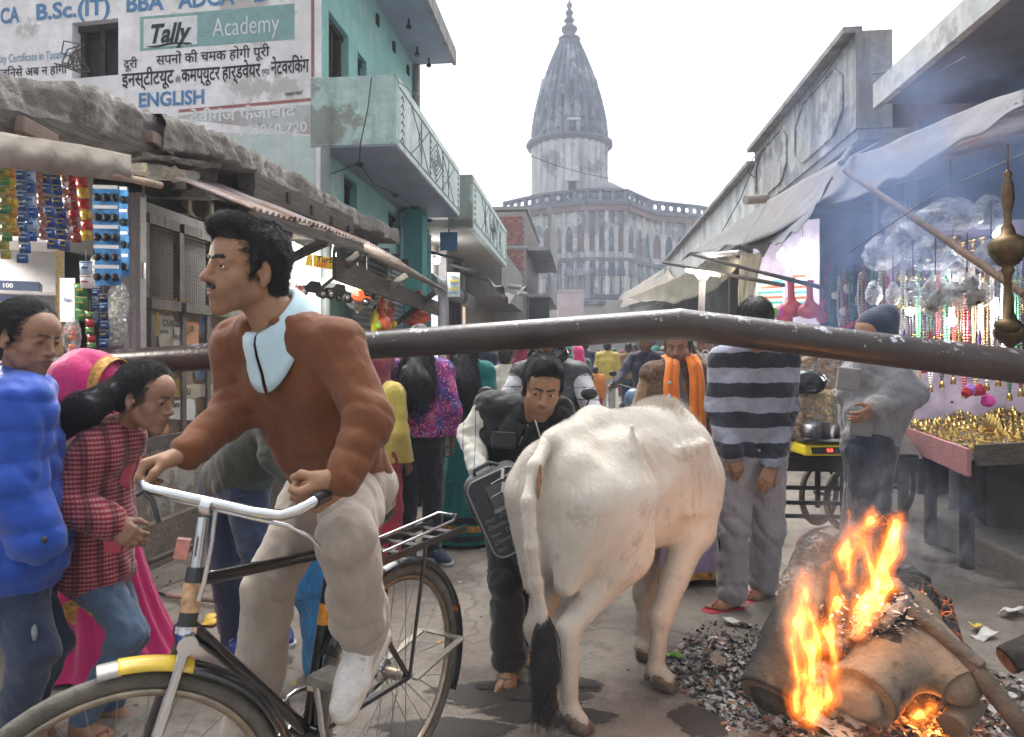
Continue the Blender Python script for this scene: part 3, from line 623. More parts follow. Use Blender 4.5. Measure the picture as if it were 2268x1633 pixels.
def relief(parent,o,segs,mat,w=.013):
 mb=MB()
 for(x0,z0),(x1,z1)in segs:mb.bar(o+SV*x0+UZ*z0,o+SV*x1+UZ*z1,.008,w,up=SP.cross(SV))
 return mb.build('relief_lines',mat,parent)
def motif(L_,h):
 s=[((.02,h*.12),(L_-.02,h*.12)),((.02,h*.88),(L_-.02,h*.88))]
 for x in(.08,L_-.2):
  for k in range(6):z=h*(.15+.12*k);s+=[((x,z),(x+.06,z+.05)),((x+.06,z+.05),(x+.12,z))]
 for c in(L_*.28,L_*.75):s+=[((c-.5,h*.85),(c,h*.5)),((c,h*.5),(c+.42,h*.85)),((c-.5,h*.15),(c,h*.5)),((c,h*.5),(c+.42,h*.15)),((c,h*.15),(c,h*.85)),((c-.15,h*.5),(c,h*.7)),((c-.15,h*.5),(c,h*.3))]
 c=L_*.52
 for k in(1,.7,.42,.18):s+=[((c-.42*k,h*.5),(c,h*(.5+.34*k))),((c,h*(.5+.34*k)),(c+.42*k,h*.5)),((c+.42*k,h*.5),(c,h*(.5-.34*k))),((c,h*(.5-.34*k)),(c-.42*k,h*.5))]
 for c in(L_*.41,L_*.63):
  s.append(((c,h*.12),(c,h*.88)))
  for k in range(6):s.append(((c,h*(.2+.11*k)),(c+.1,h*(.2+.11*k))))
 return s
relief(bal,f0+SP*.118+UZ*zb,motif(bl-.1,zt-zb),M('dark_groove',(.1,.12,.12),.8,.3))
mb=MB();mb.tube([C0+SP*.07-SV*.06+UZ*0,C0+SP*.07-SV*.06+UZ*3.7],.055,10);mb.build('drain_pipe',M('pipe_grey',(.2,.22,.23),.5,.2),acad)
mb=MB();mb.tube([far+SP*.05+UZ*3.8,far+SP*.05+UZ*6.4],.07,8);mb.build('drain_pipe',M('pipe_grey',(.2,.22,.23),.5,.2),acad)
for i,(u,v)in enumerate(((797,362),(877,430),(920,458),(952,486))):
 c=on_plane(u,v,(0,0,zb),UZ);mb=MB();mb.lathe(c-UZ*.05,[(.012,0),(.05,.02),(.05,.05)],8);mb.build('ceiling_hook',BLKMETAL,bal)
 # pillar and shutter under the balcony
mb=MB();a=LX(10.6,.12);mb.hexa([a,a+SP*.3,a+SP*.3+SV*.35,a+SV*.35]+[p+UZ*3.7 for p in(a,a+SP*.3,a+SP*.3+SV*.35,a+SV*.35)]);mb.build('pillar',TEALD,acad)
shutter(thing('rolling_shutter','closed grey rolling shutter between toy stall and teal pillar','shutter',LX(9.3,.1)),LX(8.2,.13),LX(10.5,.13),0,2.75)
# ------------------------------------------------------------------ second building (left, further)
S0=LX(11.72);shopb=thing('shop_building','beige two storey shop building with patterned white balcony beyond the teal house','building',S0)
CREAM=Mplaster('cream_plaster',(.44,.41,.37),(.2,.17,.14),.5,1.2,.3);ln=5.2
mb=MB();mb.hexa([S0-SP*4,S0,S0+SV*ln,S0+SV*ln-SP*4]+[p+UZ*4.6 for p in(S0-SP*4,S0,S0+SV*ln,S0+SV*ln-SP*4)]);mb.build('wall',CREAM,shopb)
mb=MB();mb.hexa([S0+UZ*3.62,S0+SP*1.02+UZ*3.62,S0+SP*1.02+SV*ln+UZ*3.62,S0+SV*ln+UZ*3.62]+[p+UZ*.12 for p in(S0+UZ*3.62,S0+SP*1.02+UZ*3.62,S0+SP*1.02+SV*ln+UZ*3.62,S0+SV*ln+UZ*3.62)]);bal2=mb.build('balcony_floor',CREAM,shopb)
for nm,q0,q1,th,mt in(('balcony_end',S0+SP*.6,S0+SP*1.02,SV*.1,TEALW),('balcony_front',S0+SP*.93+SV*.1,S0+SP*.93+SV*ln,SP*.1,FW)):
 mb=MB();mb.hexa([q0+UZ*3.6,q1+UZ*3.6,q1+th+UZ*3.6,q0+th+UZ*3.6,q0+UZ*4.5,q1+UZ*4.5,q1+th+UZ*4.5,q0+th+UZ*4.5]);mb.build(nm,mt,bal2)
relief(bal2,S0+SP*1.035+SV*.1+UZ*3.62,motif(ln-.2,.86),MC['dark_groove'])
for i in range(3):
 o=S0+SV*(.35+i*1.6);mb=MB();mb.hexa([o+SP*.02,o+SP*.18,o+SP*.18+SV*.25,o+SP*.02+SV*.25]+[p+UZ*3.58 for p in(o+SP*.02,o+SP*.18,o+SP*.18+SV*.25,o+SP*.02+SV*.25)]);mb.build('pier',(TEALD,PAINTW,BRN)[i],shopb)
 mb=MB();mb.tube([o+SV*.3+SP*.12+UZ*2.75,o+SV*1.5+SP*.12+UZ*2.75],.17,12);mb.build('shutter_roll',SHUT,shopb)
 mb=MB();q=lambda x,z:o+SV*x+UZ*z+SP*.03;mb.quad(q(.3,0),q(1.5,0),q(1.5,2.6),q(.3,2.6));mb.build('painted_opening',(Mglow('interior_glow_cold',(.75,.85,1),.55),DARK,Mglow('interior_glow_warm',(1,.8,.6),.3))[i],shopb)  # flat sheets: lit interiors painted as glow, the unlit one as dark
 mb=MB();mb.bar(o+SV*.3+SP*.1+UZ*3.3,o+SV*.3+SP*.75+UZ*3.12,.05,.05);mb.build('bracket',BLKMETAL,shopb)
SIGNBLUE=M('sign_blue_board',(.03,.12,.25),.5,.1)
t_=thing('hanging_sign','dark blue square signboard hanging under the beige balcony','sign',LX(11.9,.5,3.0));mb=MB();mb.hexa([LX(11.9,.42,3.25),LX(11.9,.72,3.25),LX(11.93,.72,3.25),LX(11.93,.42,3.25),LX(11.9,.42,3.57),LX(11.9,.72,3.57),LX(11.93,.72,3.57),LX(11.93,.42,3.57)]);mb.build('board',SIGNBLUE,t_)
mb=MB();mb.bar(LX(11.92,.57,3.57),LX(11.92,.57,3.63),.02,.02);mb.build('hanger',BLKMETAL,t_)
t_=thing('poster_board','tall white and yellow printed board on pier under the beige balcony','sign',LX(13.2,.3,1.6));mb=MB();a,b=LX(13.15,.3),LX(13.15,.54)
mb.hexa([a+UZ*2.55,b+UZ*2.55,b+SV*.03+UZ*2.55,a+SV*.03+UZ*2.55,a+UZ*3.02,b+UZ*3.02,b+SV*.03+UZ*3.02,a+SV*.03+UZ*3.02]);mb.build('board',M('poster_white',(.7,.7,.66),.6,.1),t_)
for k in range(5):mb=MB();mb.box(a+SP*.12+UZ*(2.62+k*.08)-SV*.012,(.08-.015*(k%3),.004,.012+.01*(k%2)));mb.build('print',M('print_yellow' if k%2 else 'print_blue',(.7,.55,.08)if k%2 else(.1,.3,.5),.6,.1),t_)
# ------------------------------------------------------------------ low building with drain spouts, brick building
S1=LX(17);lowb=thing('low_concrete_building','stained concrete low building between beige shops and brick house','building',S1)
mb=MB();q=[S1-SP*3,S1+SP*.9,S1+SP*.9+SV*6,S1-SP*3+SV*6];mb.hexa([p+UZ*2.9 for p in q]+[p+UZ*4.1 for p in q]);mb.build('parapet',CONC,lowb)
mb=MB();q=[S1-SP*3,S1-SP*.1,S1-SP*.1+SV*6,S1-SP*3+SV*6];mb.hexa(q+[p+UZ*2.895 for p in q]);mb.build('wall',CREAM,lowb)
for k in(1.5,3.5):mb=MB();mb.tube([S1+SP*.9+SV*k+UZ*3.3,S1+SP*1.25+SV*k+UZ*3.25],.06,8);mb.build('spout',CREAM,lowb)
BRICKC=[M('brick_red',(.27,.10,.085),.85,.25,8,.01),M('brick_dark',(.19,.085,.075),.85,.25,8,.01),M('brick_pale',(.33,.16,.13),.85,.25,8,.01)];MORTAR=M('mortar',(.3,.27,.25),.9,.2)
B0=P(1165,690,23.5);B0.z=0;bx=SP;by=SV;brickb=thing('brick_building','unplastered red brick house with concrete balconies at the end of the left row','building',B0)
mb=MB();q=[B0-bx*4.5,B0,B0+by*7,B0-bx*4.5+by*7];mb.hexa(q+[p+UZ*6.4 for p in q]);bw_=mb.build('wall',MORTAR,brickb)
me=None;rg=random.Random(4);nb=0;rest=MB()
for r in range(26):
 for c in range(14):
  x=-1.62+c*.125*1+(.06 if r%2 else 0);z=3.55+r*.105
  if x>-.07 or 5.05<z<5.2:continue
  if me is None:m_=MB();m_.box((0,0,0),(.057,.02,.044));pro=m_.build('brick',BRICKC,None);me=pro.data;pro.location=B0+bx*x-by*.012+UZ*z;pro.rotation_euler.z=-R(5.9);meshes=[me]+[me.copy(),me.copy()];[mm.polygons.foreach_set('material_index',np.full(6,i))for i,mm in enumerate(meshes)];ob=pro
  else:ob=bpy.data.objects.new('brick',meshes[rg.choice((0,0,1,2))]);COL.objects.link(ob);ob.location=B0+bx*x-by*(.012+rg.uniform(0,.008))+UZ*z;ob.rotation_euler.z=-R(5.9)
  ob.parent=bw_
for z,h in((5.12,.1),(6.45,.12)):mb=MB();q=[B0-bx*4.6-by*.06,B0+bx*.06-by*.06,B0+bx*.06+by*7,B0-bx*4.6+by*7];mb.hexa([p+UZ*z for p in q]+[p+UZ*(z+h)for p in q]);mb.build('concrete_band',CONC,brickb)
for z in(3.45,5.05):
 mb=MB();q=[B0+bx*.08,B0+bx*.85,B0+bx*.85+by*6.5,B0+bx*.08+by*6.5];mb.hexa([p+UZ*z for p in q]+[p+UZ*(z+.12)for p in q]);s_=mb.build('balcony_floor',CONC,brickb)
 mb=MB();q=[B0+bx*.75,B0+bx*.85,B0+bx*.85+by*6.5,B0+bx*.75+by*6.5];mb.hexa([p+UZ*(z+.125)for p in q]+[p+UZ*(z+(.85 if z<4 else 1.5))for p in q]);mb.build('balcony_parapet',CONC,s_)
mb=MB();mb.box(B0+bx*.45+by*.1+UZ*1.7,(.35,.04,1.7));mb.build('door',DARK,brickb)
# ------------------------------------------------------------------ temple at the end of the street
TY=60.0;TS=TY/FPX;tc0=P(1261,790,TY+3.2);tc0.z=0
temple=thing('temple_tower','tall grey ribbed temple spire rising from a tiered stone base at the street end','temple',tc0)
STONE=Mplaster('temple_stone',(.38,.4,.46),(.06,.07,.11),.95,.35,1.0,(.17,.185,.23),.6,bmp=.05);STONEP=Mplaster('temple_cream',(.74,.73,.71),(.13,.145,.19),.7,.3,1.0,(.33,.33,.35),.4,bmp=.04)
STONED=Mplaster('temple_dark',(.2,.21,.24),(.07,.07,.09),.8,.5,.9,bmp=.05);REDB=M('temple_red',(.22,.15,.15),.9,.3,1)
def tz(v):return EYE-(v-V0)*TS*1.05
tr=lambda px:px*TS*1.05
def ribbed(mb,prof,n,amp,seg=4):
 N_=n*seg;vs=[]
 for r,z,a in prof:
  for k in range(N_):
   t=2*math.pi*k/N_;f=1+a*amp*(abs(math.sin(n*t/2))-.6);vs.append((tc0.x+r*f*math.cos(t),tc0.y+r*f*math.sin(t),z))
 m=len(prof);return mb.add(vs,[(i*N_+k,i*N_+(k+1)%N_,(i+1)*N_+(k+1)%N_,(i+1)*N_+k)for i in range(m-1)for k in range(N_)])
mb=MB();ribbed(mb,[(tr(82),tz(470),1),(tr(82),tz(345),1),(tr(84),tz(340),.5),(tr(84),tz(326),.5)],28,.09);mb.build('shaft',STONEP,temple)
mb=MB();mb.lathe(tc0,[(tr(83),tz(332)),(tr(96),tz(327)),(tr(97),tz(319)),(tr(84),tz(316)),(tr(80),tz(312))],16);mb.build('cornice',STONED,temple)
pr=[(80,316),(81,300),(79,275),(74,245),(67,215),(58,185),(48,155),(38,128),(29,106),(22,90)]
prof=[];
for(a,v),(b,w)in zip(pr,pr[1:]):
 for k in range(4):
  t=k/4;r=a+(b-a)*t;y=v+(w-v)*t;prof.append((tr(r)*(1+.018*(k%2)),tz(y),1))
prof.append((tr(22),tz(90),.6));mb=MB();ribbed(mb,prof,24,.13);mb.build('spire',STONE,temple)
mb=MB();mb.lathe(tc0,[(tr(21),tz(90)),(tr(25),tz(88)),(tr(25),tz(84)),(tr(15),tz(80)),(tr(13),tz(72)),(tr(18),tz(66)),(tr(18),tz(60)),(tr(10),tz(54)),(tr(8),tz(50)),(tr(13),tz(44)),(tr(8),tz(38)),(tr(6),tz(34)),(tr(10),tz(27)),(tr(6),tz(21)),(tr(4),tz(17)),(tr(8),tz(10)),(tr(4),tz(4)),(tr(2),tz(0)),(tr(4),tz(-8)),(tr(1),tz(-20)),(.01,tz(-45))],14);mb.build('finial',STONED,temple)
tm=MB();tm.lathe((0,0,0),[(tr(5),0),(tr(5.4),tr(5)),(tr(4.4),tr(13)),(tr(2.6),tr(20)),(tr(1.6),tr(22)),(tr(2),tr(24)),(.02,tr(30))],8);tproto=None
for row,(v,rp,n,s)in enumerate(((312,80,16,1.0),(288,79,16,.9),(262,74,16,.85),(236,68,12,.95),(205,60,8,1.2))):
 for k in range(n):
  th=2*math.pi*(k+.5*(row%2))/n
  if math.sin(th)>.35:continue
  o=tm.build('turret',STONE,temple)if tproto is None else tproto.copy()
  if tproto is None:tproto=o
  else:COL.objects.link(o)
  o.location=Vector((tr(rp)*math.cos(th),tr(rp)*math.sin(th),tz(v)));o.scale=(s,s,s)
for u,v0,v1,w in((1267,404,440,8),(1270,270,300,7)):
 mb=MB();c=P(u,(v0+v1)/2,TY-.15+(0 if v0>300 else .2));mb.box(c,(w*TS,.3,(v1-v0)*TS/2));o=mb.build('window_opening',M('temple_dark_gap',(.05,.055,.075),.9,.2),temple)
 mb=MB();mb.box(c+V(0,-.25,(v1-v0)*TS/2+.12),(w*TS+.3,.25,.1));mb.build('lintel',STONEP,o)
 # tiered base: facets of a polygon, each bay with pilasters and arched niches
BP=[(1120,60.5),(1200,57.5),(1300,55.8),(1385,56),(1440,60),(1545,62),(1640,66)]
base_pts=[V((u-U0)/FPX*y,y,0)for u,y in BP]
def facet(a,b,nb):
 d=(b-a);Ln=d.length;d.normalize();nn=V(d.y,-d.x,0);q=lambda x,z,e=0:a+d*x+UZ*z+nn*e
 mb=MB();mb.hexa([q(0,0),q(Ln,0),q(Ln,0,-1),q(0,0,-1),q(0,13.3),q(Ln,13.3),q(Ln,13.3,-1),q(0,13.3,-1)]);w=mb.build('base_wall',STONEP,temple)
 for z0,z1,e,mt in((13.3,13.75,.45,REDB),(13.75,14.05,.6,STONED),(14.05,14.2,.3,STONE),(14.9,15.1,.3,STONED),(9.2,9.5,.25,STONED),(6.1,6.45,.4,STONE),(3.6,3.8,.2,STONE)):
  mb=MB();mb.hexa([q(-.1,z0,e),q(Ln+.1,z0,e),q(Ln+.1,z0,-.4),q(-.1,z0,-.4),q(-.1,z1,e),q(Ln+.1,z1,e),q(Ln+.1,z1,-.4),q(-.1,z1,-.4)]);mb.build('ledge',mt,w)
 k=int(Ln/.85);mb=MB()
 for i in range(k+1):mb.box(q(Ln*i/k,14.55,.12),(.17,.14,.36))
 for i in range(k):c=q(Ln*(i+.5)/k,14.55,.12);mb.tube([c+d*(.3*math.cos(t))+UZ*(.3*math.sin(t))for t in[j*math.pi/5 for j in range(10)]],.09,4,closed=True)
 mb.build('pierced_parapet',STONE,w)
 for i in range(nb+1):
  mb=MB();x=Ln*i/nb
  for z0,z1 in((9.5,13.3),(6.45,9.2)):mb.box(q(x,(z0+z1)/2,.1),(.15,.16,(z1-z0)/2))
  mb.build('pilaster',STONEP,w)
 for i in range(nb):
  x=Ln*(i+.5)/nb;hw=Ln/nb*.33
  for z0,h,hw_,mt in((10,2.0,hw,REDB if(i+nb)%3==1 else STONE),(6.6,1.5,hw*.55,STONE),(3.9,1.6,hw*.6,STONED)):
   arc=[q(x-hw_,z0,.03),q(x+hw_,z0,.03)]+[q(x+hw_*math.cos(t),z0+h*.65+h*.4*math.sin(t),.03)for t in[j*math.pi/6 for j in range(7)]]
   mb=MB();mb.add(arc,[tuple(range(len(arc)))]);ni=mb.build('niche',mt,w)
   mb=MB();mb.tube([q(x+hw_*1.12*math.cos(t),z0+h*.65+h*.47*math.sin(t),.08)for t in[j*math.pi/6 for j in range(7)]],.11,5);mb.tube([q(x-hw_*1.12,z0,.08),q(x-hw_*1.12,z0+h*.65,.08)],.1,5);mb.tube([q(x+hw_*1.12,z0,.08),q(x+hw_*1.12,z0+h*.65,.08)],.1,5);mb.build('niche_frame',STONEP,ni)
  mb=MB()
  for dx in(-.5,0,.5):c=q(x+dx*hw*1.6,8.0,.12);mb.lathe(c,[(.22,0),(.24,.3),(.16,.75),(.04,1.1)],6)
  mb.build('relief_spire',STONE,w)
for(a,b),nb in zip(zip(base_pts,base_pts[1:]),(3,4,4,3,4,4)):facet(a,b,nb)
mb=MB();c=P(1345,452,58.5);mb.lathe(c,[(1.9,0),(1.85,.5),(1.4,1.2),(.6,1.7),(.1,1.9),(.02,2.5)],14);mb.build('small_dome',STONED,temple)
# white house and pale pink wall below the temple
PINKW=Mplaster('pale_pink_wall',(.62,.52,.54),(.4,.35,.36),.3,.5,.2);WH=Mplaster('white_house_wall',(.58,.57,.55),(.3,.28,.27),.4,.5,.3)
wh=thing('white_house','low whitewashed house with arched dark windows below the temple','building',P(1225,790,42));a=P(1190,690,42);a.z=0
mb=MB();mb.box(a+V(1.9,2,2.3),(2.1,2,2.3));mb.build('wall',WH,wh);mb=MB();mb.box(a+V(1.9,1.9,4.7),(2.3,2.2,.1));mb.build('roof',STONE,wh)
for x in(.6,1.9,3.1):mb=MB();mb.box(a+V(x,-.01,3.1),(.28,.05,.45));w=mb.build('window',BRN,wh);mb=MB();mb.tube([a+V(x+.34*math.cos(t),-.05,3.5+.25*math.sin(t))for t in[j*math.pi/6 for j in range(7)]],.05,5);mb.build('arch',STONED,w)
pw=thing('pink_wall','pale pink plastered gable wall below the temple','building',P(1262,790,40));a=P(1236,690,40);a.z=0
mb=MB();mb.box(a+V(.75,.5,2.6),(.75,.5,2.6));mb.build('wall',PINKW,pw);mb=MB();mb.box(a+V(.75,.5,5.25),(.8,.55,.06));mb.build('coping',WH,pw)
yb=thing('cream_house','cream plastered house with small windows right of the pink wall','building',P(1320,790,46));a=P(1290,690,46);a.z=0
mb=MB();mb.box(a+V(2.6,1,2.6),(2.6,1,2.6));mb.build('wall',CREAM,yb);
for x in(.7,1.8):mb=MB();mb.box(a+V(x,-.02,3.6),(.3,.05,.4));mb.build('window',DARK,yb)
# ------------------------------------------------------------------ right side: parapet buildings
PAR=Mplaster('parapet_grey',(.62,.62,.61),(.055,.06,.065),.85,1.0,.95,(.34,.34,.35),.35,bmp=.01);PARW=Mplaster('parapet_whitish',(.68,.69,.69),(.08,.085,.09),.6,.8,.7,(.42,.43,.42),.3)
def parapet(root,y0,y1,z0,z1,off,mat,th=.14,end=1.2):
 mb=MB();a,b=RX(y0,off),RX(y1,off)
 mb.hexa([a+UZ*z0,b+UZ*z0,b+SP*th+UZ*z0,a+SP*th+UZ*z0,a+UZ*z1,b+UZ*z1,b+SP*th+UZ*z1,a+SP*th+UZ*z1]);return mb.build('parapet',mat,root)
ya=RY(1895);pb=thing('parapet_building','grey flat roofed building with stained concrete parapet of framed octagon panels on the right','building',RX(ya))
parapet(pb,ya,11.9,3.9,4.95,0,PAR)
mb=MB();a=RX(ya,0)+SV*-.002;mb.hexa([a+UZ*3.9-SV*.01,a+SP*.38+UZ*3.9-SV*.01,a+SP*.38+SV*.15+UZ*3.9,a+SV*.15+UZ*3.9,a+UZ*4.97-SV*.01,a+SP*.38+UZ*4.97-SV*.01,a+SP*.38+SV*.15+UZ*4.97,a+SV*.15+UZ*4.97]);mb.build('parapet_end',CONC,pb)
mb=MB();mb.hexa([a+SP*.02+UZ*3.78,a+SP*6+UZ*3.78,a+SP*6+SV*20+UZ*3.78,a+SP*.02+SV*20+UZ*3.78,a+SP*.02+UZ*3.895,a+SP*6+UZ*3.895,a+SP*6+SV*20+UZ*3.895,a+SP*.02+SV*20+UZ*3.895]);mb.build('roof_slab',CONC,pb)
mb=MB();mb.bar(RX(ya,-.03)+UZ*4.99,RX(11.9,-.03)+UZ*4.99,.2,.07);mb.build('coping',CONC,pb)
for k in range(2):
 y0=ya+.35+k*2.15;pts=[(0,.35),(.3,.15),(1.4,.15),(1.75,.35),(1.75,.75),(1.4,.95),(.3,.95),(0,.75)]
 mb=MB();mb.tube([RX(y0+x,-.012)+UZ*(3.88+z)for x,z in pts],.015,5,closed=True);mb.build('moulding',PAR,pb)
mb=MB();mb.tube([RX(11.0,-.02,3.95),RX(10.9,-.4,3.9)],.075,10);mb.build('spout',CREAM,pb)
pb2=thing('far_parapet_building','long low shop row with whitish plain parapet beyond the octagon panels','building',RX(12));parapet(pb2,11.95,24,3.75,4.75,.02,PARW);mb=MB();mb.bar(RX(11.95,-.02)+UZ*4.79,RX(24,-.02)+UZ*4.79,.2,.07);mb.build('coping',CONC,pb2)
mb=MB();q=[RX(12,.05),RX(24,.05),RX(24,5),RX(12,5)];mb.hexa([p+UZ*3.6 for p in q]+[p+UZ*3.745 for p in q]);mb.build('roof_slab',CONC,pb2)
pb3=thing('farthest_parapet_building','narrow pale green shop row with parapet at the far right end of the street','building',RX(25));parapet(pb3,24.2,42,3.5,4.55,-.1,Mplaster('pale_green_parapet',(.5,.54,.5),(.1,.11,.1),.5,.8,.6));mb=MB();q=[RX(24.2,0),RX(42,0),RX(42,4),RX(24.2,4)];mb.hexa([p+UZ*3.3 for p in q]+[p+UZ*3.495 for p in q]);mb.build('roof_slab',CONC,pb3)
for r_,y0,y1 in((pb,ya,12),(pb2,12,24.2),(pb3,24.2,42)):
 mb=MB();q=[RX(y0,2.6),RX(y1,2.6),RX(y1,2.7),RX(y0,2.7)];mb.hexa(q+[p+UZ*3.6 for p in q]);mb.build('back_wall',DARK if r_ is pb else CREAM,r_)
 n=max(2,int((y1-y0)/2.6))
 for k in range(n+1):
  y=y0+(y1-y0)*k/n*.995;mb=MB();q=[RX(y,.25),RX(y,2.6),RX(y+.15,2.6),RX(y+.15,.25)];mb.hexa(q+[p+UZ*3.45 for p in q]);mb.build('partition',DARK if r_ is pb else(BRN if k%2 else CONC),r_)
  # near right building: deep slab with white edge, white upper block
nb_=thing('slab_building','near right building with deep overhanging slab and white upper storey','building',RX(4))
zs=3.9;e=-.05;y1=6.75;q=[RX(1.5,e),RX(y1,e),RX(y1,3),RX(1.5,3)]
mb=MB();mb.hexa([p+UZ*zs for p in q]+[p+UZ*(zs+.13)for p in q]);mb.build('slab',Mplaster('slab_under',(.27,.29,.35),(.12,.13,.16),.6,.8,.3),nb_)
mb=MB();mb.bar(RX(1.5,e-.03)+UZ*(zs+.08),RX(y1+.02,e-.03)+UZ*(zs+.08),.07,.24);mb.build('slab_edge',PARW,nb_)
mb=MB();q=[RX(2,.62),RX(5.2,.62),RX(5.2,3),RX(2,3)];mb.hexa([p+UZ*(zs+.14)for p in q]+[p+UZ*7 for p in q]);mb.build('upper_block',M('white_block',(.62,.63,.68),.8,.08,2),nb_)
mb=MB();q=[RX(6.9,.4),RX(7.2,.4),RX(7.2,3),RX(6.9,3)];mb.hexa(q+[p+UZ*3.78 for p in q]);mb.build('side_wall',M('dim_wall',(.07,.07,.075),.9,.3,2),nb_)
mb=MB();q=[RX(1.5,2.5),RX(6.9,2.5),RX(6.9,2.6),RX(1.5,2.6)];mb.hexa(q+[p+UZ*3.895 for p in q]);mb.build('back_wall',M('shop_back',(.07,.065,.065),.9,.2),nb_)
mb=MB();q=[RX(6.95,1),RX(7.7,.4),RX(7.75,3),RX(7.0,3)];mb.hexa([p+UZ*3.8 for p in q]+[p+UZ*4.25 for p in q]);mb.build('rear_wall',M('rear_brick',(.12,.08,.08),.9,.3,6),nb_)
# ------------------------------------------------------------------ canvas awnings, tin sheets and poles on the right
def Mcanvas(name,col,tr_=.25):
 m,t,b,N,Lk=nt(name);b.inputs['Roughness'].default_value=.9;b.inputs['Specular IOR Level'].default_value=.1
 c=ramp(t,noise(t,2.2,8,.7),[(.3,tuple(x*.72 for x in col)),(.7,tuple(x*1.15 for x in col))]);Lk(c,b.inputs['Base Color']);n1=bump(t,b,noise(t,6,5,.6,scale3=(1,1,1)),.02);bump(t,b,noise(t,300,1),.002,.5,n1)
 td=N('ShaderNodeBsdfTranslucent');Lk(c,td.inputs[0]);ms=N('ShaderNodeMixShader');ms.inputs[0].default_value=tr_;o=t.nodes['Material Output'];Lk(b.outputs[0],ms.inputs[1]);Lk(td.outputs[0],ms.inputs[2]);Lk(ms.outputs[0],o.inputs[0]);return m
CANV=Mcanvas('canvas_grey',(.25,.24,.245),.12);CANB=Mcanvas('canvas_beige',(.40,.36,.31));CANY=Mcanvas('canvas_cream',(.5,.46,.38),.4)
def cloth(name,label,rows,mat,cat='awning',nu=40,nv=14,wr=.025,seed=0,th=.004,group=None):
 """sheet through rows of points (each row equally long polyline), sagging and creased"""
 rows=[[Vector(p)for p in r]for r in rows];rg=random.Random(seed);ph=rg.uniform(0,6)
 def ev(r,t):
  n=len(r)-1;x=min(t*n,n-1e-6);i=int(x);return r[i].lerp(r[i+1],x-i)
 def fn(s,t):
  a,b=int(min(t*(len(rows)-1),len(rows)-2)),0;f=t*(len(rows)-1)-a;p=ev(rows[a],s).lerp(ev(rows[a+1],s),f)
  w=math.sin(23*s+3*t+ph)*.5+math.sin(41*s-5*t+2*ph)*.3+math.sin(9*s+7*t)*.6;return p+V(.3,.2,1)*(wr*w*(.3+t))
 mb=MB();mb.grid(fn,nu,nv);o=mb.build(name,mat);so=o.modifiers.new('s','SOLIDIFY');so.thickness=th;return tag(o,label,cat,group)
cloth('canvas_awning','long grey canvas awning sagging under the near slab in the smoke',[[P(2268,195,4.2),P(2100,260,4.9),P(1950,325,5.6),P(1868,352,6.3),P(1700,445,8.2)],[P(2268,240,3.9),P(2110,330,4.4),P(1975,395,5.0),P(1900,440,5.4),P(1640,545,7.4)]],CANV,wr=.03,nu=50)
cloth('canvas_awning','grey canvas sheet stretched over shop front right of the temple',[[P(1868,348,6.6),P(1760,410,8),P(1640,485,10),P(1500,582,14)],[P(1855,440,5.8),P(1740,490,7),P(1620,548,9),P(1530,562,12)]],CANV,wr=.03,seed=3,nu=50)
cloth('canvas_flap','rumpled grey canvas corner hanging down from the awning end',[[P(1868,348,5.9),P(1835,410,6.0),P(1790,470,6.3),P(1640,545,7.6)],[P(1840,400,5.7),P(1800,470,5.8),P(1735,535,6.1),P(1690,562,7.2)]],CANV,wr=.04,seed=5)
cloth('canvas_awning','curved cream canvas awning lit by the post lamp',[[P(1390,660,20),P(1460,630,16),P(1560,585,12),P(1625,560,10)],[P(1430,668,17),P(1500,672,14),P(1590,640,11),P(1640,585,9)]],CANY,wr=.02,seed=8)
cloth('canvas_drape','cream cloth draped beside the bright purple shop',[[P(1640,560,9),P(1690,562,8.6)],[P(1636,640,9),P(1672,640,8.6)],[P(1640,715,9),P(1655,712,8.6)]],CANY,wr=.05,seed=9,nu=14)
def corrug(name,label,a,b,c,d,mat,n=40,amp=.018,group=None):
 a,b,c,d=map(Vector,(a,b,c,d));nn=(b-a).cross(d-a).normalized();mb=MB()
 mb.grid(lambda s,t:a.lerp(b,s).lerp(d.lerp(c,s),t)+nn*amp*math.sin(s*n*2*math.pi),n*8,2);o=mb.build(name,mat);so=o.modifiers.new('s','SOLIDIFY');so.thickness=.003;return tag(o,label,'roof sheet',group)
corrug('tin_sheet','corrugated tin roof edge under the near right slab',RX(3.2,-.42,2.86),RX(6.7,-.42,2.98),RX(6.7,.9,3.3),RX(3.2,.9,3.25),TIN,44)
corrug('tin_sheet','corrugated tin edge below the octagon parapet',RX(7.3,-.4,3.38),RX(12.5,-.25,3.45),RX(12.5,.2,3.7),RX(7.3,.2,3.7),TIN,60)
def pole(name,label,a,b,r,mat,cat='pole',group=None,n=8,bend=0.0):
 a,b=Vector(a),Vector(b);k=9;mb=MB();mb.tube([a.lerp(b,i/(k-1))+UZ*bend*math.sin(math.pi*i/(k-1))for i in range(k)],[r*(1+.06*math.sin(i*2.3))for i in range(k)],n);return tag(mb.build(name,mat),label,cat,group)
pole('bamboo_pole','brown bamboo prop slanting across the brass stall on the right',P(1872,378,5.2),P(2268,652,3.6),.022,Mwood('brown_bamboo',(.2,.12,.075),.6,(5,5,2)))
pole('bamboo_pole','dark bamboo pole running out from the purple shop above the balloons',P(1535,565,9.5),P(1830,640,6.5),.022,DKWOOD);pole('bamboo_pole','lower dark bamboo pole below the canvas beside the post lamp',P(1470,582,12),P(1735,632,7.5),.025,DKWOOD);pole('pipe_pole','white pipe under the canvas edge above the purple shop',P(1560,566,10),P(1640,560,8),.035,PAINTW)
pole('roof_pole','short grey pole end jutting from the torn canvas corner',P(1862,362,5.95),P(1885,330,6.1),.028,CONC)
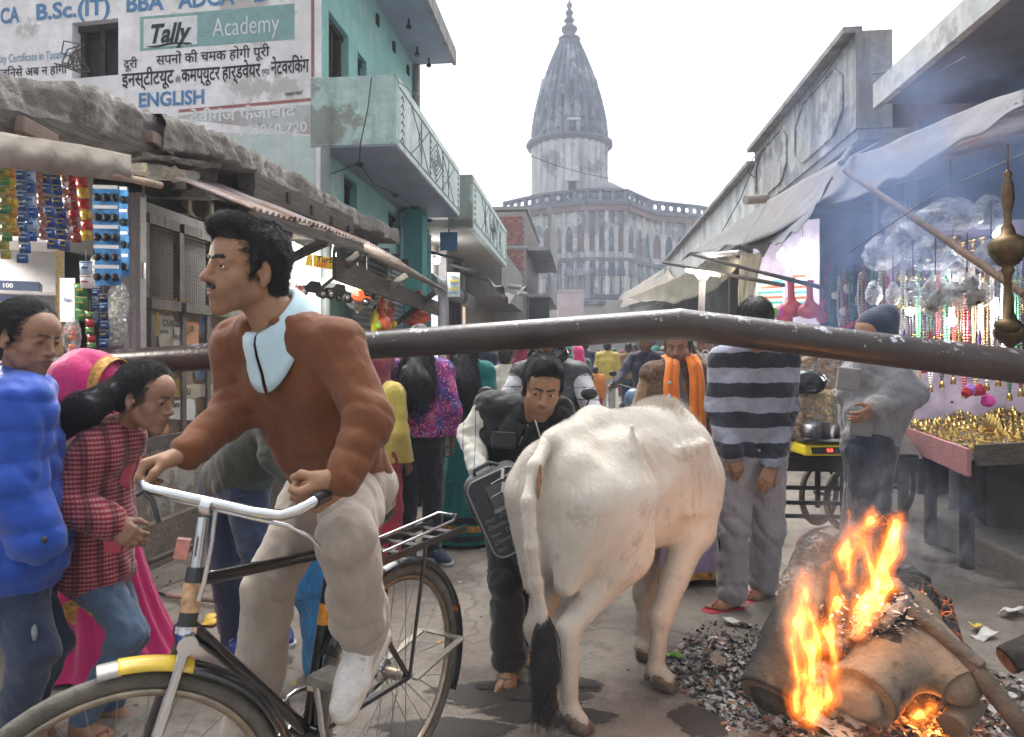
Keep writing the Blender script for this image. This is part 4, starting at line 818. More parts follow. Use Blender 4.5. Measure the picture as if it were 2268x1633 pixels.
# far awnings beyond
cloth('canvas_awning','pale grey canvas awning hung across far shops on the left',[[L(1080,615,1.0),L(1105,648,1.2),L(1135,655,1.2)],[L(1108,640,1.9),L(1130,668,1.9),L(1168,640,2.1)]],CANV,wr=.05,seed=12,nu=16)
cloth('canvas_awning','brown striped awning far down the right row',[[RR(1345,668,.1),RR(1400,640,.1),RR(1480,590,.1)],[RR(1350,690,-.5),RR(1410,672,-.5),RR(1500,640,-.6)]],CANB,wr=.04,seed=14,nu=24)
cloth('canvas_awning','yellow tarpaulin far down the right row',[[RR(1405,652,.0),RR(1460,618,.0)],[RR(1410,668,-.4),RR(1470,645,-.4)]],Mcanvas('canvas_yellow',(.62,.48,.12),.4),wr=.04,seed=15,nu=20)
# ------------------------------------------------------------------ left kiosks
kiosk=thing('kiosk','old snack kiosk with crumbling concrete roof slab and wire mesh windows on the left','kiosk',LX(4))
ROUGHC=Mplaster('crumbling_concrete',(.33,.31,.285),(.075,.065,.055),.7,2.2,.6,(.52,.5,.47),.45,bmp=.04)
def slab(name,edge,depth,seed,parent,mat=ROUGHC,amp=.03,rise=.0):
 """broken concrete roof edge through (u, v_top, v_bottom, off) stations, running back by depth"""
 pts=[(L(u,a,of),L(u,b,of))for u,a,b,of in edge];n=len(pts)-1;rg=np.random.default_rng(seed)
 def ev(s,k):
  x=min(s*n,n-1e-6);i=int(x);return pts[i][k].lerp(pts[i+1][k],x-i)
 def fn(s,t):
  top,bot=ev(s,0),ev(s,1)
  if t<.35:p=bot-SP*(depth*(1-t/.35))+UZ*rise
  elif t<.65:p=bot.lerp(top,(t-.35)/.3)
  else:p=top-SP*(depth*(t-.65)/.35)+UZ*(.03+rise)
  q=np.array(p)[None];w=float(wob(q,6)[0])*1.0+float(wob(q,17)[0])*.7+float(wob(q,40)[0])*.45
  k=1 if .3<t<.7 else .35;return p+(SP*1.0+UZ*.5)*(w*amp*k)
 mb=MB();mb.grid(fn,150,46);return mb.build(name,mat,parent)
slab('roof_slab',[(-260,60,290,.42),(0,168,318,.42),(150,195,300,.42),(300,240,318,.42),(420,285,335,.42)],2.6,1,kiosk,amp=.035)
slab('roof_slab',[(365,262,330,.5),(470,300,352,.5),(600,362,400,.48),(730,438,470,.46),(885,515,540,.44)],2.3,2,kiosk,Mplaster('mossy_concrete',(.40,.37,.33),(.06,.055,.05),.8,2.5,.7,(.58,.55,.5),.5,bmp=.04),amp=.028)
rg=random.Random(3)
for i,(u0,v0,u1,v1,of,w,t_)in enumerate(((-60,262,345,345,.38,.12,.12),(-60,300,300,322,.3,.2,.06),(150,318,405,358,.36,.1,.09),(285,345,462,370,.42,.16,.04),(300,372,420,392,.4,.13,.05),(330,330,470,392,.3,.08,.08),(545,410,770,500,.42,.13,.17),(395,400,640,470,.2,.1,.12))):
 a,b=L(u0,v0,of),L(u1,v1,of);mb=MB();n=14;d=(b-a).normalized();sx=d.cross(UZ).normalized();vs=[]
 for k in range(n+1):
  c=a.lerp(b,k/n)
  for x,z in((-1,-1),(0,-1.06),(1,-1),(1.05,0),(1,1),(0,1.05),(-1,1)):vs.append(c+sx*(x*w*.5+rg.gauss(0,.004))+UZ*(z*t_*.5+rg.gauss(0,.006)))
 mb.add(vs,[(k*7+j,k*7+(j+1)%7,(k+1)*7+(j+1)%7,(k+1)*7+j)for k in range(n)for j in range(7)]+[tuple(range(7))[::-1],tuple(range(n*7,n*7+7))])
 mb.build('timber_beam',OLDWOOD if i!=4 else Mplaster('peeled_board',(.3,.28,.26),(.1,.09,.08),.5,5,.4,(.45,.4,.3),.5),kiosk)
for i in range(9):
 y=3.2+i*.72;mb=MB();z=2.45+.045*(y-3);a=LX(y,-1.6,z+.05);b=LX(y,.36,z);mb.bar(a,b,.09,.11);mb.build('rafter',DKWOOD,kiosk)
for u,v in((70,296),(345,318)):
 mb=MB();mb.box((0,0,0),(.1,.05,.035),rotm_:=Euler((0,.1,R(90-6))).to_matrix());o=mb.build('brick',Mplaster('dusty_brick',(.3,.22,.18),(.1,.09,.08),.6,5,.4),kiosk,bevel=.006);o.location=L(u,v,.43)-OFF[kiosk.name]
 # timber frame, mesh window, boarded lower front covered with torn posters, plinth
PW=PAINTW
def lframe(u0,u1,vt,vb,off,w,mat,name='frame',parent=kiosk,d=.05):
 mb=MB();a,b,c,e=L(u0,vb,off),L(u1,vb,off),L(u1,vt,off),L(u0,vt,off)
 for p,q in((a,e),(b,c)):mb.bar(p,q,w,d,up=SP)
 for p,q in((a,b),(e,c)):mb.bar(p,q,d*1.02,w)
 return mb.build(name,mat,parent)
ly=lambda u,of:LY(u,of)
def vpost(u,z0,z1,off,w,d,mat,name='post',parent=kiosk):
 p=L(u,700,off);mb=MB();mb.hexa([V(p.x-0,p.y,z0)+q for q in(SP*-d,V(0,0,0),SV*w,SV*w-SP*d)]+[V(p.x,p.y,z1)+q for q in(SP*-d,V(0,0,0),SV*w,SV*w-SP*d)]);return mb.build(name,mat,parent)
vpost(293,.85,2.45,.02,.09,.04,PW,'door_leaf');vpost(311,.84,2.46,.05,.06,.06,PW);vpost(276,.86,2.44,.0,.05,.5,PW,'door_leaf')
for v in(420,600,800):mb=MB();c=L(318,v,.06);mb.tube([c-UZ*.05,c+UZ*.05],.009,6);mb.build('hinge',STEEL,kiosk)
FRM=Mwood('grey_brown_frame',(.15,.125,.11),.8,(6,6,2))
zt_,zm,zb_=2.25,1.78,.86
ys,ye=LY(326,.0),LY(560,.0);ymid=LY(392,0)
def lrect(y0,y1,z0,z1,off):return[LX(y0,off,z0),LX(y1,off,z0),LX(y1,off,z1),LX(y0,off,z1)]
def lbox(y0,y1,z0,z1,o0,o1,mat,name,parent=kiosk,**k):
 mb=MB();mb.hexa([LX(y0,o0,z0),LX(y0,o1,z0),LX(y1,o1,z0),LX(y1,o0,z0),LX(y0,o0,z1),LX(y0,o1,z1),LX(y1,o1,z1),LX(y1,o0,z1)]);return mb.build(name,mat,parent,**k)
z0m,z1m=1.79,2.29
for y0,y1 in((ys,ymid),(ymid+.06,LY(462,0)),(LY(472,0),ye)):
 fr=lbox(y0,y1,z1m,z1m+.07,-.03,.02,FRM,'window_frame');lbox(y0,y1,z0m-.07,z0m,-.03,.03,FRM,'sill',fr);lbox(y0-.05,y0,z0m,z1m,-.03,.015,FRM,'mullion',fr)
 mb=MB();n=int((y1-y0)/.028)
 for i in range(n):y=y0+(y1-y0)*(i+.5)/n;mb.tube([LX(y,0,z0m),LX(y,0,z1m)],.0022,4)
 for i in range(17):z=z0m+(z1m-z0m)*(i+.5)/17;mb.tube([LX(y0,0,z),LX(y1,0,z)],.0022,4)
 mb.build('wire_mesh',M('wire_rust',(.16,.13,.11),.6,.3),fr)
lbox(ys,ye,z0m-.1,z1m+.2,-.2,-.17,M('curtain_mauve',(.15,.13,.135),.9,.35,3),'inner_cloth')
lbox(ys,ye+2,zb_,z0m-.075,-.06,-.01,Mwood('board_yellow_brown',(.22,.165,.105),.8,(3,3,8)),'lower_boards')
for y in(ys+.02,LY(400,0),LY(455,0),ye):lbox(y,y+.05,zb_,z0m-.075,-.012,.015,FRM,'batten')
lbox(ys-1.4,ye+2,zb_-.08,zb_-.002,-.35,.04,FRM,'sill_plank')
for i,(u0,u1,v0_,v1)in enumerate(((333,352,690,745),(352,385,700,770),(385,412,712,768),(410,440,712,790),(438,470,700,740),(360,400,840,880),(400,432,850,900),(372,432,885,930),(340,372,900,960),(432,466,760,840),(336,420,660,690),(425,470,850,880))):
 cm=M(*[('poster_cream',(.42,.38,.3),.8,.25,9),('poster_orange',(.55,.25,.12),.8,.35,12),('poster_ochre',(.45,.3,.08),.8,.3,9),('poster_white',(.55,.53,.5),.8,.3,12),('poster_blue',(.13,.18,.25),.8,.4,9)][(i*3+2)%5]);pts=[]
 for k in range(22):t_=k/22*4;e=int(t_);f=t_-e;cu,cv=((u0+(u1-u0)*f,v0_),(u1,v0_+(v1-v0_)*f),(u1-(u1-u0)*f,v1),(u0,v1-(v1-v0_)*f))[e];pts.append(L(cu+rg.uniform(-2,2),cv+rg.uniform(-3,3),-.006+.0015*(i%4)))
 mb=MB();mb.add(pts,[tuple(range(22))]);po=mb.build('torn_poster',cm,kiosk)
PBLK=M('print_black',(.03,.03,.03),.7,.2)
for b_,u,v,s,mt in(('CLASSES',360,722,15,PBLK),('asses',354,738,11,PBLK),('R.C.M.',388,752,11,PBLK),('पूरनिमा',346,678,9,PBLK),('SE',420,735,14,PBLK),('संपरक',376,905,11,PBLK),('DU',405,876,15,PBLK)):
 p=L(u,v,.006);text(b_,'poster_lettering',mt,p,SV,UZ,s*p.y/FPX/.72,kiosk,bold=.02)
PL=Mplaster('plinth_whitewash',(.52,.49,.45),(.13,.105,.085),.9,1.6,.7,(.27,.23,.19),.6,bmp=.02)
lbox(2.2,8.2,0,.78,-.6,.03,PL,'plinth');lbox(2.2,8.2,0,.3,.02,.09,M('plinth_mud',(.2,.165,.13),.95,.3,5,.02),'plinth_foot')
# dark shop volume behind
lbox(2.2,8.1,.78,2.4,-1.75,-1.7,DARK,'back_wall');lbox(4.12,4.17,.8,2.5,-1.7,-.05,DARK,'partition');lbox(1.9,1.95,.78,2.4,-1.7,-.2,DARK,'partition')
# canvas roll with bamboo pole
def lcloth(fn,nu,nv,name,mat,label,cat):mb=MB();mb.grid(fn,nu,nv);o=mb.build(name,mat);so=o.modifiers.new('s','SOLIDIFY');so.thickness=.004;return tag(o,label,cat)
rt=[(-80,280),(60,304),(180,322),(290,345)];rb=[(-80,360),(60,376),(180,390),(291,404)]
def pl(pts,s):
 x=min(s*(len(pts)-1),len(pts)-1-1e-6);i=int(x);f=x-i;return[pts[i][k]+(pts[i+1][k]-pts[i][k])*f for k in range(2)]
lcloth(lambda s,t:(lambda a,b:L(a[0]+(b[0]-a[0])*t,a[1]+(b[1]-a[1])*t,.5+.05*math.sin(t*3.1)+.012*math.sin(30*s+4*t)+.01*math.sin(11*s)))(pl(rt,s),pl(rb,s)),40,12,'canvas_roll',CANB,'beige canvas blind rolled above the snack kiosk counter','blind')
pole('bamboo_pole','bamboo rod sticking out of the rolled canvas blind',L(180,372,.49),L(356,411,.53),.021,Mwood('pale_bamboo',(.42,.3,.2),.5,(4,4,2)))
t_=lcloth(lambda s,t:L(402+70*s,425+22*s+(30+18*math.sin(s*3.1))*t,.1+.03*math.sin(9*s)),20,8,'cloth_banner',Mcanvas('banner_brown',(.2,.165,.12)),'sagging dusty brown cloth banner above the mesh windows','banner')
# hanging packet strips
def Mfoil(name,col,rough=.25):return M(name,col,rough,.25,40,.004,30,metal=.25,coat=.3)
packet_meshes={}
def strip(u0,v0,u1,v1,wpx,cols,label,off=.34,n=None,two=1):
 a,b=L(u0,v0,off),L(u1,v1,off);b=V(a.x+(b.x-a.x),a.y+(b.y-a.y),b.z);w=wpx*a.y/FPX;Ln=(b-a).length;n=n or max(3,round(Ln/(w*.95)));t=thing('packet_strip',label,'packet strip',a,'strips of snack packets hanging at the kiosk')
 d=(b-a)/n;ex=(EW*.9+SV*.3).normalized();nn=ex.cross(UZ)*-1
 nn=Vector((ex.y,-ex.x,0))
 mb=MB();mb.tube([a+UZ*.06,b],.0015,4);mb.build('string',M('string_grey',(.3,.3,.3),.7,0),t)
 for i in range(n):
  col=cols[i%len(cols)];mb=MB();o=a+d*(i+.02)
  def fn(s,q):
   puff=.012*max(0,math.sin(math.pi*s))**.6*max(0,math.sin(math.pi*q))**.6;return o+ex*(w*(s-.5)+.004*math.sin(i*2.1))+d*q*.96+nn*(puff+.008*math.sin(i*1.7))
  mb.grid(fn,5,5);mb.cur=1;c=o+d*.5+nn*(.0135+.008*math.sin(i*1.7));mb.quad(c-ex*w*.26-UZ*w*.07,c+ex*w*.26-UZ*w*.07,c+ex*w*.26+UZ*w*.09,c-ex*w*.26+UZ*w*.09)
  c2=o+d*.1+nn*(.006+.008*math.sin(i*1.7));mb.quad(c2-ex*w*.48-UZ*w*.05,c2+ex*w*.48-UZ*w*.05,c2+ex*w*.48+UZ*w*.04,c2-ex*w*.48+UZ*w*.04)
  mb.build('packet',[Mfoil('foil_'+col,FO[col][0]),M('foilprint_'+FO[col][1],FO[FO[col][1]][0],.4,.2,30)],t)
 return t
FO=dict(gold=((.36,.27,.05),'green'),green=((.05,.2,.07),'gold'),orange=((.42,.17,.04),'yellow'),yellow=((.5,.36,.04),'orange'),blue=((.025,.09,.27),'pale'),deep=((.015,.05,.2),'yellow'),brown=((.28,.17,.13),'red'),red=((.38,.03,.03),'darkred'),darkred=((.2,.015,.02),'red'),pale=((.4,.5,.62),'blue'),white=((.65,.65,.65),'red'))
for a in((8,372,14,575,22,['gold','green','gold'],'gold and green foil packet strip, leftmost at the kiosk'),(22,372,30,524,22,['orange','yellow'],'orange and yellow packet strip beside the gold one'),(46,375,54,584,24,['blue'],'longest blue packet strip hanging down to the counter'),(64,376,72,536,26,['pale','blue'],'shiny pale blue sachet strip beside the longest blue one'),(84,378,98,532,16,['brown'],'narrow brown packet strip between two blue strips'),
(98,382,116,552,24,['deep','blue'],'dark blue and yellow edged sachet strip next to the narrow brown one'),(120,384,142,556,24,['deep'],'plain dark navy packet strip with gold lettering'),(142,386,152,532,16,['brown','white'],'narrow pink brown strip left of the red packets'),(156,388,168,538,20,['red','darkred'],'deep red packet strip in the middle of the row'),(180,392,196,534,24,['red','yellow'],'red and yellow packet strip nearest the black scrubbers')):strip(*a)
# cards of black wire scrubbers
CARD=M('card_blue',(.06,.25,.55),.4,.5,25);SCRUB=M('scrubber_black',(.03,.03,.032),.35,.6,60,.02,90,metal=.4)
for(u0,u1,v0_,v1,of,lb,rows,cols_)in((207,262,412,632,.3,'blue card of round black wire scrubbers hanging by the door post',5,3),(266,284,415,612,.18,'darker scrubber card hanging behind the front blue card',4,1)):
 a=L(u0,v0_,of);t=thing('scrubber_card',lb,'scrubber card',a,'cards of scrubbers at the kiosk');ex=(EW*.9+SV*.3).normalized();w=(u1-u0)*a.y/FPX;h=(v1-v0_)*a.y/FPX;nn=Vector((ex.y,-ex.x,0))
 mb=MB();mb.grid(lambda s,q:a+ex*w*(s-.02+.05*q)-UZ*h*q+nn*.01*math.sin(6*q),6,12);mb.build('card',CARD,t)
 for r_ in range(rows):
  for c_ in range(cols_):
   mb=MB();c=a+ex*w*((c_+.5)/cols_+.05*r_/rows)-UZ*h*((r_+.6)/rows)+nn*.02;mb.ball(c,(w/cols_*.46,w/cols_*.46,w/cols_*.5),10,7);mb.build('scrubber',SCRUB,t)
  mb=MB();c=a+ex*w*(.5+.05*r_/rows)-UZ*h*(r_+.08)/rows+nn*.018;mb.box(c,(w*.46,.003,h*.018),Matrix((ex,-nn,UZ)).transposed());mb.build('printed_band',M('print_white',(.7,.72,.75),.5,.1),t)
  # counter, glass case with boxes
lbox(2.3,4.0,.8,1.28,-.55,-.15,M('counter_cream',(.5,.48,.45),.6,.2,5),'counter')
case=thing('glass_case','glass fronted snack case with white edges on the kiosk counter','display case',LX(3.3,-.5,1.28));GL=M('case_glass',(.9,.93,.95),.04,0,trans=0,alpha=.12)
ca,cb=P(-70,772,3.55),P(133,772,3.75);cx=(cb-ca);cx.z=0;cl=cx.length;cx.normalize();cn=V(cx.y,-cx.x,0)
Q=lambda x,y,z:V(ca.x,ca.y,0)+cx*x-cn*y+UZ*z
WFR=M('case_white',(.68,.66,.66),.5,.1)
for z in(1.44,1.735,2.02,1.245):mb=MB();mb.hexa([Q(0,0,z),Q(cl,0,z),Q(cl,.4,z),Q(0,.4,z),Q(0,0,z+.018),Q(cl,0,z+.018),Q(cl,.4,z+.018),Q(0,.4,z+.018)]);mb.build('shelf',WFR,case)
mb=MB();mb.hexa([Q(cl-.02,-.01,1.2),Q(cl+.015,-.01,1.2),Q(cl+.015,.02,1.2),Q(cl-.02,.02,1.2),Q(cl-.02,-.01,2.03),Q(cl+.015,-.01,2.03),Q(cl+.015,.02,2.03),Q(cl-.02,.02,2.03)]);mb.build('edge_strip',M('gold_rope',(.35,.26,.12),.5,.4,80),case)
mb=MB();mb.quad(Q(0,-.004,1.26),Q(cl,-.004,1.26),Q(cl,-.004,2.02),Q(0,-.004,2.02));mb.build('glass_pane',GL,case)
mb=MB();mb.quad(Q(0,.41,1.2),Q(cl,.41,1.2),Q(cl,.41,2.1),Q(0,.41,2.1));mb.build('back_panel',M('case_back',(.45,.44,.45),.7,.3,4),case)
def carton(x0,x1,z0,z1,col,label,txt=None,d=.2,y=.05,tc=(.75,.75,.78)):
 mb=MB();mb.hexa([Q(x0,y,z0),Q(x1,y,z0),Q(x1,y+d,z0),Q(x0,y+d,z0),Q(x0,y,z1),Q(x1,y,z1),Q(x1,y+d,z1),Q(x0,y+d,z1)]);o=tag(mb.build('carton',M('carton_%.2f_%.2f_%.2f'%col,col,.5,.2,12),bevel=.004),label,'box','boxes in the glass case')
 if txt:text(txt,'lettering',M('print_white',(.7,.72,.75),.5,.1),Q(x0+(x1-x0)*.08,y-.003,z0+(z1-z0)*.3),cx,UZ,min((x1-x0)*1.25/len(txt),(z1-z0)*.6),o,bold=.03).location=(0,0,0)
 return o
carton(.02,.26,1.655,1.73,(.02,.06,.35),'deep blue snack carton with white lettering, lower shelf','RajShree');carton(.02,.25,1.575,1.652,(.03,.08,.42),'bright blue carton under the lettered one','Bahar');carton(.262,.3,1.575,1.65,(.5,.55,.6),'small pale blue packet box beside the blue cartons');carton(.33,.48,1.57,1.64,(.06,.06,.06),'black plastic basket box on the lower shelf');carton(.12,.3,1.755,1.81,(.015,.04,.12),'dark navy box with gold number on the upper shelf','100');carton(.0,.09,1.755,1.83,(.6,.42,.06),'yellow bag box at the left of the upper shelf');
for i in range(8):carton(.22+.05*(i%4),.262+.05*(i%4),1.465+.05*(i//4),1.51+.05*(i//4),(.6,.58,.55),'small white matchbox, %s from the left in the %s row on the bottom shelf'%(('first','second','third','last')[i%4],('lower','upper')[i//4]),None,.05)
# more goods hung at the door post
def bag(name,label,u,v,off,rx,rz,mat,fill=None,cat='bag',seed=0,group=None,n=40,parts_mat=None):
 c=L(u,v,off);s=c.y/FPX;rx*=s;rz*=s;t=thing(name,label,cat,c,group);mb=MB()
 def fn(a,b):
  th=2*math.pi*a;r=rx*(math.sin(math.pi*min(1,.08+.92*b))**.5)*(1+.08*math.sin(5*th+seed)+.06*math.sin(9*b*3+th*3+seed));return c+V(r*math.cos(th),r*.55*math.sin(th),rz*(2*b-1))
 mb.grid(fn,18,12);mb.build('film',mat,t)
 if fill:
  mb=MB();r2=random.Random(seed);m=fill[1]
  for i in range(n):
   for _ in range(9):
    x,y,z=[r2.uniform(-1,1)for _ in 'xyz']
    if x*x+y*y+z*z*.8<.8:break
   mb.ball(c+V(x*rx*.85,y*rx*.45,z*rz*.82-rz*.05),m*(.8+.4*r2.random()),6,4)
  mb.build('contents',fill[0],t,kind='stuff')
 return t
CLEAR=Mplastic('clear_film',(.9,.9,.9),.22);PUFF=M('puffed_rice',(.72,.7,.6),.7,.1)
bag('snack_bag','clear bag of white puffed balls, upper one by the door post',262,668,.2,24,46,CLEAR,(PUFF,.011),seed=2,group='bags of puffed snacks');bag('snack_bag','clear bag of white puffed balls hanging below the first',255,722,.2,25,45,CLEAR,(PUFF,.011),seed=5,group='bags of puffed snacks');bag('snack_bag','small slack bag of pale rings beside purple packets',212,600,.22,16,38,CLEAR,(PUFF,.009),seed=7,n=20,group='bags of puffed snacks')
bag('snack_bag','crumpled clear bag with an orange ring inside',160,742,.2,20,40,CLEAR,(M('orange_plastic',(.75,.18,.04),.4,.2),.012),seed=9,n=10,group='bags of puffed snacks')
strip(190,578,192,640,26,['pale','white'],'short strip of lilac packets under the red strips',n=2);strip(228,650,232,770,20,['deep','blue'],'lower blue packet strip beside the puffed snack bags',off=.22);strip(178,628,182,712,26,['green','green'],'green carton strip low by the counter',off=.2);strip(212,640,214,720,16,['blue','pale'],'thin blue sachet strip behind the green cartons',off=.16);strip(198,690,202,776,18,['green','red'],'bottom strip of green and red sachets near the pole',off=.24)
t=thing('sign_card','white printed card with blue letters standing beside the glass case','sign',P(150,700,3.72));mb=MB();mb.box(P(150,665,3.74),(.04,.004,.12));mb.build('card',M('print_white',(.7,.72,.75),.5,.1),t);text('Fair','lettering',M('print_bluedark',(.03,.05,.3),.5,.1),P(141,668,3.732),(1,0,0),UZ,.028,t)
point('kiosk_lamp',LX(3.35,-.5,2.2),30,(1,.96,.88),.08)
b_=thing('lamp_bulb','small lit bulb under the kiosk roof behind the packet strips','lamp',LX(3.35,-.55,2.25));mb=MB();mb.ball(LX(3.35,-.55,2.27),.03);mb.build('bulb',Mglow('bulb_glow',(1,.96,.88),8),b_);mb=MB();mb.tube([LX(3.35,-.55,2.3),LX(3.35,-.55,2.4)],.015,6);mb.build('socket',BLKMETAL,b_)
# ------------------------------------------------------------------ toy stall
toy=thing('toy_stall','toy stall under a sloping rusty tin awning with timber braces','stall',LX(7));
ta,tb=[(600,470),(700,496),(830,545),(1000,652)],None
def TE(u,of=.95):
 v=np.interp(u,[560,600,700,830,1000],[462,472,500,546,652]);return L(u,float(v),of)
us=[585,640,700,760,800];
for k in range(5):
 u0,u1=(560,650,735,815,890,990)[k:k+2];f0,f1=TE(u0),TE(u1);b0_,b1_=f0-SP*1.0+UZ*.42,f1-SP*1.0+UZ*.42;n_=max(6,int((f1-f0).length/.075));mb=MB()
 nn=(f1-f0).cross(b0_-f0).normalized();mb.grid(lambda s,t:f0.lerp(f1,s).lerp(b0_.lerp(b1_,s),t)+nn*(.014*math.sin(s*n_*6.283)+(.012 if k%2 else 0)),n_*6,3);mb.build('tin_sheet',TIN,toy)
mb=MB();mb.bar(TE(560)-UZ*.05,TE(800)-UZ*.05,.05,.07);mb.build('awning_rail',OLDWOOD,toy)
mb=MB();mb.bar(TE(790)-UZ*.24-SP*.2,TE(1000)-UZ*.22-SP*.2,.035,.2);mb.build('fascia_board',OLDWOOD,toy)
for u,lu,lv in((720,585,600),(800,700,640),(900,790,690),(965,880,715),(640,560,560)):
 mb=MB();mb.bar(TE(u)-UZ*.1,L(lu,lv,.35),.05,.06);mb.build('brace',OLDWOOD if u!=900 else Mwood('pale_timber',(.36,.33,.28),.7,(6,6,3)),toy)
for k in range(9):y=5.6+k*.48;mb=MB();mb.bar(LX(y,.1,2.72),LX(y,.5,2.70),.07,.08);mb.build('beam_end',DKWOOD,toy)
q=lrect(5.9,8.1,.78,2.55,-.9);mb=MB();mb.quad(*q);mb.build('back_wall',M('toy_back',(.32,.31,.28),.8,.3,3),toy);lbox(5.5,8.2,.7,.84,-.9,.32,FRM,'counter',toy)
tl=thing('tube_lamp','lit white fluorescent tube under the toy stall awning','lamp',L(670,550,.1));a,b=L(630,540,.25),L(688,568,.25);mb=MB();mb.tube([a,b],.019,10);mb.build('tube',Mglow('tube_glow',(.95,1,.97),9),tl);mb=MB();mb.bar(a+UZ*.035,b+UZ*.035,.04,.03);mb.build('fitting',WFR,tl)
for k in range(3):point('tube_light',a.lerp(b,.2+.3*k)-UZ*.06,16,(.97,1,.9),.06)
YL=M('toy_yellow',(.7,.55,.04),.4,.15);RDT=M('toy_red',(.6,.05,.03),.35,.15);ORT=M('toy_orange',(.75,.13,.03),.3,.12,coat=.4);BKT=M('toy_black',(.02,.02,.02),.35,.2);GRT=M('toy_green',(.35,.6,.05),.4,.15);WHT=M('toy_white',(.7,.7,.7),.4,.05)
hd=thing('toy_package','yellow and red card header of a toy jeep pack hanging at the stall','toy',L(735,580,.5));ex=(EW*.75+SV*.55).normalized()
def card(t,u,v,w,h,mat,off=.5,name='card',rot=0,nn=0):
 c=L(u,v,off);s=c.y/FPX;M3=Matrix((ex,Vector((-ex.y,ex.x,0)),UZ)).transposed()@Euler((0,rot,0)).to_matrix();mb=MB();mb.box(c+Vector((ex.y,-ex.x,0))*nn,(w*s/2,.004,h*s/2),M3);return mb.build(name,mat,t)
card(hd,708,580,60,26,YL,rot=.12);card(hd,745,587,40,26,RDT,rot=.12,nn=.006);text('Turbo','lettering',BKT,L(700,580,.515),ex,UZ,.075,hd,bold=.03,shear=.2);text('JEEP','lettering',RDT,L(702,590,.515),ex,UZ,.05,hd,bold=.02)
mb=MB();mb.tube([L(735,568,.5),L(740,520,.6)],.003,4);mb.build('string',WHT,hd);card(hd,760,625,70,60,Mplastic('toy_film',(.85,.87,.86),.3),.48,'film_pack')
def toycar(label,u,v,off,sc,body,seed):
 c=L(u,v,off);t=thing('toy_car',label,'toy car',c,'toy cars hanging at the toy stall');k=Euler((.15,.1,seed)).to_matrix();s=sc;mb=MB();T=lambda x,y,z:c+k@V(x*s,y*s,z*s)
 pr_=[(-.13,0),(-.13,.05),(-.06,.06),(-.03,.1),(.05,.1),(.07,.055),(.13,.045),(.13,0)];mb.prism([T(x,-.05,z)for x,z in pr_],T(0,.05,0)-T(0,-.05,0));mb.build('body',body,t)
 for x in(-.08,.085):
  for y in(-.055,.055):mb=MB();mb.lathe(T(x,y,0),[(.012*s,-.018*s),(.038*s,-.018*s),(.038*s,.018*s),(.012*s,.018*s)],12,axis=k@V(0,1,0));w=mb.build('wheel',BKT,t);mb=MB();mb.lathe(T(x,y,0),[(.0,-.02*s),(.022*s,-.021*s),(.022*s,.021*s),(0,.021*s)],8,axis=k@V(0,1,0));mb.build('hub',STEEL,w)
 mb=MB();mb.tube([T(0,0,.1),T(0,0,.1)+UZ*.3],.003,4);mb.build('string',WHT,t)
toycar('black toy jeep hanging left at the stall under the card header',690,648,.45,1.05,BKT,.5);toycar('larger black toy jeep right of the first one',740,655,.45,1.2,BKT,.9);toycar('orange toy digger car in clear film',790,665,.45,1.1,ORT,.3);toycar('yellow and blue toy car in clear film',808,650,.5,1.2,YL,1.2)
for lb,u,v,rx,rz,mt in(('clear bag full of red and white toys beside the rider',652,655,26,34,RDT),('clear film bag round the orange toys',800,640,44,44,ORT)):bag('toy_bag',lb,u,v,.42,rx,rz,CLEAR,(mt,.035),'bag',u,'bags of toys',14)
def balloonclub(label,u,v,off,h,r,mat,lob=12,neck=.5,name='balloon',grp='inflatable balloons at the stalls',fn=None):
 c=(fn or L)(u,v,off);s=c.y/FPX;r*=s;h*=s;t=thing(name,label,'balloon',c,grp);mb=MB();n=24;prof=[(0,-1),(.6,-.93),(.95,-.75),(1,-.55),(.85,-.33),(.45,-.15),(.3,.05),(.27,.5),(.3,.8),(.36,.97),(.1,1)];vs=[]
 for pr,pz in prof:
  for k in range(n):th=2*math.pi*k/n;q_=r*pr*(1+.06*math.cos(lob*th)*(pz<-.2));vs.append(c+V(q_*math.cos(th),q_*math.sin(th),h*pz))
 mb.add(vs,[(i*n+k,i*n+(k+1)%n,(i+1)*n+(k+1)%n,(i+1)*n+k)for i in range(len(prof)-1)for k in range(n)],True);mb.build('skin',mat,t);mb=MB();mb.tube([c+UZ*h,c+UZ*(h+.15)],.003,4);mb.build('string',WHT,t);return t
balloonclub('bright orange club balloon hanging alone by the shop wall',928,682,.55,38,24,ORT);balloonclub('orange club balloon half hidden behind the lone one',915,695,.5,30,18,ORT);balloonclub('ribbed orange lantern balloon in the cluster under the awning',845,690,.55,45,19,ORT);balloonclub('tan balloon behind the orange lantern',862,660,.45,45,13,M('toy_tan',(.45,.22,.1),.4,.15))
for lb,u,v,mt in(('yellow plastic bat standing in the toy cluster',830,705,YL),('red plastic bat lettered in white',840,700,RDT),('pink red plastic bat beside the tan balloon',862,700,M('toy_pinkred',(.65,.12,.1),.4,.1)),('lime green plastic bat below the lantern balloon',850,715,GRT)):
 c=L(u,v,.5);s=c.y/FPX;t=thing('toy_bat',lb,'toy bat',c,'plastic bats at the toy stall');mb=MB();mb.lathe(c-UZ*32*s,[(.005,0),(9*s,2*s),(9*s,40*s),(3*s,50*s),(3*s,64*s),(.004,66*s)],10);mb.build('blade',mt,t);mb=MB();mb.lathe(c+UZ*20*s,[(3.6*s,0),(3.6*s,10*s)],8);mb.build('grip',BKT,t)
for i,(u,v,mt)in enumerate(((838,722,GRT),(860,722,YL),(872,718,YL))):mb=MB();c=L(u,v,.55);mb.ball(c,8*c.y/FPX);tag(mb.build('toy_ball',mt),('lime ball left of the pair above the pole','yellow ball in the middle above the pole','yellow ball at the right above the pole')[i],'ball','small balls at the toy stall')
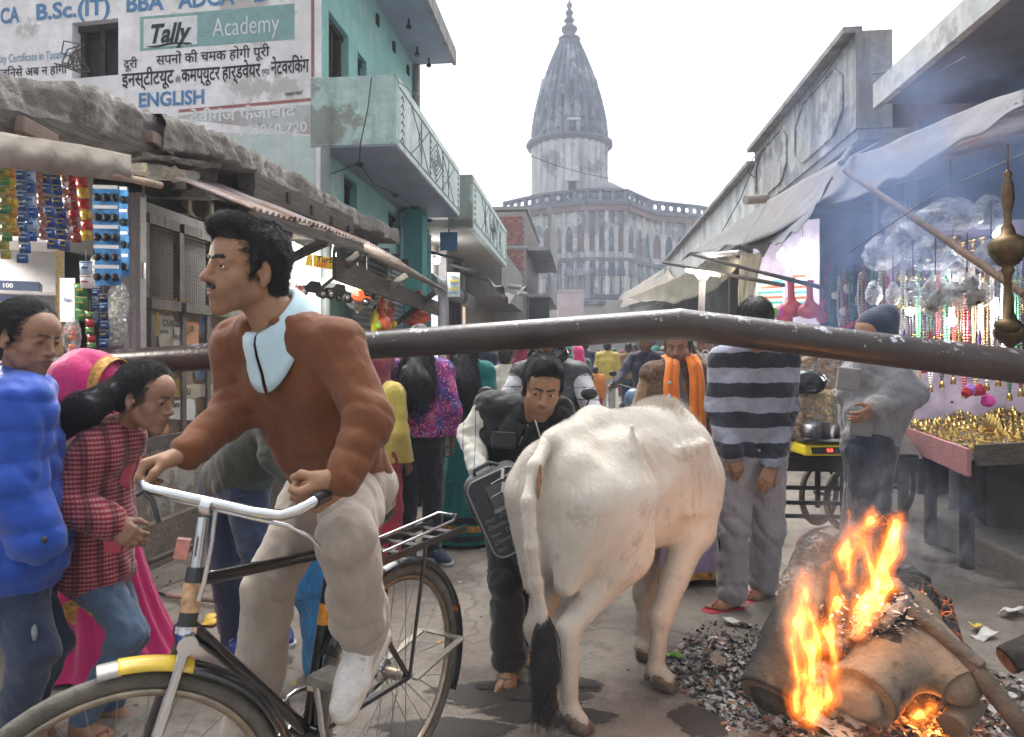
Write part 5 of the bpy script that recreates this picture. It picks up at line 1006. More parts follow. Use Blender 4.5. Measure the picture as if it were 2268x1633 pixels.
# ------------------------------------------------------------------ the white cow, seen from behind
def cow_():
 T=P(1222,962,2.64);d=V(math.sin(R(40)),math.cos(R(40)),0);lt=V(d.y,-d.x,0);T0=V(T.x,T.y,0);Wd=lambda x,y,z:np.array(T0+d*x+lt*y+UZ*z);A=lambda p:np.array(p)
 Rr=np.stack((np.array(d),np.array(lt),np.array((0,0,1.))),1)
 e=lambda x,y,z,r,k=.06,op='+',rot=None:ell(Wd(x,y,z),r,Rr if rot is None else Rr@rot,k,op)
 q=[e(.2,0,.9,(.27,.195,.22)),e(.1,0,.8,(.16,.165,.23)),e(.52,0,.84,(.42,.26,.305),.1),e(.76,0,.83,(.3,.245,.315),.1),e(.95,0,1.035,(.14,.06,.1),.07),e(.92,0,.8,(.2,.2,.26),.1)]
 q+=[cone(Wd(.0,0,1.07),Wd(.3,0,1.115),.045,.06,.06),cone(Wd(.3,0,1.105),Wd(.92,0,1.045),.055,.07,.1),cone(Wd(.92,0,1.02),Wd(1.2,-.14,.93),.15,.12,.1),cone(Wd(.95,0,.7),Wd(1.2,-.16,.8),.07,.06,.1)]
 for s in(-1,1):
  q+=[e(.27,s*.17,1.035,(.085,.055,.05),.09),e(.03,s*.095,.99,(.06,.055,.06),.06),e(.9,s*.16,.8,(.15,.1,.27),.09),e(.2,s*.15,.76,(.17,.11,.24),.08),cone(Wd(.28,s*.17,1.02),Wd(.3,s*.19,.85),.04,.06,.09)]
 q.append(e(.43,.27,1.0,(.1,.05,.1),.08,'-'));q.append(e(.43,-.27,1.0,(.1,.05,.1),.08,'-'))
 q+=[cone(A(P(1400,945,2.69)),A(P(1405,1060,2.62)),.012,.01,.035),cone(A(P(1408,1080,2.62)),A(P(1420,1190,2.74)),.014,.02,.04)]
 q+=[cone(Wd(.5,.02,.53),Wd(.36,.03,.5),.06,.035,.06),cone(Wd(.36,.03,.5),Wd(.31,.04,.45),.03,.014,.02)]
 for yy in np.linspace(.6,.82,4):q.append(cone(Wd(yy,.255,1.0),Wd(yy+.03,.27,.72),.012,.014,.05))
 # legs: (stifle/elbow, hock/knee, fetlock, hoof centre)
 HR=(Wd(.26,.16,.62),A(P(1262,1392,2.6)),A(P(1262,1572,2.56)),A(G(1285,1606,.035)));HL=(Wd(.26,-.16,.62),A(P(1192,1385,2.76)),A(P(1218,1540,2.74)),A(G(1235,1560,.035)))
 FR=(Wd(.84,.19,.6),A(P(1463,1366,2.94)),A(P(1452,1488,2.9)),A(G(1474,1512,.035)));FL=(Wd(.95,-.1,.6),A(P(1428,1318,3.22)),A(P(1424,1432,3.18)),A(G(1430,1448,.03)))
 for s,(a,b,c,h)in((1,HR),(-1,HL)):
  hip=Wd(.2,s*.15,.82);back=np.array(d)*-.035
  q+=[cone(hip,a,.155,.1,.09),cone(Wd(.05,s*.12,.85),b+back*.6+np.array((0,0,.18)),.12,.05,.09),cone(a,b,.1,.045,.06),ell(b+back*.7,(.035,.035,.055),None,.03),cone(b,c,.04,.031,.03),cone(b+back,c+back*.4,.022,.018,.03),ell(c,(.041,.041,.04),None,.02),cone(c,h+np.array((0,0,.015)),.034,.036,.02)]
 for a,b,c,h in(FR,FL):
  q+=[cone(Wd(.9,.17 if a is FR[0]else-.14,.8),a,.12,.085,.09),cone(a,b,.082,.046,.05),ell(b,(.047,.047,.055),None,.025),cone(b,c,.036,.03,.025),ell(c,(.04,.04,.038),None,.02),cone(c,h+np.array((0,0,.015)),.033,.036,.02)]
  # head turned to the left, hidden behind the body
 hc=Wd(1.3,-.3,.86);hd=nrm(np.array(d)*.3-np.array(lt)*.85+np.array((0,0,-.45)))
 q+=[cone(Wd(1.2,-.14,.93),hc,.115,.1,.06),cone(hc,hc+hd*.2,.095,.075,.05),cone(hc+hd*.2,hc+hd*.34,.07,.06,.04)]
 def dsp(p):return .005*wob(p,7)+.003*wob(p,17)+.0015*wob(p,40)
 vf=soft(q,.011,dsp)
 m,t,b,N,Lk=nt('cow_hide');b.inputs['Roughness'].default_value=.75;b.inputs['Sheen Weight'].default_value=.3
 c=ramp(t,noise(t,3.5,6,.6),[(.3,(.50,.445,.37)),(.65,(.66,.62,.555))]);z=sep(t)[2]
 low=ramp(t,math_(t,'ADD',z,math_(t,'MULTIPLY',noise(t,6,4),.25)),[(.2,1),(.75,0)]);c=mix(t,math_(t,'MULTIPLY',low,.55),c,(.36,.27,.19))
 dirt=ramp(t,noise(t,7,8,.75),[(.54,0),(.7,.75)]);c=mix(t,dirt,c,(.27,.2,.13));blk=ramp(t,noise(t,26,3,.6),[(.73,0),(.78,.6)]);c=mix(t,blk,c,(.06,.05,.045));Lk(c,b.inputs['Base Color']);bump(t,b,noise(t,70,5,.7,scale3=(1,1,.35)),.006)
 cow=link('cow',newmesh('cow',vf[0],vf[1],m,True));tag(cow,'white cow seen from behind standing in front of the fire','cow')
 HOOF=M('hoof_horn',(.15,.105,.075),.5,.4,30,.01)
 for a,b_,c_,h in(HR,HL,FR,FL):
  for s in(-1,1):
   f=nrm((0.75,-.45 if c_ is not FL[2]else-.6,0));sd=np.array((f[1],-f[0],0));o=h+sd*s*.019
   softobj('hoof',soft([cone(o-f*.012+np.array((0,0,.012)),o+f*.032+np.array((0,0,-.008)),.024,.018,.01),cone(o-f*.02+np.array((0,0,-.01)),o+f*.03+np.array((0,0,-.012)),.02,.016,.01)],.005,None,[((0,0,.003),(0,0,-1))]),HOOF,cow)
  if c_ is not FL[2]:
   for s in(-1,1):softobj('dewclaw',soft([ell(c_-np.array(d)*.04+np.array(lt)*s*.02-np.array((0,0,.012)),(.013,.013,.018))],.004),HOOF,cow)
 tp=[P(1244,965,2.76),P(1212,985,2.63),P(1185,1032,2.54),P(1170,1110,2.48),P(1177,1210,2.46),P(1188,1290,2.47),P(1200,1360,2.48),P(1206,1410,2.49)];rr=[.045,.029,.025,.023,.021,.019,.016,.012]
 tq=[cone(np.array(tp[i]),np.array(tp[i+1]),rr[i],rr[i+1],.02)for i in range(7)];tv=soft(tq,.007,lambda p:.002*wob(p,30));tail=softobj('tail',tv,m,cow)
 HB=Mhair('tail_hair',(.03,.028,.028),.5);sq=[cone(np.array(P(1206,1375,2.49)),np.array(P(1207,1450,2.49)),.02,.03,.02),cone(np.array(P(1207,1450,2.49)),np.array(P(1203,1560,2.49)),.03,.012,.02)];sv=soft(sq,.006,lambda p:.004*wob(p*np.array((1,1,.25)),90));sw=softobj('tail_switch',sv,HB,tail)
 strands('switch_strands',sv,HB,1500,.1,lambda p,n:np.tile((0,0,-1.),(len(p),1))+n*.12,.0011,sw,jit=.1,seg=5)
 fl=np.array(d)*-.75+np.array((0,0,-.8))
 def flow(p,n):dd=fl[None]-n*(n@fl)[:,None];return dd+.35*np.stack((wob(p,9),wob(p+3,9),wob(p+7,9)),1)*.4+n*.16
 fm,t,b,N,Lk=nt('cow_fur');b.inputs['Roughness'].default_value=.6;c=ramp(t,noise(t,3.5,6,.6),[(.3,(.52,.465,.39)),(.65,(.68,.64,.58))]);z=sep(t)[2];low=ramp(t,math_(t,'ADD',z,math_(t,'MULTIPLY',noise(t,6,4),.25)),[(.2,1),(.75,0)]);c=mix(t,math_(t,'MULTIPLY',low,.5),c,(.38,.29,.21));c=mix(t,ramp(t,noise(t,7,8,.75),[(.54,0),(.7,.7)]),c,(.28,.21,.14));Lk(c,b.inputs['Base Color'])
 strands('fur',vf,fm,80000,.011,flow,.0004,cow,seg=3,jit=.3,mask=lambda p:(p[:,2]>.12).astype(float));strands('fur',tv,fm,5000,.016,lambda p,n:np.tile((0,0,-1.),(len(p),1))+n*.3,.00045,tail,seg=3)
 strands('back_tuft',vf,fm,2500,.03,lambda p,n:n+np.array((0,0,.3)),.0005,cow,seg=3,mask=lambda p:np.exp(-((p-Wd(.86,0,1.12))**2).sum(1)/.006))
 mb=MB();mb.tube([P(1197,1030,2.49),P(1194,1065,2.475),P(1192,1105,2.48)],[.004,.011,.004],8);mb.build('tail_underside',M('bare_skin',(.25,.12,.05),.6,.3,40),cow)
 for s in(-1,1):o=hc-hd*.02+np.array((0,0,.03))+np.cross(hd,(0,0,1))*.1*s;softobj('ear',soft([cone(o,o+np.cross(hd,(0,0,1))*.12*s-np.array((0,0,.03)),.03,.015,.01)],.008),m,cow)
cow_()
# ------------------------------------------------------------------ clothes
def pj(d):return{k:np.array(P(*v))if len(v)==3 else np.array(v)for k,v in d.items()}
def fin(J,face,up=(0,0,1),s=1.0):J['face']=nrm(face);J['up']=nrm(up);J['s']=s;return J
def core_prims(J,res,legs=True,feet=()):
 q=torso_prims(J,-.012)
 for s in 'LR':
  if 'el'+s in J:q+=arm_prims(J,s,-.006)
  if legs and 'knee'+s in J:q+=leg_prims(J,s,-.012)
 return soft(q,res)
def top(root,J,mat,g=.016,res=.009,name='sweater',hem=None,cut=1.0,sub=(),folds=(),disp=None,w=1.0,bust=0,extra=(),clip=()):
 q=torso_prims(J,g,w,bust)
 for s in 'LR':
  if 'el'+s in J:q+=arm_prims(J,s,g,cut)
 q+=list(extra)+list(sub);cl=list(clip)
 if hem is not None:
  ax=nrm(J['pelvis']-J['chest']);cl.append((J['pelvis']+ax*hem,ax))
 return softobj(name,soft(q,res,disp or crump(.011 if res<.0105 else .008),cl,folds),mat,root)
def trousers(root,J,mat,g=.016,res=.009,name='trousers',cut=1.0,flare=.008,folds=(),disp=None,w=1.0,top_=.06):
 p=J['pelvis'];hl=nrm(J['hipR']-J['hipL']);q=[cone(p-hl*.075*w,p+hl*.075*w,.112*w+g*.5,.112*w+g*.5,.05)]
 for s in 'LR':q+=leg_prims(J,s,g,cut,flare,w)
 return softobj(name,soft(q,res,disp or crump(.012 if res<.0105 else .008,30),(),folds),mat,root)
_RC=np.random.default_rng(5)
def rv():return _RC.normal(size=3)*.35
def creases(J,amp=.006):
 f=[]
 for s in 'LR':
  if 'el'+s in J:a,e,h=J['sh'+s],J['el'+s],J['wr'+s];f+=[(e,.075,nrm(h-a)+rv(),135,amp),(e*.55+h*.45,.07,nrm(h-e)+rv(),120,amp*.55),(h*.85+e*.15,.05,nrm(h-e)+rv(),160,amp*.5)]
 f+=[(J['pelvis']*.75+J['chest']*.25,.2,nrm(J['chest']-J['pelvis'])+rv(),85,amp*.6)];return f
def lcreases(J,amp=.007):
 f=[]
 for s in 'LR':a,e,h=J['hip'+s],J['knee'+s],J['an'+s];f+=[(e,.13,nrm(h-e)*.8+nrm(np.cross(h-e,e-a)+1e-3)*.4+rv(),60,amp*.8),(h*.9+e*.1,.09,nrm(h-e)+rv(),75,amp*.8),(a,.12,nrm(e-a)+np.array((.5,0,.3))+rv(),50,amp*.7)]
 return f
def collar(root,J,fwd,mat,r0=.062,r1=.09,h=.05,pt=.05,o=None,name='collar',ax=None):
 n=J['neck']if o is None else np.array(o);ax=nrm(J['head']-n)if ax is None else nrm(ax);f=nrm(np.array(fwd)-ax*np.dot(fwd,ax));r=np.cross(f,ax);mb=MB()
 def fn(a,b):
  th=.06+(2*math.pi-.12)*a;e=abs(math.cos(th/2))**10;rr=r0+(r1-r0)*math.sin(b*1.4);z=.028*math.sin(math.pi*min(1,b*1.5))-b*h-e*pt*b;fr=1.12
  return n+(f*math.cos(th)*fr+r*math.sin(th))*(rr+e*.025*b)+ax*(z+.012-.02*(math.cos(th)))
 mb.grid(fn,40,6);o_=mb.build(name,mat,root);so=o_.modifiers.new('s','SOLIDIFY');so.thickness=.003;return o_
def Mstripe(name,c1,c2,per,axis=2,duty=.5,off=0.0,base=None,soft_=.02,weave=700,per2=None,c3=None):
 if name in MC:return MC[name]
 m,t,b,N,Lk=nt(name);b.inputs['Roughness'].default_value=.9;b.inputs['Sheen Weight'].default_value=.2;b.inputs['Specular IOR Level'].default_value=.2;s=sep(t);wv=math_(t,'MULTIPLY',math_(t,'SUBTRACT',noise(t,7,3),.5),per*.25)
 f=math_(t,'FRACT',math_(t,'DIVIDE',math_(t,'ADD',math_(t,'ADD',s[axis],off),wv),per));k=ramp(t,f,[(0,0),(soft_,0),(soft_*2,1),(duty,1),(duty+soft_,0)]);c=mix(t,k,c1,c2)
 if per2:
  u=math_(t,'ADD',s[0],s[1]);f2=math_(t,'FRACT',math_(t,'DIVIDE',u,per2));k2=ramp(t,f2,[(0,0),(.05,0),(.1,1),(.5,1),(.55,0)]);f3=math_(t,'FRACT',math_(t,'DIVIDE',u,per2*6));c=mix(t,math_(t,'MULTIPLY',k2,.55),c,c3 or c2);c=mix(t,ramp(t,f3,[(.6,0),(.64,.55),(.95,.55),(.99,0)]),c,c1 if not c3 else(.03,.01,.015))
 Lk(mix(t,.35,c,ramp(t,noise(t,14,6),[(.2,(.0,.0,.0)),(.8,(1,1,1))]),'OVERLAY'),b.inputs['Base Color']);n1=bump(t,b,noise(t,8,3,.5,scale3=(1,1,.5)),.006);bump(t,b,noise(t,weave,1),.0006,.6,n1);MC[name]=m;return m
SK1=Mskin('skin_brown',(.31,.165,.095),(.24,.1,.085),.5);SK2=Mskin('skin_dark',(.2,.105,.065),(.18,.08,.07),.4);SK3=Mskin('skin_girl',(.28,.15,.095),(.22,.085,.075),0)
HB_=Mhair()
def handq(J,s,fd=None,td=(0,0,1),curl=.35,thumb=.4,sc=1.0,spread=.12):w=J['wr'+s];return hand(w,nrm(w-J['el'+s])if fd is None else fd,td,s=='L',curl,thumb,sc,spread)
WSH=M('shoe_white',(.6,.58,.55),.6,.2,20,.004)
def shoe(root,an,dr,mat,sole=WSH,s=1.0,name='shoe',res=.006):
 q=shoe_prims(an,dr,s);o=softobj(name,soft(q,res),mat,root);f=nrm((dr[0],dr[1],dr[2]if len(dr)>2 else 0));r=nrm(np.cross(f,(0,0,1)));u=np.cross(r,f);a=np.array(an)
 softobj('sole',soft([cone(a+s*(f*-.03-u*.068),a+s*(f*.165-u*.072),.044*s,.036*s,.02)],res,None,[(a-u*.058*s,u),(a-u*.086*s,-u)]),sole,o)
 if res<.007:
  for k in range(4):y=.045+.02*k;z=.022-.012*k;mb=MB();mb.tube([a+s*(r*x+f*y+u*(z-abs(x)*.45))for x in(-.036,-.015,.015,.036)],.004*s,5);mb.build('lace',M('lace_grey',(.42,.42,.42),.8,.1),o)
 return o
def sandal(root,an,dr,mat,s=1.0,res=.005):
 f=nrm((dr[0],dr[1],0));r=np.cross(f,(0,0,1));a=np.array(an);B=lambda x,y,z:a+s*(r*x+f*y+np.array((0,0,z)))
 o=softobj('sandal',soft([cone(B(0,-.04,-.088),B(.004,.14,-.09),.04*s,.047*s,.02)],res,None,[(B(0,0,-.076),(0,0,1)),(B(0,0,-.098),(0,0,-1))]),mat,root)
 mb=MB();mb.tube([B(-.04,.07,-.08),B(-.022,.085,-.048),B(.002,.1,-.04),B(.026,.085,-.045),B(.046,.07,-.08)],.008*s,6);mb.tube([B(.002,.1,-.04),B(.012,.125,-.062)],.005*s,6);mb.build('strap',mat,o);return o
 # ------------------------------------------------------------------ the cyclist
J=fin(pj(dict(pelvis=(772,1085,2.03),chest=(664,846,1.84),neck=(606,702,1.78),head=(550,604,1.73),shL=(750,768,1.74),shR=(526,766,1.87),elL=(818,932,1.66),wrL=(758,1066,1.57),elR=(525,905,1.86),wrR=(412,1006,1.68),
hipL=(792,1075,1.97),hipR=(700,1085,2.1),kneeL=(768,1200,1.64),kneeR=(600,1290,1.94),anL=(803,1395,1.79),anR=(552,1660,1.92))),(-.67,-.74,.02),(0.05,-.05,1),1.0)
hL=handq(J,'L',(-.85,-.2,-.5),(-.2,-.5,.75),.85,.8,1.05);hR=handq(J,'R',(-.8,-.3,-.25),(.45,-.55,.3),.8,.75,1.05)
cyc=skinobj('young man with moustache riding a bicycle in a brown V neck sweater',None,J,[mkhead(J,.0042,0,-.2,1.05,.94,.35),soft(hL,.0035),soft(hR,.0035),core_prims(J,.014)],SK1)
face_parts(cyc,J,(-.15,1,.12),1.35,1.15);hair_short(cyc,J,.007,9000,front=.014,hairline=.004,length=.02)
bf=nrm((-.47,-.88,0));vq=[ell(J['neck']+bf*.09+np.array((0,0,-.01)),(.05,.05,.085),None,.015,'-'),ell(J['neck']+np.array((0,0,.045)),(.1,.1,.062),None,.02,'-')]
SWB=Mcloth('sweater_brown',(.145,.05,.019),.16,500,.004,10,sheen=.12)
top(cyc,J,SWB,.014,.0075,'sweater',.1,.96,vq,creases(J,.012),crump(.0065,36,(1,1,.7)),.87);top(cyc,{k:v for k,v in J.items()if k[:2]not in('el','wr')},Mcloth('navy_shirt',(.03,.035,.06)),-.008,.012,'undershirt',disp=lambda p:0*p[:,0],w=.8)
collar(cyc,J,bf,Mcloth('collar_blue',(.46,.62,.70),.08,900,.001),.06,.108,.06,.075)
for s in 'LR':a=J['wr'+s];dd=nrm(a-J['el'+s]);mb=MB();mb.tube([a-dd*.035,a-dd*.012],.04,14);mb.build('cuff',SWB,cyc)
PANT=Mcloth('trouser_beige',(.30,.25,.205),.14,900,.006,6);trousers(cyc,J,PANT,.014,.0085,cut=.93,flare=.02,folds=lcreases(J,.014),disp=crump(.014,28,(1,1,.5)),w=.87)
shoe(cyc,J['anL']+np.array((0,0,-.01)),(-.25,-.75,-.62),WSH,M('sole_cream',(.5,.46,.4),.7,.2),1.0);shoe(cyc,J['anR'],(-.4,-.85,-.1),WSH,M('sole_cream',(.5,.46,.4),.7,.2),1.0,res=.01)
# ------------------------------------------------------------------ girl in the blue jacket
J=fin(pj(dict(pelvis=(40,1230,2.42),chest=(18,985,2.42),neck=(30,862,2.4),head=(60,752,2.36),shR=(42,900,2.26),shL=(40,905,2.58),elR=(20,1075,2.22),wrR=(85,1195,2.24),elL=(75,1060,2.58),wrL=(128,1175,2.5),hipR=(28,1270,2.36),hipL=(40,1270,2.5),kneeR=(72,1440,2.3),anR=(30,1625,2.36),kneeL=(112,1430,2.52),anL=(60,1580,2.56))),(.95,-.2,-.22),(.22,0,1))
g_=skinobj('girl in a bright blue puffer jacket at the left edge looking down',None,J,[mkhead(J,.0045,1,0,.78,1,1),core_prims(J,.015),soft(handq(J,'L',(.6,-.3,-.6),(.3,-.6,.5),.4),.005)]+[soft(foot_prims(J['an'+s],(1,-.3)),.006)for s in 'LR'],SK3)
face_parts(g_,J,(.1,1,-.35),.7,0);hair_slick(g_,J);softobj('hair_bun',soft([ell(J['head']+J['Rm']@np.array((0,-.125,.02)),.045),ell(J['head']+J['Rm']@np.array((0,-.08,-.03)),.06)],.006,lambda p:.003*wob(p,60)),HB_,g_)
BLU=Mcloth('puffer_blue',(.012,.07,.42),.12,600,.003,6,.45,.2,(1,1,1.6))
top(g_,J,BLU,.045,.009,'jacket',.2,.98,(),[(J['chest']*t+J['pelvis']*(1-t),.24,(0.1,0,1),58,.011)for t in(0.15,.85)]+creases(J,.01),lambda p:-.009*np.abs(np.sin(p[:,2]*30+.8*wob(p,6)))**.6+.004-.014*np.abs(wob(p*np.array((1,1,.6)),34))**.7);collar(g_,J,(1,-.2,0),BLU,.07,.1,.06,.01)
JEAN=Mcloth('jeans_dark',(.022,.035,.075),.4,700,.006,7);trousers(g_,J,JEAN,.01,.009,cut=.97,flare=.004,folds=lcreases(J,.013))
for x,z,r in((.02,-.1,.02),(.09,-.06,.015)):c=J['hipR']*.45+J['kneeR']*.55+np.array((x,-.075,z*.5));mb=MB();mb.ball(c,(.01,.008,.028));mb.build('torn_patch',M('denim_worn',(.22,.25,.28),.9,.4,30),g_)
mb=MB();mb.ball(P(98,1196,2.14),(.012,.006,.012));mb.build('snap_button',BLKMETAL,g_)
for s in 'LR':sandal(g_,J['an'+s],(1,-.3),M('sandal_maroon',(.12,.04,.035),.6,.2))
# ------------------------------------------------------------------ girl in the red plaid coat
J=fin(pj(dict(pelvis=(215,1255,2.68),chest=(200,1050,2.66),neck=(262,962,2.6),head=(322,885,2.56),shR=(215,1005,2.5),shL=(262,1000,2.82),elR=(140,1115,2.44),wrR=(246,1158,2.42),elL=(190,1120,2.86),wrL=(222,1072,2.55),hipR=(215,1290,2.6),hipL=(228,1285,2.74),kneeR=(285,1400,2.56),anR=(185,1590,2.52),kneeL=(292,1405,2.74),anL=(250,1560,2.68))),(.95,-.12,-.22),(.3,0,1))
p_=skinobj('girl in a red checked coat with a long black ponytail bending under the pole',None,J,[mkhead(J,.0045,1,0,.78,1,.6),core_prims(J,.015),soft(handq(J,'R',(.75,-.1,-.5),(.5,.2,.7),.45),.0045),soft(handq(J,'L',(.2,-.75,.25),(.3,.2,.8),.7),.005)]+[soft(foot_prims(J['an'+s],(1,-.2)),.005)for s in 'LR'],SK3)
face_parts(p_,J,(.1,1,-.25),.7,0);hair_slick(p_,J)
tl_=[J['head']+J['Rm']@np.array((0,-.1,.035)),np.array(P(262,868,2.52)),np.array(P(205,895,2.48)),np.array(P(140,935,2.48)),np.array(P(95,1000,2.5))];tr_=[.03,.032,.045,.04,.016]
tv=soft([cone(tl_[i],tl_[i+1],tr_[i],tr_[i+1],.02)for i in range(4)],.006,lambda p:.004*wob(p*np.array((.5,1,1)),70));po=softobj('ponytail',tv,HB_,p_);strands('ponytail_strands',tv,HB_,2500,.09,lambda p,n:np.tile((-.8,0,-.45),(len(p),1))+n*.1,.0008,po,jit=.12,seg=5)
mb=MB();mb.tube([tl_[1]+np.array((0,.03*math.cos(a),.03*math.sin(a)))for a in np.linspace(0,6.28,13)[:-1]],.01,6,closed=True);mb.build('hair_tie',BLKMETAL,p_)
PLAID=Mstripe('plaid_red',(.25,.025,.04),(.45,.2,.2),.0165,2,.45,per2=.017,c3=(.16,.02,.03));top(p_,J,PLAID,.034,.0085,'coat',.13,.97,(),creases(J,.01),crump(.01,34),.92,.5)
PINKC=Mcloth('coral_pink',(.62,.06,.11));collar(p_,J,(.9,0,-.3),PINKC,.065,.12,.07,.07);a=J['wrR'];dd=nrm(a-J['elR']);mb=MB();mb.tube([a-dd*.03,a+dd*.012],.042,14);mb.build('cuff',PINKC,p_)
mb=MB();mb.hexa([P(228,1198,2.4),P(268,1200,2.42),P(268,1225,2.45),P(232,1225,2.43)]+[P(228,1198,2.4)+V(0,.03,0),P(268,1200,2.45),P(268,1225,2.48),P(232,1225,2.46)]);mb.build('pocket_flap',PINKC,p_)
trousers(p_,J,Mcloth('jeans_blue',(.065,.105,.18),.35,700,.006,7),-.002,.009,cut=.97,flare=.006,folds=lcreases(J,.013))
for s in 'LR':sandal(p_,J['an'+s],(1,-.2),M('sandal_red',(.22,.04,.03),.5,.2))
# ------------------------------------------------------------------ woman in the pink sari
PINK=Mcloth('sari_pink',(.60,.008,.15),.15,500,.012,5,.55,.4);GOLD=M('gold_border',(.5,.26,.06),.45,.65,45,.006,60,metal=.35)
J=fin(pj(dict(pelvis=(165,1240,3.05),chest=(110,1010,3.05),neck=(150,945,3.0),head=(205,868,2.98),shR=(110,1000,2.9),shL=(140,1000,3.2),hipR=(165,1270,3.0),hipL=(170,1270,3.15))),(.95,-.1,-.35),(.35,0,1))
s_=skinobj('woman in a hot pink sari drawn over her head with gold border',None,J,[mkhead(J,.008,1),core_prims(J,.02,False)],SK3);T_=lambda*p:J['head']+J['Rm']@np.array(p)
vq=[ell(T_(0,-.03,.05),(.115,.135,.125),J['Rm']),cone(T_(0,-.06,.0),np.array(P(105,1010,2.98)),.125,.17,.08),cone(np.array(P(105,1000,3.02)),np.array(P(140,1180,3.05)),.17,.17,.08),ell(T_(0,.13,-.05),(.085,.12,.13),J['Rm'],.02,'-')]
softobj('sari_veil',soft(vq,.01,None,(),[(T_(0,-.1,0),.3,(.4,.9,.3),60,.008),(np.array(P(110,1000,2.9)),.3,(.8,.6,.1),70,.01)]),PINK,s_)
mb=MB()
def bd(a,b):
 th=-1.9+3.8*a;return Vector(T_((.113+.004*b)*math.sin(th),.035+.055*b-.02*math.cos(th),.05+(.124+.004*b)*math.cos(th)-(.09*(abs(th)>1.57)*(abs(th)-1.57))))
mb.grid(bd,40,4);o=mb.build('gold_border',GOLD,s_);so=o.modifiers.new('s','SOLIDIFY');so.thickness=.004
mb=MB();rp=lambda a,r,z:V(r*math.cos(a),r*math.sin(a)*.75,z);cb_=P(168,1300,3.1);cb_.z=0
mb.grid(lambda a,b:cb_+V(.18*b,0,0)+rp(6.283*a,.15+.08*b+.09*b**6+.018*math.sin(15*6.283*a)*(b+.2),.95*(1-b)+.02),90,14);mb.build('sari_skirt',PINK,s_)
mb=MB();mb.grid(lambda a,b:V(*(np.array(P(262+8*b-6*a,1040+110*a,2.93))+np.array((.03*(b-.5),-.01,0))))+V(.05*b,0,0),10,3);mb.build('gold_border',GOLD,s_);mb=MB();mb.grid(lambda a,b:cb_+V(.12,-.0,0)+rp(-2.2+.9*a,.21+.03*b,.18+.12*b+.1*a),14,3);mb.build('gold_border',GOLD,s_)
# ------------------------------------------------------------------ man in the green shirt behind the cyclist
J=fin(pj(dict(pelvis=(520,1065,3.2),chest=(600,930,3.05),neck=(660,870,2.98),head=(712,830,2.93),shL=(555,905,3.2),shR=(610,915,2.88),elL=(500,985,3.3),wrL=(520,1080,3.25),elR=(610,1010,2.85),wrR=(660,1070,2.8),hipL=(490,1085,3.28),hipR=(545,1090,3.12),kneeL=(500,1255,3.2),kneeR=(575,1250,3.0),anL=(515,1405,3.3),anR=(610,1370,3.3))),(.85,-.3,-.4),(.5,0,.9))
m_=skinobj('man in dark green shirt and jeans bending behind the cyclist',None,J,[mkhead(J,.008),core_prims(J,.018)],SK1);hair_short(m_,J,.012,0,res=.008)
top(m_,J,Mcloth('shirt_green',(.055,.07,.05),.3,600,.007,8),.022,.011,'shirt',.06,.9,(),creases(J,.013));trousers(m_,J,Mcloth('jeans_navy',(.035,.05,.095),.35,700,.006,7),.012,.011,cut=.97,folds=lcreases(J,.016))
mb=MB();mb.tube([P(470,1092,3.1),P(500,1105,3.03),P(545,1098,3.0)],.004,5);mb.build('pocket_seam',M('denim_seam',(.09,.11,.16),.9,.2),m_)
for s in 'LR':shoe(m_,J['an'+s],(.5,-.6),M('shoe_blue',(.015,.04,.2),.7,.2),WSH)
# ------------------------------------------------------------------ man in the black vest with the bag
J=fin(pj(dict(pelvis=(1125,1105,3.3),chest=(1140,975,3.1),neck=(1170,915,3.0),head=(1200,862,2.92),shR=(1085,905,3.05),shL=(1238,915,3.0),elR=(1043,965,3.08),wrR=(1062,1040,2.92),elL=(1275,990,2.98),wrL=(1260,1070,2.9),hipR=(1110,1130,3.27),hipL=(1160,1130,3.3),kneeR=(1122,1290,3.02),anR=(1128,1462,2.97),kneeL=(1160,1280,3.25),anL=(1172,1408,3.22))),(.05,-.93,-.3),(.12,-.2,1),1.0)
v_=skinobj('young man in black vest ducking under the pole carrying a grey bag',None,J,[mkhead(J,.0045,0,.1,1,1,.3),core_prims(J,.015),soft(handq(J,'R',(.05,-.35,-.9),(.5,-.7,-.1),.9,.7,1.0),.004)]+[soft(foot_prims(J['an'+s],(-.15 if s=='R' else .2,-1)),.004)for s in 'LR'],SK1)
face_parts(v_,J,(.35,1,-.1),1.2,.35);hair_short(v_,J,.01,8000,hairline=.016,length=.022)
SHC=Mstripe('shirt_cream_check',(.60,.58,.52),(.18,.2,.34),.055,0,.12,per2=.05,c3=(.5,.46,.36));q=arm_prims(J,'R',.018,.97)+arm_prims(J,'L',.018,.97);softobj('shirt_sleeve',soft(q,.007,crump(.01,40),(),creases(J,.012)),SHC,v_)
VST=Mcloth('vest_black',(.012,.012,.014),.3,500,.006,9,.6,.15);Jv={k:v for k,v in J.items()if k[:2]not in('el','wr')};top(v_,Jv,VST,.024,.0085,'vest',.08,1,[ell(J['neck']+np.array((.01,-.1,-.01)),(.035,.05,.07),None,.02,'-')],[(J['chest'],.25,(.3,.2,.9),60,.007)]);top(v_,Jv,SHC,-.002,.012,'shirt',disp=lambda p:0*p[:,0],w=.95);collar(v_,J,(.05,-1,-.2),VST,.066,.115,.06,.05);collar(v_,J,(.05,-1,-.2),SHC,.056,.075,.03,.06)
mb=MB();mb.tube([P(1185,930,2.86),P(1198,975,2.86),P(1188,1020,2.92)],.005,5);mb.build('zip',STEEL,v_)
mb=MB();mb.box(P(1115,975,2.9),(.05,.01,.035),Euler((-.3,.05,-.1)).to_matrix());mb.build('chest_pocket',VST,v_,bevel=.006)
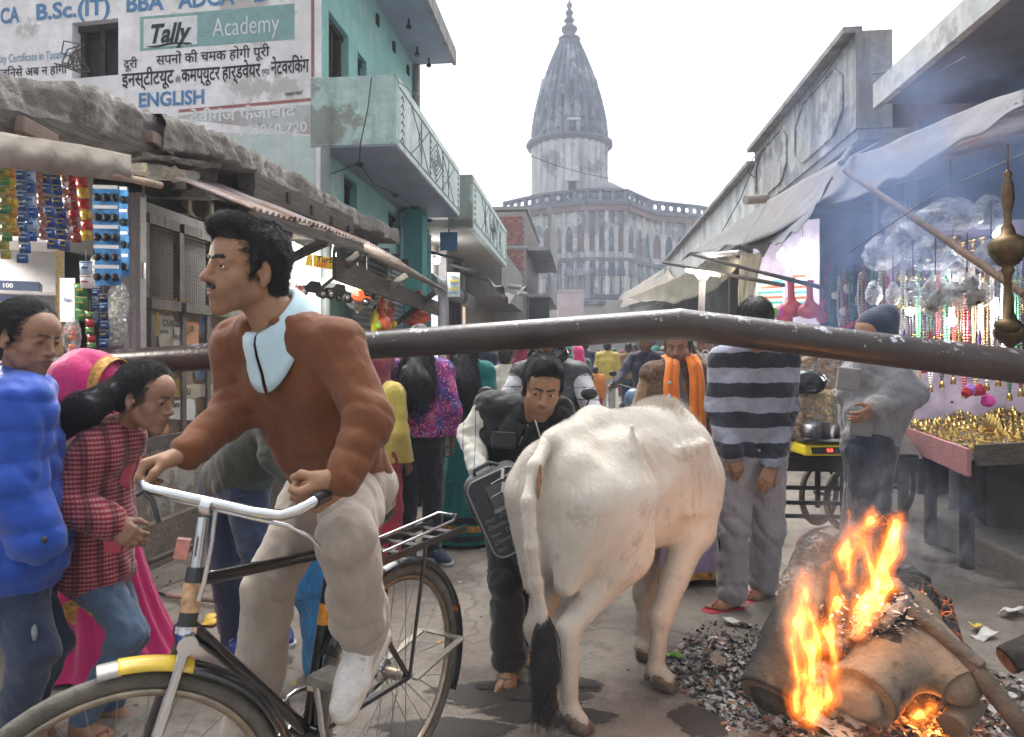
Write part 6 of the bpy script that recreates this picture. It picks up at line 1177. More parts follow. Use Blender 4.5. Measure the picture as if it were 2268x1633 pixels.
BLKT=Mcloth('trouser_black',(.014,.014,.016),.25,800,.006,7);trousers(v_,J,BLKT,.014,.0085,cut=.95,flare=.022,folds=lcreases(J,.016));LEA=M('sandal_brown',(.1,.075,.06),.5,.25,20)
for s in 'LR':sandal(v_,J['an'+s],(-.15 if s=='R' else .2,-1),LEA)
bagm=M('bag_grey',(.045,.047,.052),.6,.25,60,.004,300);bt=thing('satchel','dark grey satchel printed all over with pale script, held by the ducking man','bag',P(1110,1130,2.86));bc=P(1118,1128,2.82);bR=Euler((0,R(-24),R(6))).to_matrix();B=lambda x,y,z:bc+bR@V(x,y,z)
def rr_(w,h,r,y,n=6):return[B(sx*(w-r)+r*math.cos(a),y,sz*(h-r)+r*math.sin(a))for sx,sz,a0 in((1,1,0),(-1,1,90),(-1,-1,180),(1,-1,270))for a in[R(a0+90*k/n)for k in range(n+1)]]
bw,bh=.115,.17;mb=MB();A0,A1,A2,A3=rr_(bw,bh,.05,.05),rr_(bw+.008,bh+.008,.055,.03),rr_(bw+.008,bh+.008,.055,-.03),rr_(bw-.004,bh-.004,.045,-.05);n=len(A0);mb.add(A0+A1+A2+A3,[(i*n+k,(i+1)*n+k,(i+1)*n+(k+1)%n,i*n+(k+1)%n)for i in range(3)for k in range(n)]+[tuple(range(n))[::-1],tuple(range(3*n,4*n))],False);mb.build('body',bagm,bt)
mb=MB();mb.tube(rr_(bw-.003,bh-.003,.046,-.052),.004,5,closed=True);mb.build('piping',M('piping_grey',(.22,.22,.24),.4,.1),bt)
mb=MB();mb.tube(rr_(bw+.004,bh+.004,.05,.04),.004,5,closed=True);mb.build('piping',MC['piping_grey'],bt)
mb=MB();mb.box(B(.03,-.054,.075),(.07,.004,.05),bR);mb.build('front_pocket',M('bag_sheen',(.075,.078,.085),.35,.2,20),bt,bevel=.003);mb=MB();mb.box(B(.03,-.0585,.02),(.072,.002,.008),bR);mb.build('seam_band',MC['piping_grey'],bt)
for x,z in((.02,.15),(.0,.1)):mb=MB();mb.box(B(x+.03,-.064,z),(.006,.003,.02),bR@Euler((0,.5,0)).to_matrix());mb.build('zip_pull',WHT,bt);mb=MB();mb.tube([B(x-.03,-.056,z-.02),B(x+.07,-.056,z-.01)],.003,5);mb.build('zip',STEEL,bt)
for i in range(5):
 for j in range(3):text('Doom' if(i+j)%2 else 'Diom','lettering',MC['piping_grey'],B(-.095+.062*j,-.0525,-.01-.032*i),bR@V(1,0,0),bR@V(0,0,1),.026 if(i+j)%2 else .018,bt,shear=.3)
mb=MB();mb.tube([B(-.06,0,bh),B(-.05,-.01,bh+.03),B(.02,-.01,bh+.035),B(.06,0,bh)],.009,6);mb.build('handle',bagm,bt)
# ------------------------------------------------------------------ people further off
def crowd(label,u,vf,h,fwd,tm,bm,hair='short',fem=0,bottom='trousers',arms=((.03,.02),(.03,.02)),lean=0.0,skin=SK2,res=.012,group='people in the street crowd',face_=True,headcol=None,up=(0,0,1),g=.02,look=None,J=None,step=.06,skirtw=.26,topn='shirt',hem=.06,Y=None,foot=True):
 b=G(u,vf)if Y is None else V((u-U0)/FPX*Y,Y,0);J=J or stand(b,fwd,h,arms,lean,step)
 if look is not None:J['face']=nrm(look)
 J['up']=nrm(up);o=skinobj(label,group,J,[mkhead(J,min(res,.01),fem,0,1,h/1.72),core_prims(J,res*1.4,bottom=='trousers')]+[soft(handq(J,s,None,(0,0,1)if True else 0,.4,.4,h/1.75),.006 if res<.012 else .009)for s in 'LR' if 'wr'+s in J],skin)
 if face_:face_parts(o,J,(0,1,0),1.1,0,fine=res<.011)
 if tm:top(o,J,tm,g,res,topn,hem,.95,(),creases(J,.006)if res<.012 else())
 if bottom=='trousers':trousers(o,J,bm,.016,res,cut=.96,flare=.012,folds=lcreases(J,.006)if res<.012 else())
 else:
  p=J['pelvis'];z0=.03;mb=MB();mb.grid(lambda a,q:V(p[0],p[1],0)+V(math.cos(6.2832*a),math.sin(6.2832*a),0)*((.15+(skirtw-.15)*q)+.012*math.sin(14*6.2832*a)*q)+UZ*((p[2]+.08)*(1-q)+z0*q),84,8);mb.build(bottom,bm,o)
 if foot:
  for s in 'LR':
   if 'an'+s in J and bottom=='trousers':softobj('shoe',soft(shoe_prims(J['an'+s],J['toe'+s]if 'toe'+s in J else fwd,.95),max(res,.009)),M('shoe_dark',(.03,.03,.035),.5,.2),o)
 if hair=='short':hair_short(o,J,.012,1200 if res<.011 else 0,res=res*.8,fine=False)
 elif hair=='long':
  hair_short(o,J,.012,0,res=res*.8);T=lambda*p:J['head']+J['Rm']@np.array(p);q=[cone(T(0,-.09,.02),T(0,-.13,-.3),.075,.11,.05),cone(T(0,-.13,-.3),T(0,-.13,-.42),.11,.04,.05)];vv=soft(q,res*.8,lambda p:.007*wob(p*np.array((1,1,.3)),45));lh=softobj('long_hair',vv,HB_,o);strands('hair_strands',vv,HB_,2500,.12,lambda p,n:np.tile((0,0,-1.),(len(p),1))+n*.15,.0012,lh,jit=.15,seg=5)
 elif hair in('scarf','beanie','turban'):
  T=lambda*p:J['head']+J['Rm']@np.array(p);q=[ell(T(0,-.015,.055),(.088,.11,.092),J['Rm'])]
  if hair=='scarf':q+=[cone(T(0,-.06,-.02),T(0,-.05,-.2),.09,.13,.06),ell(T(0,.12,-.04),(.068,.1,.1),J['Rm'],.02,'-')]
  else:q+=[ell(T(0,-.05,.02),(.08,.07,.07),J['Rm'])];q.append(ell(T(0,.11,-.03 if hair=='beanie' else-.02),(.085,.09,.075),J['Rm'],.012,'-'))
  softobj({'scarf':'head_scarf','beanie':'knit_cap','turban':'turban'}[hair],soft(q,res*.8,lambda p:.002*wob(p,60),()),headcol,o)
 return o,J
BLKJ=Mcloth('jeans_black',(.018,.019,.024),.3,700,.006,7);YELK=Mcloth('kurta_yellow',(.58,.45,.1));WHK=Mcloth('trouser_white',(.5,.5,.5));REDK=Mcloth('cloth_red',(.4,.03,.05));GRK=Mcloth('cloth_dkgreen',(.05,.09,.06));CRM=Mcloth('shirt_pale',(.45,.43,.36));NAVY=Mcloth('cloth_navy',(.025,.035,.07));TEALK=Mcloth('sari_teal',(.0,.14,.125),.25,500,.012,6)
mm,t,b,N,Lk=nt('galaxy_print');c=ramp(t,noise(t,9,4,.7),[(.32,(.04,.04,.25)),(.45,(.1,.03,.2)),(.55,(.45,.03,.2)),(.68,(.5,.25,.3))]);c=mix(t,ramp(t,noise(t,95,2,.6),[(.6,0),(.64,1)]),c,(.65,.6,.65));Lk(c,b.inputs['Base Color']);b.inputs['Roughness'].default_value=.85;MC['galaxy_print']=mm
w_,Jw=crowd('woman seen from behind in purple pink speckled top and black jeans',928,1243,1.6,(.05,1,0),mm,BLKJ,'long',1,'trousers',((.02,.03),(.02,.03)),.0,res=.0095,hem=.02,look=(0,1,-.3),foot=False)
for s in 'LR':shoe(w_,Jw['an'+s],(.6,-.55)if s=='R' else(.1,.6),M('shoe_navy',(.03,.05,.09),.7,.2),WSH)
mb=MB();p=Jw['pelvis'];mb.tube([p+np.array((.15*math.cos(a),.12*math.sin(a),.07))for a in np.linspace(0,6.28,25)[:-1]],.012,6,closed=True);mb.build('belt_band',BLKJ,w_)
ls_,Jl=crowd('woman with long black hair in a green and gold lehenga',1030,1195,1.58,(.25,1,0),TEALK,TEALK,'long',1,'lehenga_skirt',res=.0105,skirtw=.3,look=(.1,1,-.2));p=Jl['pelvis']
for z,r,mt in((.17,.285,GOLD),(.1,.295,BLKJ),(.23,.277,BLKJ)):mb=MB();mb.grid(lambda a,q:V(p[0],p[1],z-.045*q)+V(math.cos(6.2832*a),math.sin(6.2832*a),0)*(r+.006+.012*math.sin(14*6.2832*a)),84,2);mb.build('hem_band',mt,ls_)
crowd('child or woman in yellow shirt beside the cyclist elbow',838,1265,1.42,(.6,.8,0),YELK,REDK,'scarf',1,headcol=Mcloth('maroon',(.2,.03,.05)),res=.012);crowd('person in a dark jacket behind the woman in the speckled top',905,1130,1.62,(.5,.8,0),NAVY,BLKJ,Y=6.4);crowd('person with a dark red knit cap between the two long haired women',1008,1100,1.5,(.1,1,0),CRM,NAVY,'beanie',headcol=Mcloth('cap_red',(.28,.02,.05)),Y=6.2)
# striped man
J=fin(pj(dict(pelvis=(1660,995,3.86),chest=(1668,855,3.82),neck=(1672,765,3.72),head=(1676,722,3.62),shL=(1600,800,3.82),shR=(1738,795,3.82),elL=(1590,905,3.85),wrL=(1622,1008,3.7),elR=(1740,900,3.85),wrR=(1708,1032,3.7),hipL=(1628,1015,3.86),hipR=(1694,1015,3.88),kneeL=(1622,1170,3.82),kneeR=(1702,1170,3.9),anL=(1622,1312,3.82),anR=(1690,1290,4.0))),(.1,.85,-.5),(0,.4,1))
J['toeL']=nrm((-.9,-.35,0));J['toeR']=nrm((-.75,-.5,0))
o=skinobj('man in black and grey striped jersey and grey track pants, hands behind him',None,J,[mkhead(J,.008),core_prims(J,.018),soft(hand(J['wrL'],(.35,-.1,-.9),(-.9,-.3,-.2),True,.35,.3),.004),soft(hand(J['wrR'],(-.45,-.25,-.85),(.8,-.2,-.5),False,.2,.25,1,.3),.004)]+[soft(foot_prims(J['an'+s],J['toe'+s]),.0045)for s in 'LR'],SK1);hair_short(o,J,.016,2500,res=.006)
STR=Mstripe('jersey_stripe',(.25,.265,.33),(.026,.03,.042),.163,2,.5,.129,soft_=.012);top(o,J,STR,.028,.009,'jersey',.05,.97,(),creases(J,.01),crump(.009,32),1.05)
for s in 'LR':a=J['wr'+s];dd=nrm(a-J['el'+s]);mb=MB();mb.tube([a-dd*.06,a-dd*.01],.047,14);mb.build('cuff',M('cuff_black',(.016,.017,.02),.9,.2),o)
TRK=Mcloth('track_grey',(.31,.295,.315),.12,600,.012,6);trousers(o,J,TRK,.026,.009,cut=.98,flare=.02,folds=lcreases(J,.014),w=1.05)
mb=MB();mb.tube([J['hipL']+np.array((-.13,-.03,-.02)),J['kneeL']+np.array((-.092,-.04,0)),J['anL']+np.array((-.06,-.03,.06))],.004,5);mb.build('side_piping',MC['cuff_black'],o)
for s in 'LR':sandal(o,J['an'+s],J['toe'+s],M('slipper_red',(.36,.025,.05),.5,.15),1.05)
# beanie man
J=fin(pj(dict(pelvis=(1925,985,3.72),chest=(1940,872,3.7),neck=(1925,808,3.68),head=(1936,748,3.66),shL=(1905,800,3.58),shR=(1960,800,3.88),elL=(2020,870,3.6),wrL=(1935,905,3.52),elR=(1920,900,3.98),wrR=(1885,960,3.95),hipL=(1925,1005,3.64),hipR=(1925,1005,3.8),kneeL=(1928,1170,3.64),kneeR=(1905,1170,3.82),anL=(1930,1325,3.66),anR=(1900,1310,3.85))),(-.95,-.2,.0));J['shL']=np.array(P(1985,840,3.62));J['shR']=np.array(P(1890,835,3.85));J['toeL']=J['toeR']=(-1,-.1,0)
o=skinobj('man in navy knit cap and grey jacket, hand on hip, beyond the fire',None,J,[mkhead(J,.008),core_prims(J,.018),soft(hand(J['wrL'],(-.75,-.3,-.4),(-.3,-.5,.8),True,.3,.3),.005)],SK1);face_parts(o,J,(0,1,0),1,.8)
JKT=Mcloth('jacket_grey',(.2,.195,.195),.12,600,.014,6);top(o,J,JKT,.03,.01,'jacket',.08,.95,(),creases(J,.012),crump(.014,28));trousers(o,J,Mcloth('trouser_dark',(.02,.022,.03),.3,700,.01,6),.03,.01,cut=1,flare=.02,folds=lcreases(J,.016),w=1.1);T=lambda*p:J['head']+J['Rm']@np.array(p)
softobj('knit_cap',soft([ell(T(0,-.02,.06),(.09,.112,.1),J['Rm']),ell(T(0,-.08,.13),(.05,.05,.05),J['Rm'],.06),ell(T(0,-.05,.0),(.083,.075,.075),J['Rm']),ell(T(0,.125,-.05),(.09,.08,.085),J['Rm'],.012,'-')],.006,lambda p:.0012*np.sin(p[:,2]*500)),Mcloth('cap_navy',(.02,.03,.06),.2,300,.004),o)
for x,z in((1880,840),(1908,940)):mb=MB();mb.box(P(x,z,3.56),(.055,.012,.06),Euler((0,.1,-.5)).to_matrix());mb.build('pocket',JKT,o,bevel=.008)
# orange scarf man
J=stand(V((1500-U0)/FPX*4.4,4.4,0),(-.1,-1,0),1.57,((.04,.05),(.04,.05)));J['face']=nrm((-.35,-.9,-.15))
o=skinobj('man with a bright orange scarf over a brown waistcoat standing behind the cow',None,J,[mkhead(J,.006,0,.35,1.1,.97),core_prims(J,.018)]+[soft(handq(J,s,None,(0,-1,.2),.4),.006)for s in 'LR'],Mskin('skin_weathered',(.26,.13,.08),(.22,.1,.08),.7));face_parts(o,J,(-.4,1,-.2),1.1,.9,hairmat=Mhair('hair_salt',(.06,.055,.05)));hair_short(o,J,.014,3000,res=.007,hairline=.015)
KUR=Mcloth('kurta_tan',(.26,.15,.075),.2,500,.01,7);top(o,J,KUR,.022,.011,'kurta',.3,.95,(),creases(J,.012));top(o,{k:v for k,v in J.items()if k[:2]not in('el','wr')},M('waistcoat_brown',(.11,.065,.04),.9,.75,55,.004,120),.034,.011,'waistcoat',.1,1,[ell(J['chest']+np.array((-.02,-.17,-.02)),(.055,.09,.3),None,.03,'-')]);top(o,{k:v for k,v in J.items()if k[:2]not in('el','wr')},Mcloth('vest_greyblue',(.17,.16,.17)),.025,.012,'button_vest',.12,1,disp=lambda p:0*p[:,0])
p=J['pelvis'];LAV=Mcloth('dhoti_lavender',(.36,.28,.45),.15,500,.01);mb=MB();mb.grid(lambda a,q:V(p[0]+.03,p[1],0)+V(math.cos(6.2832*a),math.sin(6.2832*a),0)*(.17+.1*q+.012*math.sin(10*6.2832*a))+UZ*(.95*(1-q)+.05),60,8);mb.build('dhoti',LAV,o);mb=MB();mb.grid(lambda a,q:V(p[0]+.03,p[1],.09-.045*q)+V(math.cos(6.2832*a),math.sin(6.2832*a),0)*(.272+.012*math.sin(10*6.2832*a)),60,2);mb.build('dhoti_border',GOLD,o)
ORS=Mcloth('scarf_orange',(.78,.20,.015),.15,400,.02,9,.9,.3,(1,1,.3));n_=J['neck']
for sx,ln in((-1,.5),(1,.62)):
 mb=MB()
 def sf(a,q):s_=q*(ln+.25);x=sx*(.05+.03*min(1,s_/.2));back=max(0,.1-s_)/.1;return V(n_[0]+x+(a-.5)*(.075+.05*q),n_[1]-.115-.045*min(1,s_/.25)+.2*back+.012*math.sin(a*14),n_[2]+.065-.02*(1-back)-max(0,s_-.08)+.02*abs(a-.5)*sx)
 mb.grid(sf,14,24);q=mb.build('scarf',ORS,o);so=q.modifiers.new('s','SOLIDIFY');so.thickness=.012
for k in range(4):mb=MB();mb.lathe(P(1483,848+28*k,4.2),[(0,-.004),(.011,-.004),(.011,.004),(0,.004)],10,axis=(0,1,0));mb.build('button',M('button_pale',(.5,.5,.5),.4,.1),o)
# bearded old man, shopkeeper, far crowd
o,J=crowd('old man with white hair and beard in orange and ochre shawl',1557,1150,1.62,(-.1,-1,0),Mcloth('shawl_ochre',(.5,.3,.08)),BLKJ,None,Y=6.1,res=.0105,topn='shawl');HW=Mhair('hair_white',(.5,.5,.5),.6);hair_short(o,J,.016,1500,HW,res=.008,hairline=.02,fine=False);face_parts(o,J,(0,1,0),1,1.2,hairmat=HW,beard=1,fine=False);mb=MB();mb.grid(lambda a,q:V(*J['shR'])+V(.12-.05*a,-.1-.02*math.sin(9*a),.06)+V(.05,-.03,-.5)*q+V(-.16*(1-q),.02,.04)*a,8,8);mb.build('orange_shawl',ORS,o)
crowd('shopkeeper with dark hair leaning out of the purple shop',1732,1100,1.72,(-.8,-.5,0),Mcloth('shirt_greywhite',(.4,.4,.45)),BLKJ,Y=9.3,look=(-.6,-.6,-.3))
far=[('man in yellow kurta and white trousers walking away down the street',1345,14.5,1.74,(.2,1,0),YELK,WHK,'short',0),('woman with hot pink headscarf and green kameez',1281,12.0,1.58,(-.3,1,0),GRK,GRK,'scarf',PINK),('woman with violet veil facing the camera',1137,9.0,1.56,(-.3,-1,0),Mcloth('cloth_violet',(.2,.05,.4)),NAVY,'scarf',Mcloth('veil_violet',(.25,.07,.5))),('person in pale cream shirt left of the helmet rider',1118,6.6,1.5,(.2,1,0),CRM,BLKJ,'short',0),('person with bright red shawl over the head far left',1030,10.0,1.6,(0,1,0),REDK,REDK,'scarf',Mcloth('veil_red',(.55,.02,.06))),('dark haired man beside the red shawl',1070,11.0,1.7,(.2,1,0),NAVY,BLKJ,'short',0),
('person in maroon shawl left of the helmet',1160,8.2,1.58,(.1,1,0),Mcloth('cloth_maroon',(.22,.02,.05)),BLKJ,'scarf',Mcloth('maroon_veil',(.25,.02,.06))),('man in dark navy jacket beyond the pink scarf',1296,15.5,1.76,(.1,1,0),NAVY,BLKJ,'short',0),('person with teal headscarf above the rider',1258,13.5,1.62,(0,-1,0),TEALK,BLKJ,'scarf',Mcloth('veil_teal',(.1,.45,.42))),('child in orange and red dress beside the yellow kurta',1318,13.2,1.2,(0,1,0),Mcloth('cloth_orange',(.6,.2,.03)),REDK,'short',0),('man in grey jacket in the middle distance',1405,20,1.72,(0,-1,0),JKT,BLKJ,'short',0),('woman in red sari far down the street',1378,24,1.6,(0,-1,0),REDK,REDK,'scarf',REDK),('man in white shirt far down the street',1240,26,1.72,(0,-1,0),WHK,BLKJ,'short',0),('man in blue shirt far down the street',1225,21,1.72,(.1,1,0),Mcloth('shirt_blue',(.1,.2,.4)),BLKJ,'short',0),('woman in pink sari far down the street',1440,22,1.6,(0,1,0),PINK,PINK,'scarf',PINK),('man in brown coat far down the street',1360,30,1.74,(0,1,0),KUR,BLKJ,'short',0),('man in dark coat farthest in the street middle',1325,34,1.72,(0,-1,0),NAVY,NAVY,'short',0),('woman in orange sari between the shoppers',1100,12.5,1.58,(.2,1,0),Mcloth('sari_orange',(.6,.22,.03)),Mcloth('sari_orange',(.6,.22,.03)),'scarf',Mcloth('veil_orange',(.65,.25,.05))),('man in maroon sweater ahead of the orange sari',1065,14,1.72,(0,1,0),Mcloth('cloth_maroon',(.22,.02,.05)),BLKJ,'short',0),('boy in sky blue shirt left of the yellow kurta',1322,17,1.5,(.1,1,0),Mcloth('shirt_sky',(.2,.4,.6)),BLKJ,'short',0),('woman with white veil far down the middle',1300,19,1.6,(0,-1,0),WHK,WHK,'scarf',WHK),('man in mustard sweater far right of the yellow kurta',1392,15.5,1.7,(0,1,0),KUR,NAVY,'short',0),('woman in green sari near the right stalls',1452,13,1.58,(.2,1,0),GRK,TEALK,'scarf',TEALK),('person in cream shawl near far right stalls',1470,17,1.64,(-.4,-1,0),CRM,BLKJ,'scarf',CRM)]
for lb,u,Y,h,f,tm,bm,hr,hc in far:crowd(lb,u,0,h,f,tm,bm,hr,1 if hr=='scarf' else 0,headcol=hc or None,Y=Y,res=.016 if Y<16 else .022,face_=Y<16)
# ------------------------------------------------------------------ riders
def wheel_parts(root,c,ax,r,mats,nsp=24,tr=.02,parts=True,rimw=.012):
 c=Vector(c);ax=Vector(ax).normalized();a=ax.cross(UZ).normalized();b=ax.cross(a);ring=lambda rr,n:[c+(a*math.cos(t)+b*math.sin(t))*rr for t in[2*math.pi*k/n for k in range(n)]]
 mb=MB();mb.tube(ring(r-tr,56),tr,10,closed=True);w=mb.build('wheel',mats[0],root);mb=MB();mb.tube(ring(r-2*tr-.006,56),rimw,6,closed=True);mb.build('rim',mats[1],w);mb=MB();mb.tube([c-ax*.045,c+ax*.045],.02,10);mb.build('hub',mats[1],w)
 for k in range(nsp):t=2*math.pi*k/nsp;d=a*math.cos(t)+b*math.sin(t);tg=a*-math.sin(t)+b*math.cos(t);s=1 if k%2 else-1;mb=MB();mb.tube([c+ax*.03*s+tg*.018*(1 if k%4<2 else-1),c+d*(r-2*tr-.01)],.0014,4);mb.build('spoke',mats[2],w)
 return w
TYRE=M('tyre_rubber',(.10,.09,.072),.75,.35,20,.004,80);CHR=M('chrome',(.62,.63,.64),.16,.12,20,metal=1);RIMM=M('rim_dull',(.3,.25,.19),.35,.3,15,metal=.9);SPK=M('spoke_wire',(.25,.25,.25),.35,.1,metal=.8);BKP=M('paint_black',(.012,.012,.013),.25,.3,8,coat=.5)
def rider(label,u,Y,f,tm,bm,hm,hairkind,mlabel,body,dz=0.0):
 b=V((u-U0)/FPX*Y,Y,0);fv=V(f[0],f[1],0).normalized();sd=V(fv.y,-fv.x,0);mo=thing('motorcycle',mlabel,'motorcycle',b,'motorcycles in the street');Q=lambda x,y,z:b+fv*x+sd*y+UZ*z
 for x in(.62,-.62):wheel_parts(mo,Q(x,0,.3),sd,.3,(TYRE,RIMM,SPK),12,.045)
 softobj('tank',soft([cone(Q(.25,0,.82),Q(-.05,0,.8),.13,.1,.05),cone(Q(.2,0,.55),Q(-.1,0,.45),.14,.14,.08)],.014),body,mo);softobj('saddle',soft([cone(Q(-.12,0,.78),Q(-.7,0,.82),.1,.08,.05)],.014),BLKMETAL,mo);softobj('headlight',soft([ell(Q(.5,0,.9),(.11,.11,.12)),cone(Q(.45,0,.85),Q(.6,0,.5),.09,.05,.05)],.014),body,mo)
 mb=MB();mb.tube([Q(.3,-.36,1.0),Q(.38,-.2,1.05),Q(.4,0,1.0),Q(.38,.2,1.05),Q(.3,.36,1.0)],.014,6);mb.build('handlebar',BLKMETAL,mo);mb=MB();mb.tube([Q(.42,.1,.95),Q(.62,.09,.3)],.022,6);mb.tube([Q(.42,-.1,.95),Q(.62,-.09,.3)],.022,6);mb.build('fork',CHR,mo)
 for s in(-1,1):mb=MB();mb.tube([Q(.35,s*.25,1.03),Q(.33,s*.3,1.16)],.006,5);mb.ball(Q(.33,s*.3,1.19),(.05,.02,.035));mb.build('mirror',BLKMETAL,mo)
 A=lambda x,y,z:np.array(Q(x,y,z-(dz if z>.8 else 0)));J=dict(pelvis=A(-.3,0,.92),chest=A(-.2,0,1.24),neck=A(-.16,0,1.44),head=A(-.12,0,1.57),shL=A(-.2,-.19,1.38),shR=A(-.2,.19,1.38),elL=A(-.02,-.3,1.14),elR=A(-.02,.3,1.14),wrL=A(.24,-.34,1.04),wrR=A(.24,.34,1.04),hipL=A(-.28,-.09,.9),hipR=A(-.28,.09,.9),kneeL=A(.12,-.2,.75),kneeR=A(.12,.2,.75),anL=A(-.05,-.22,.36),anR=A(-.05,.22,.36));J['toeL']=J['toeR']=np.array(fv)
 return crowd(label,u,0,1.7,f,tm,bm,hairkind,0,J=fin(J,f),headcol=hm,Y=Y,res=.011),Q
GREYJ=Mstripe('jacket_tick_print',(.42,.42,.44),(.05,.05,.06),.075,2,.14,0,per2=.06,c3=(.4,.4,.42))
(hr,J),Q=rider('helmeted rider in a grey printed jacket behind the ducking man',1208,4.25,(-.2,-1,0),GREYJ,BLKJ,None,None,'dark motorcycle of the helmeted rider mostly hidden behind the ducking man',BLKMETAL,.1)
T=lambda*p:J['head']+J['Rm']@np.array(p);softobj('helmet',soft([ell(T(0,-.01,.04),(.125,.145,.135),J['Rm']),cone(T(-.09,.03,-.06),T(-.05,.08,-.09),.045,.04,.03),cone(T(.09,.03,-.06),T(.05,.08,-.09),.045,.04,.03),ell(T(0,.16,.0),(.1,.1,.06),J['Rm'],.015,'-')],.007),M('helmet_black',(.015,.015,.017),.12,.2,coat=.6),hr);mb=MB();mb.tube([Vector(T(.12*math.sin(a),.1+.04*math.cos(a),.075))for a in np.linspace(-1.1,1.1,9)],.012,6);mb.build('visor_rim',STEEL,hr)
top(hr,{k:v for k,v in J.items()if k[:2]not in('el','wr')},M('vest_speckled',(.05,.05,.055),.6,.8,90),.034,.011,'vest',.05)
rider('motorcyclist in blue knit cap and dark jacket over a pink checked shirt',1425,8.6,(-.45,-1,0),Mcloth('jacket_navyred',(.03,.03,.05)),NAVY,Mcloth('cap_blue',(.05,.15,.4)),'beanie','blue and black motorcycle parked beyond the cow',M('bike_blue',(.12,.2,.32),.35,.2))
# ------------------------------------------------------------------ the bicycle
bd_=V(-.48,-.877,0);bl_=V(.877,-.48,0);RH=V(-.386,2.25,.355);bike=thing('bicycle','old black roadster bicycle with chrome handlebar and yellow front mudguard','bicycle',V(-.6,1.9,0))
FH=P(262,1790,1.45);FH=V(-.84,1.455,.37);CR=P(410,1412,1.53);HT=P(450,1165,1.59);BB=V(-.585,1.95,.33);SCL=P(738,1222,2.06);wd=V(-.86,-.51,0);wn=V(.51,-.86,0)
wheel_parts(bike,RH,bl_,.355,(TYRE,RIMM,SPK),32);wheel_parts(bike,FH,wn,.355,(TYRE,RIMM,SPK),32)
def tb(name,pts,r,mat,par=bike,n=10):mb=MB();mb.tube(pts,r,n);return mb.build(name,mat,par)
hd_=(HT-CR);tb('head_tube',[CR+hd_*.08,CR+hd_*.62],.02,BKP);tb('stem',[CR+hd_*.6,HT+UZ*.02],.0135,CHR);tb('top_tube',[CR+hd_*.5,SCL],.0155,BKP);tb('down_tube',[CR+hd_*.12,BB],.017,BKP);tb('seat_tube',[BB,SCL+(SCL-BB)*.04],.0165,BKP);tb('seat_post',[SCL,P(775,1150,2.1)],.0125,CHR)
for s in(-1,1):tb('seat_stay',[SCL+bl_*.02*s,RH+bl_*.055*s],.0085,BKP);tb('chain_stay',[BB+bl_*.03*s,RH+bl_*.055*s],.0095,BKP);tb('fork_blade',[CR+wn*.035*s,CR.lerp(FH,.6)+wn*.05*s,FH+wn*.055*s],.0125,CHR if s>0 else BKP)
tb('fork_crown',[CR-wn*.055,CR+wn*.055],.022,CHR);tb('headset',[CR+hd_*.04,CR+hd_*.1],.026,CHR);tb('bottom_bracket',[BB-bl_*.045,BB+bl_*.045],.024,BKP)
mb=MB();c=SCL+(SCL-BB)*-.42;tb('sticker',[c,c+(SCL-BB)*.12],.0172,M('sticker_orange',(.75,.3,.03),.4,.4,60));tb('sticker',[CR+hd_*.22,CR+hd_*.48],.0212,M('sticker_peach',(.5,.3,.16),.5,.5,40));tb('sticker',[SCL+(BB-SCL)*.72,SCL+(BB-SCL)*.78],.0175,M('sticker_cream',(.6,.5,.35),.5,.4,60))
hbp=[P(352,1036,1.69),P(328,1042,1.66),P(313,1062,1.62),P(330,1082,1.59),P(380,1094,1.575),P(462,1112,1.56),P(560,1134,1.525),P(625,1142,1.5),P(662,1130,1.49),P(695,1110,1.51),P(722,1096,1.55)]
tb('handlebar',hbp,.0125,CHR,n=12);tb('grip',hbp[:2],.0165,BLKMETAL);tb('grip',hbp[-2:],.0165,BLKMETAL);tb('brake_rod',[P(318,1084,1.6),P(380,1106,1.585),P(462,1125,1.56),P(560,1148,1.53),P(640,1165,1.51),P(688,1190,1.53),P(708,1215,1.56)],.005,CHR);tb('brake_lever',[P(300,1098,1.58),P(318,1088,1.59),P(338,1110,1.57),P(352,1158,1.57)],.0055,BLKMETAL);tb('brake_rod',[P(478,1128,1.55),P(470,1200,1.54),P(452,1290,1.52),P(440,1330,1.52)],.005,CHR);tb('clamp',[P(452,1120,1.56),P(474,1124,1.555)],.02,CHR)
mb=MB();mb.box(P(404,1215,1.53),(.014,.01,.022),Euler((0,.2,.3)).to_matrix());mb.build('reflector',M('reflector_pink',(.5,.2,.17),.3,.3,40),bike)
def fender(c,dd,ax,r,a0,a1,mat,w=.035,name='mudguard',n=26):
 mb=MB();mb.grid(lambda s,t:c+(dd*math.cos(a0+(a1-a0)*s)+UZ*math.sin(a0+(a1-a0)*s))*(r-.018*(2*t-1)**2)+ax*w*(2*t-1),n,6);o=mb.build(name,mat,bike);so=o.modifiers.new('s','SOLIDIFY');so.thickness=.002;return o
YF=M('guard_yellow',(.62,.43,.03),.4,.2,12,coat=.2);GF=M('guard_grey',(.3,.28,.26),.4,.35,10,metal=.4);fender(FH,wd,wn,.378,R(84),R(91),GF);fender(FH,wd,wn,.381,R(90),R(113),YF);fender(FH,wd,wn,.378,R(112),R(178),BKP);fender(RH,-bd_,bl_,.378,R(-30),R(150),BKP)
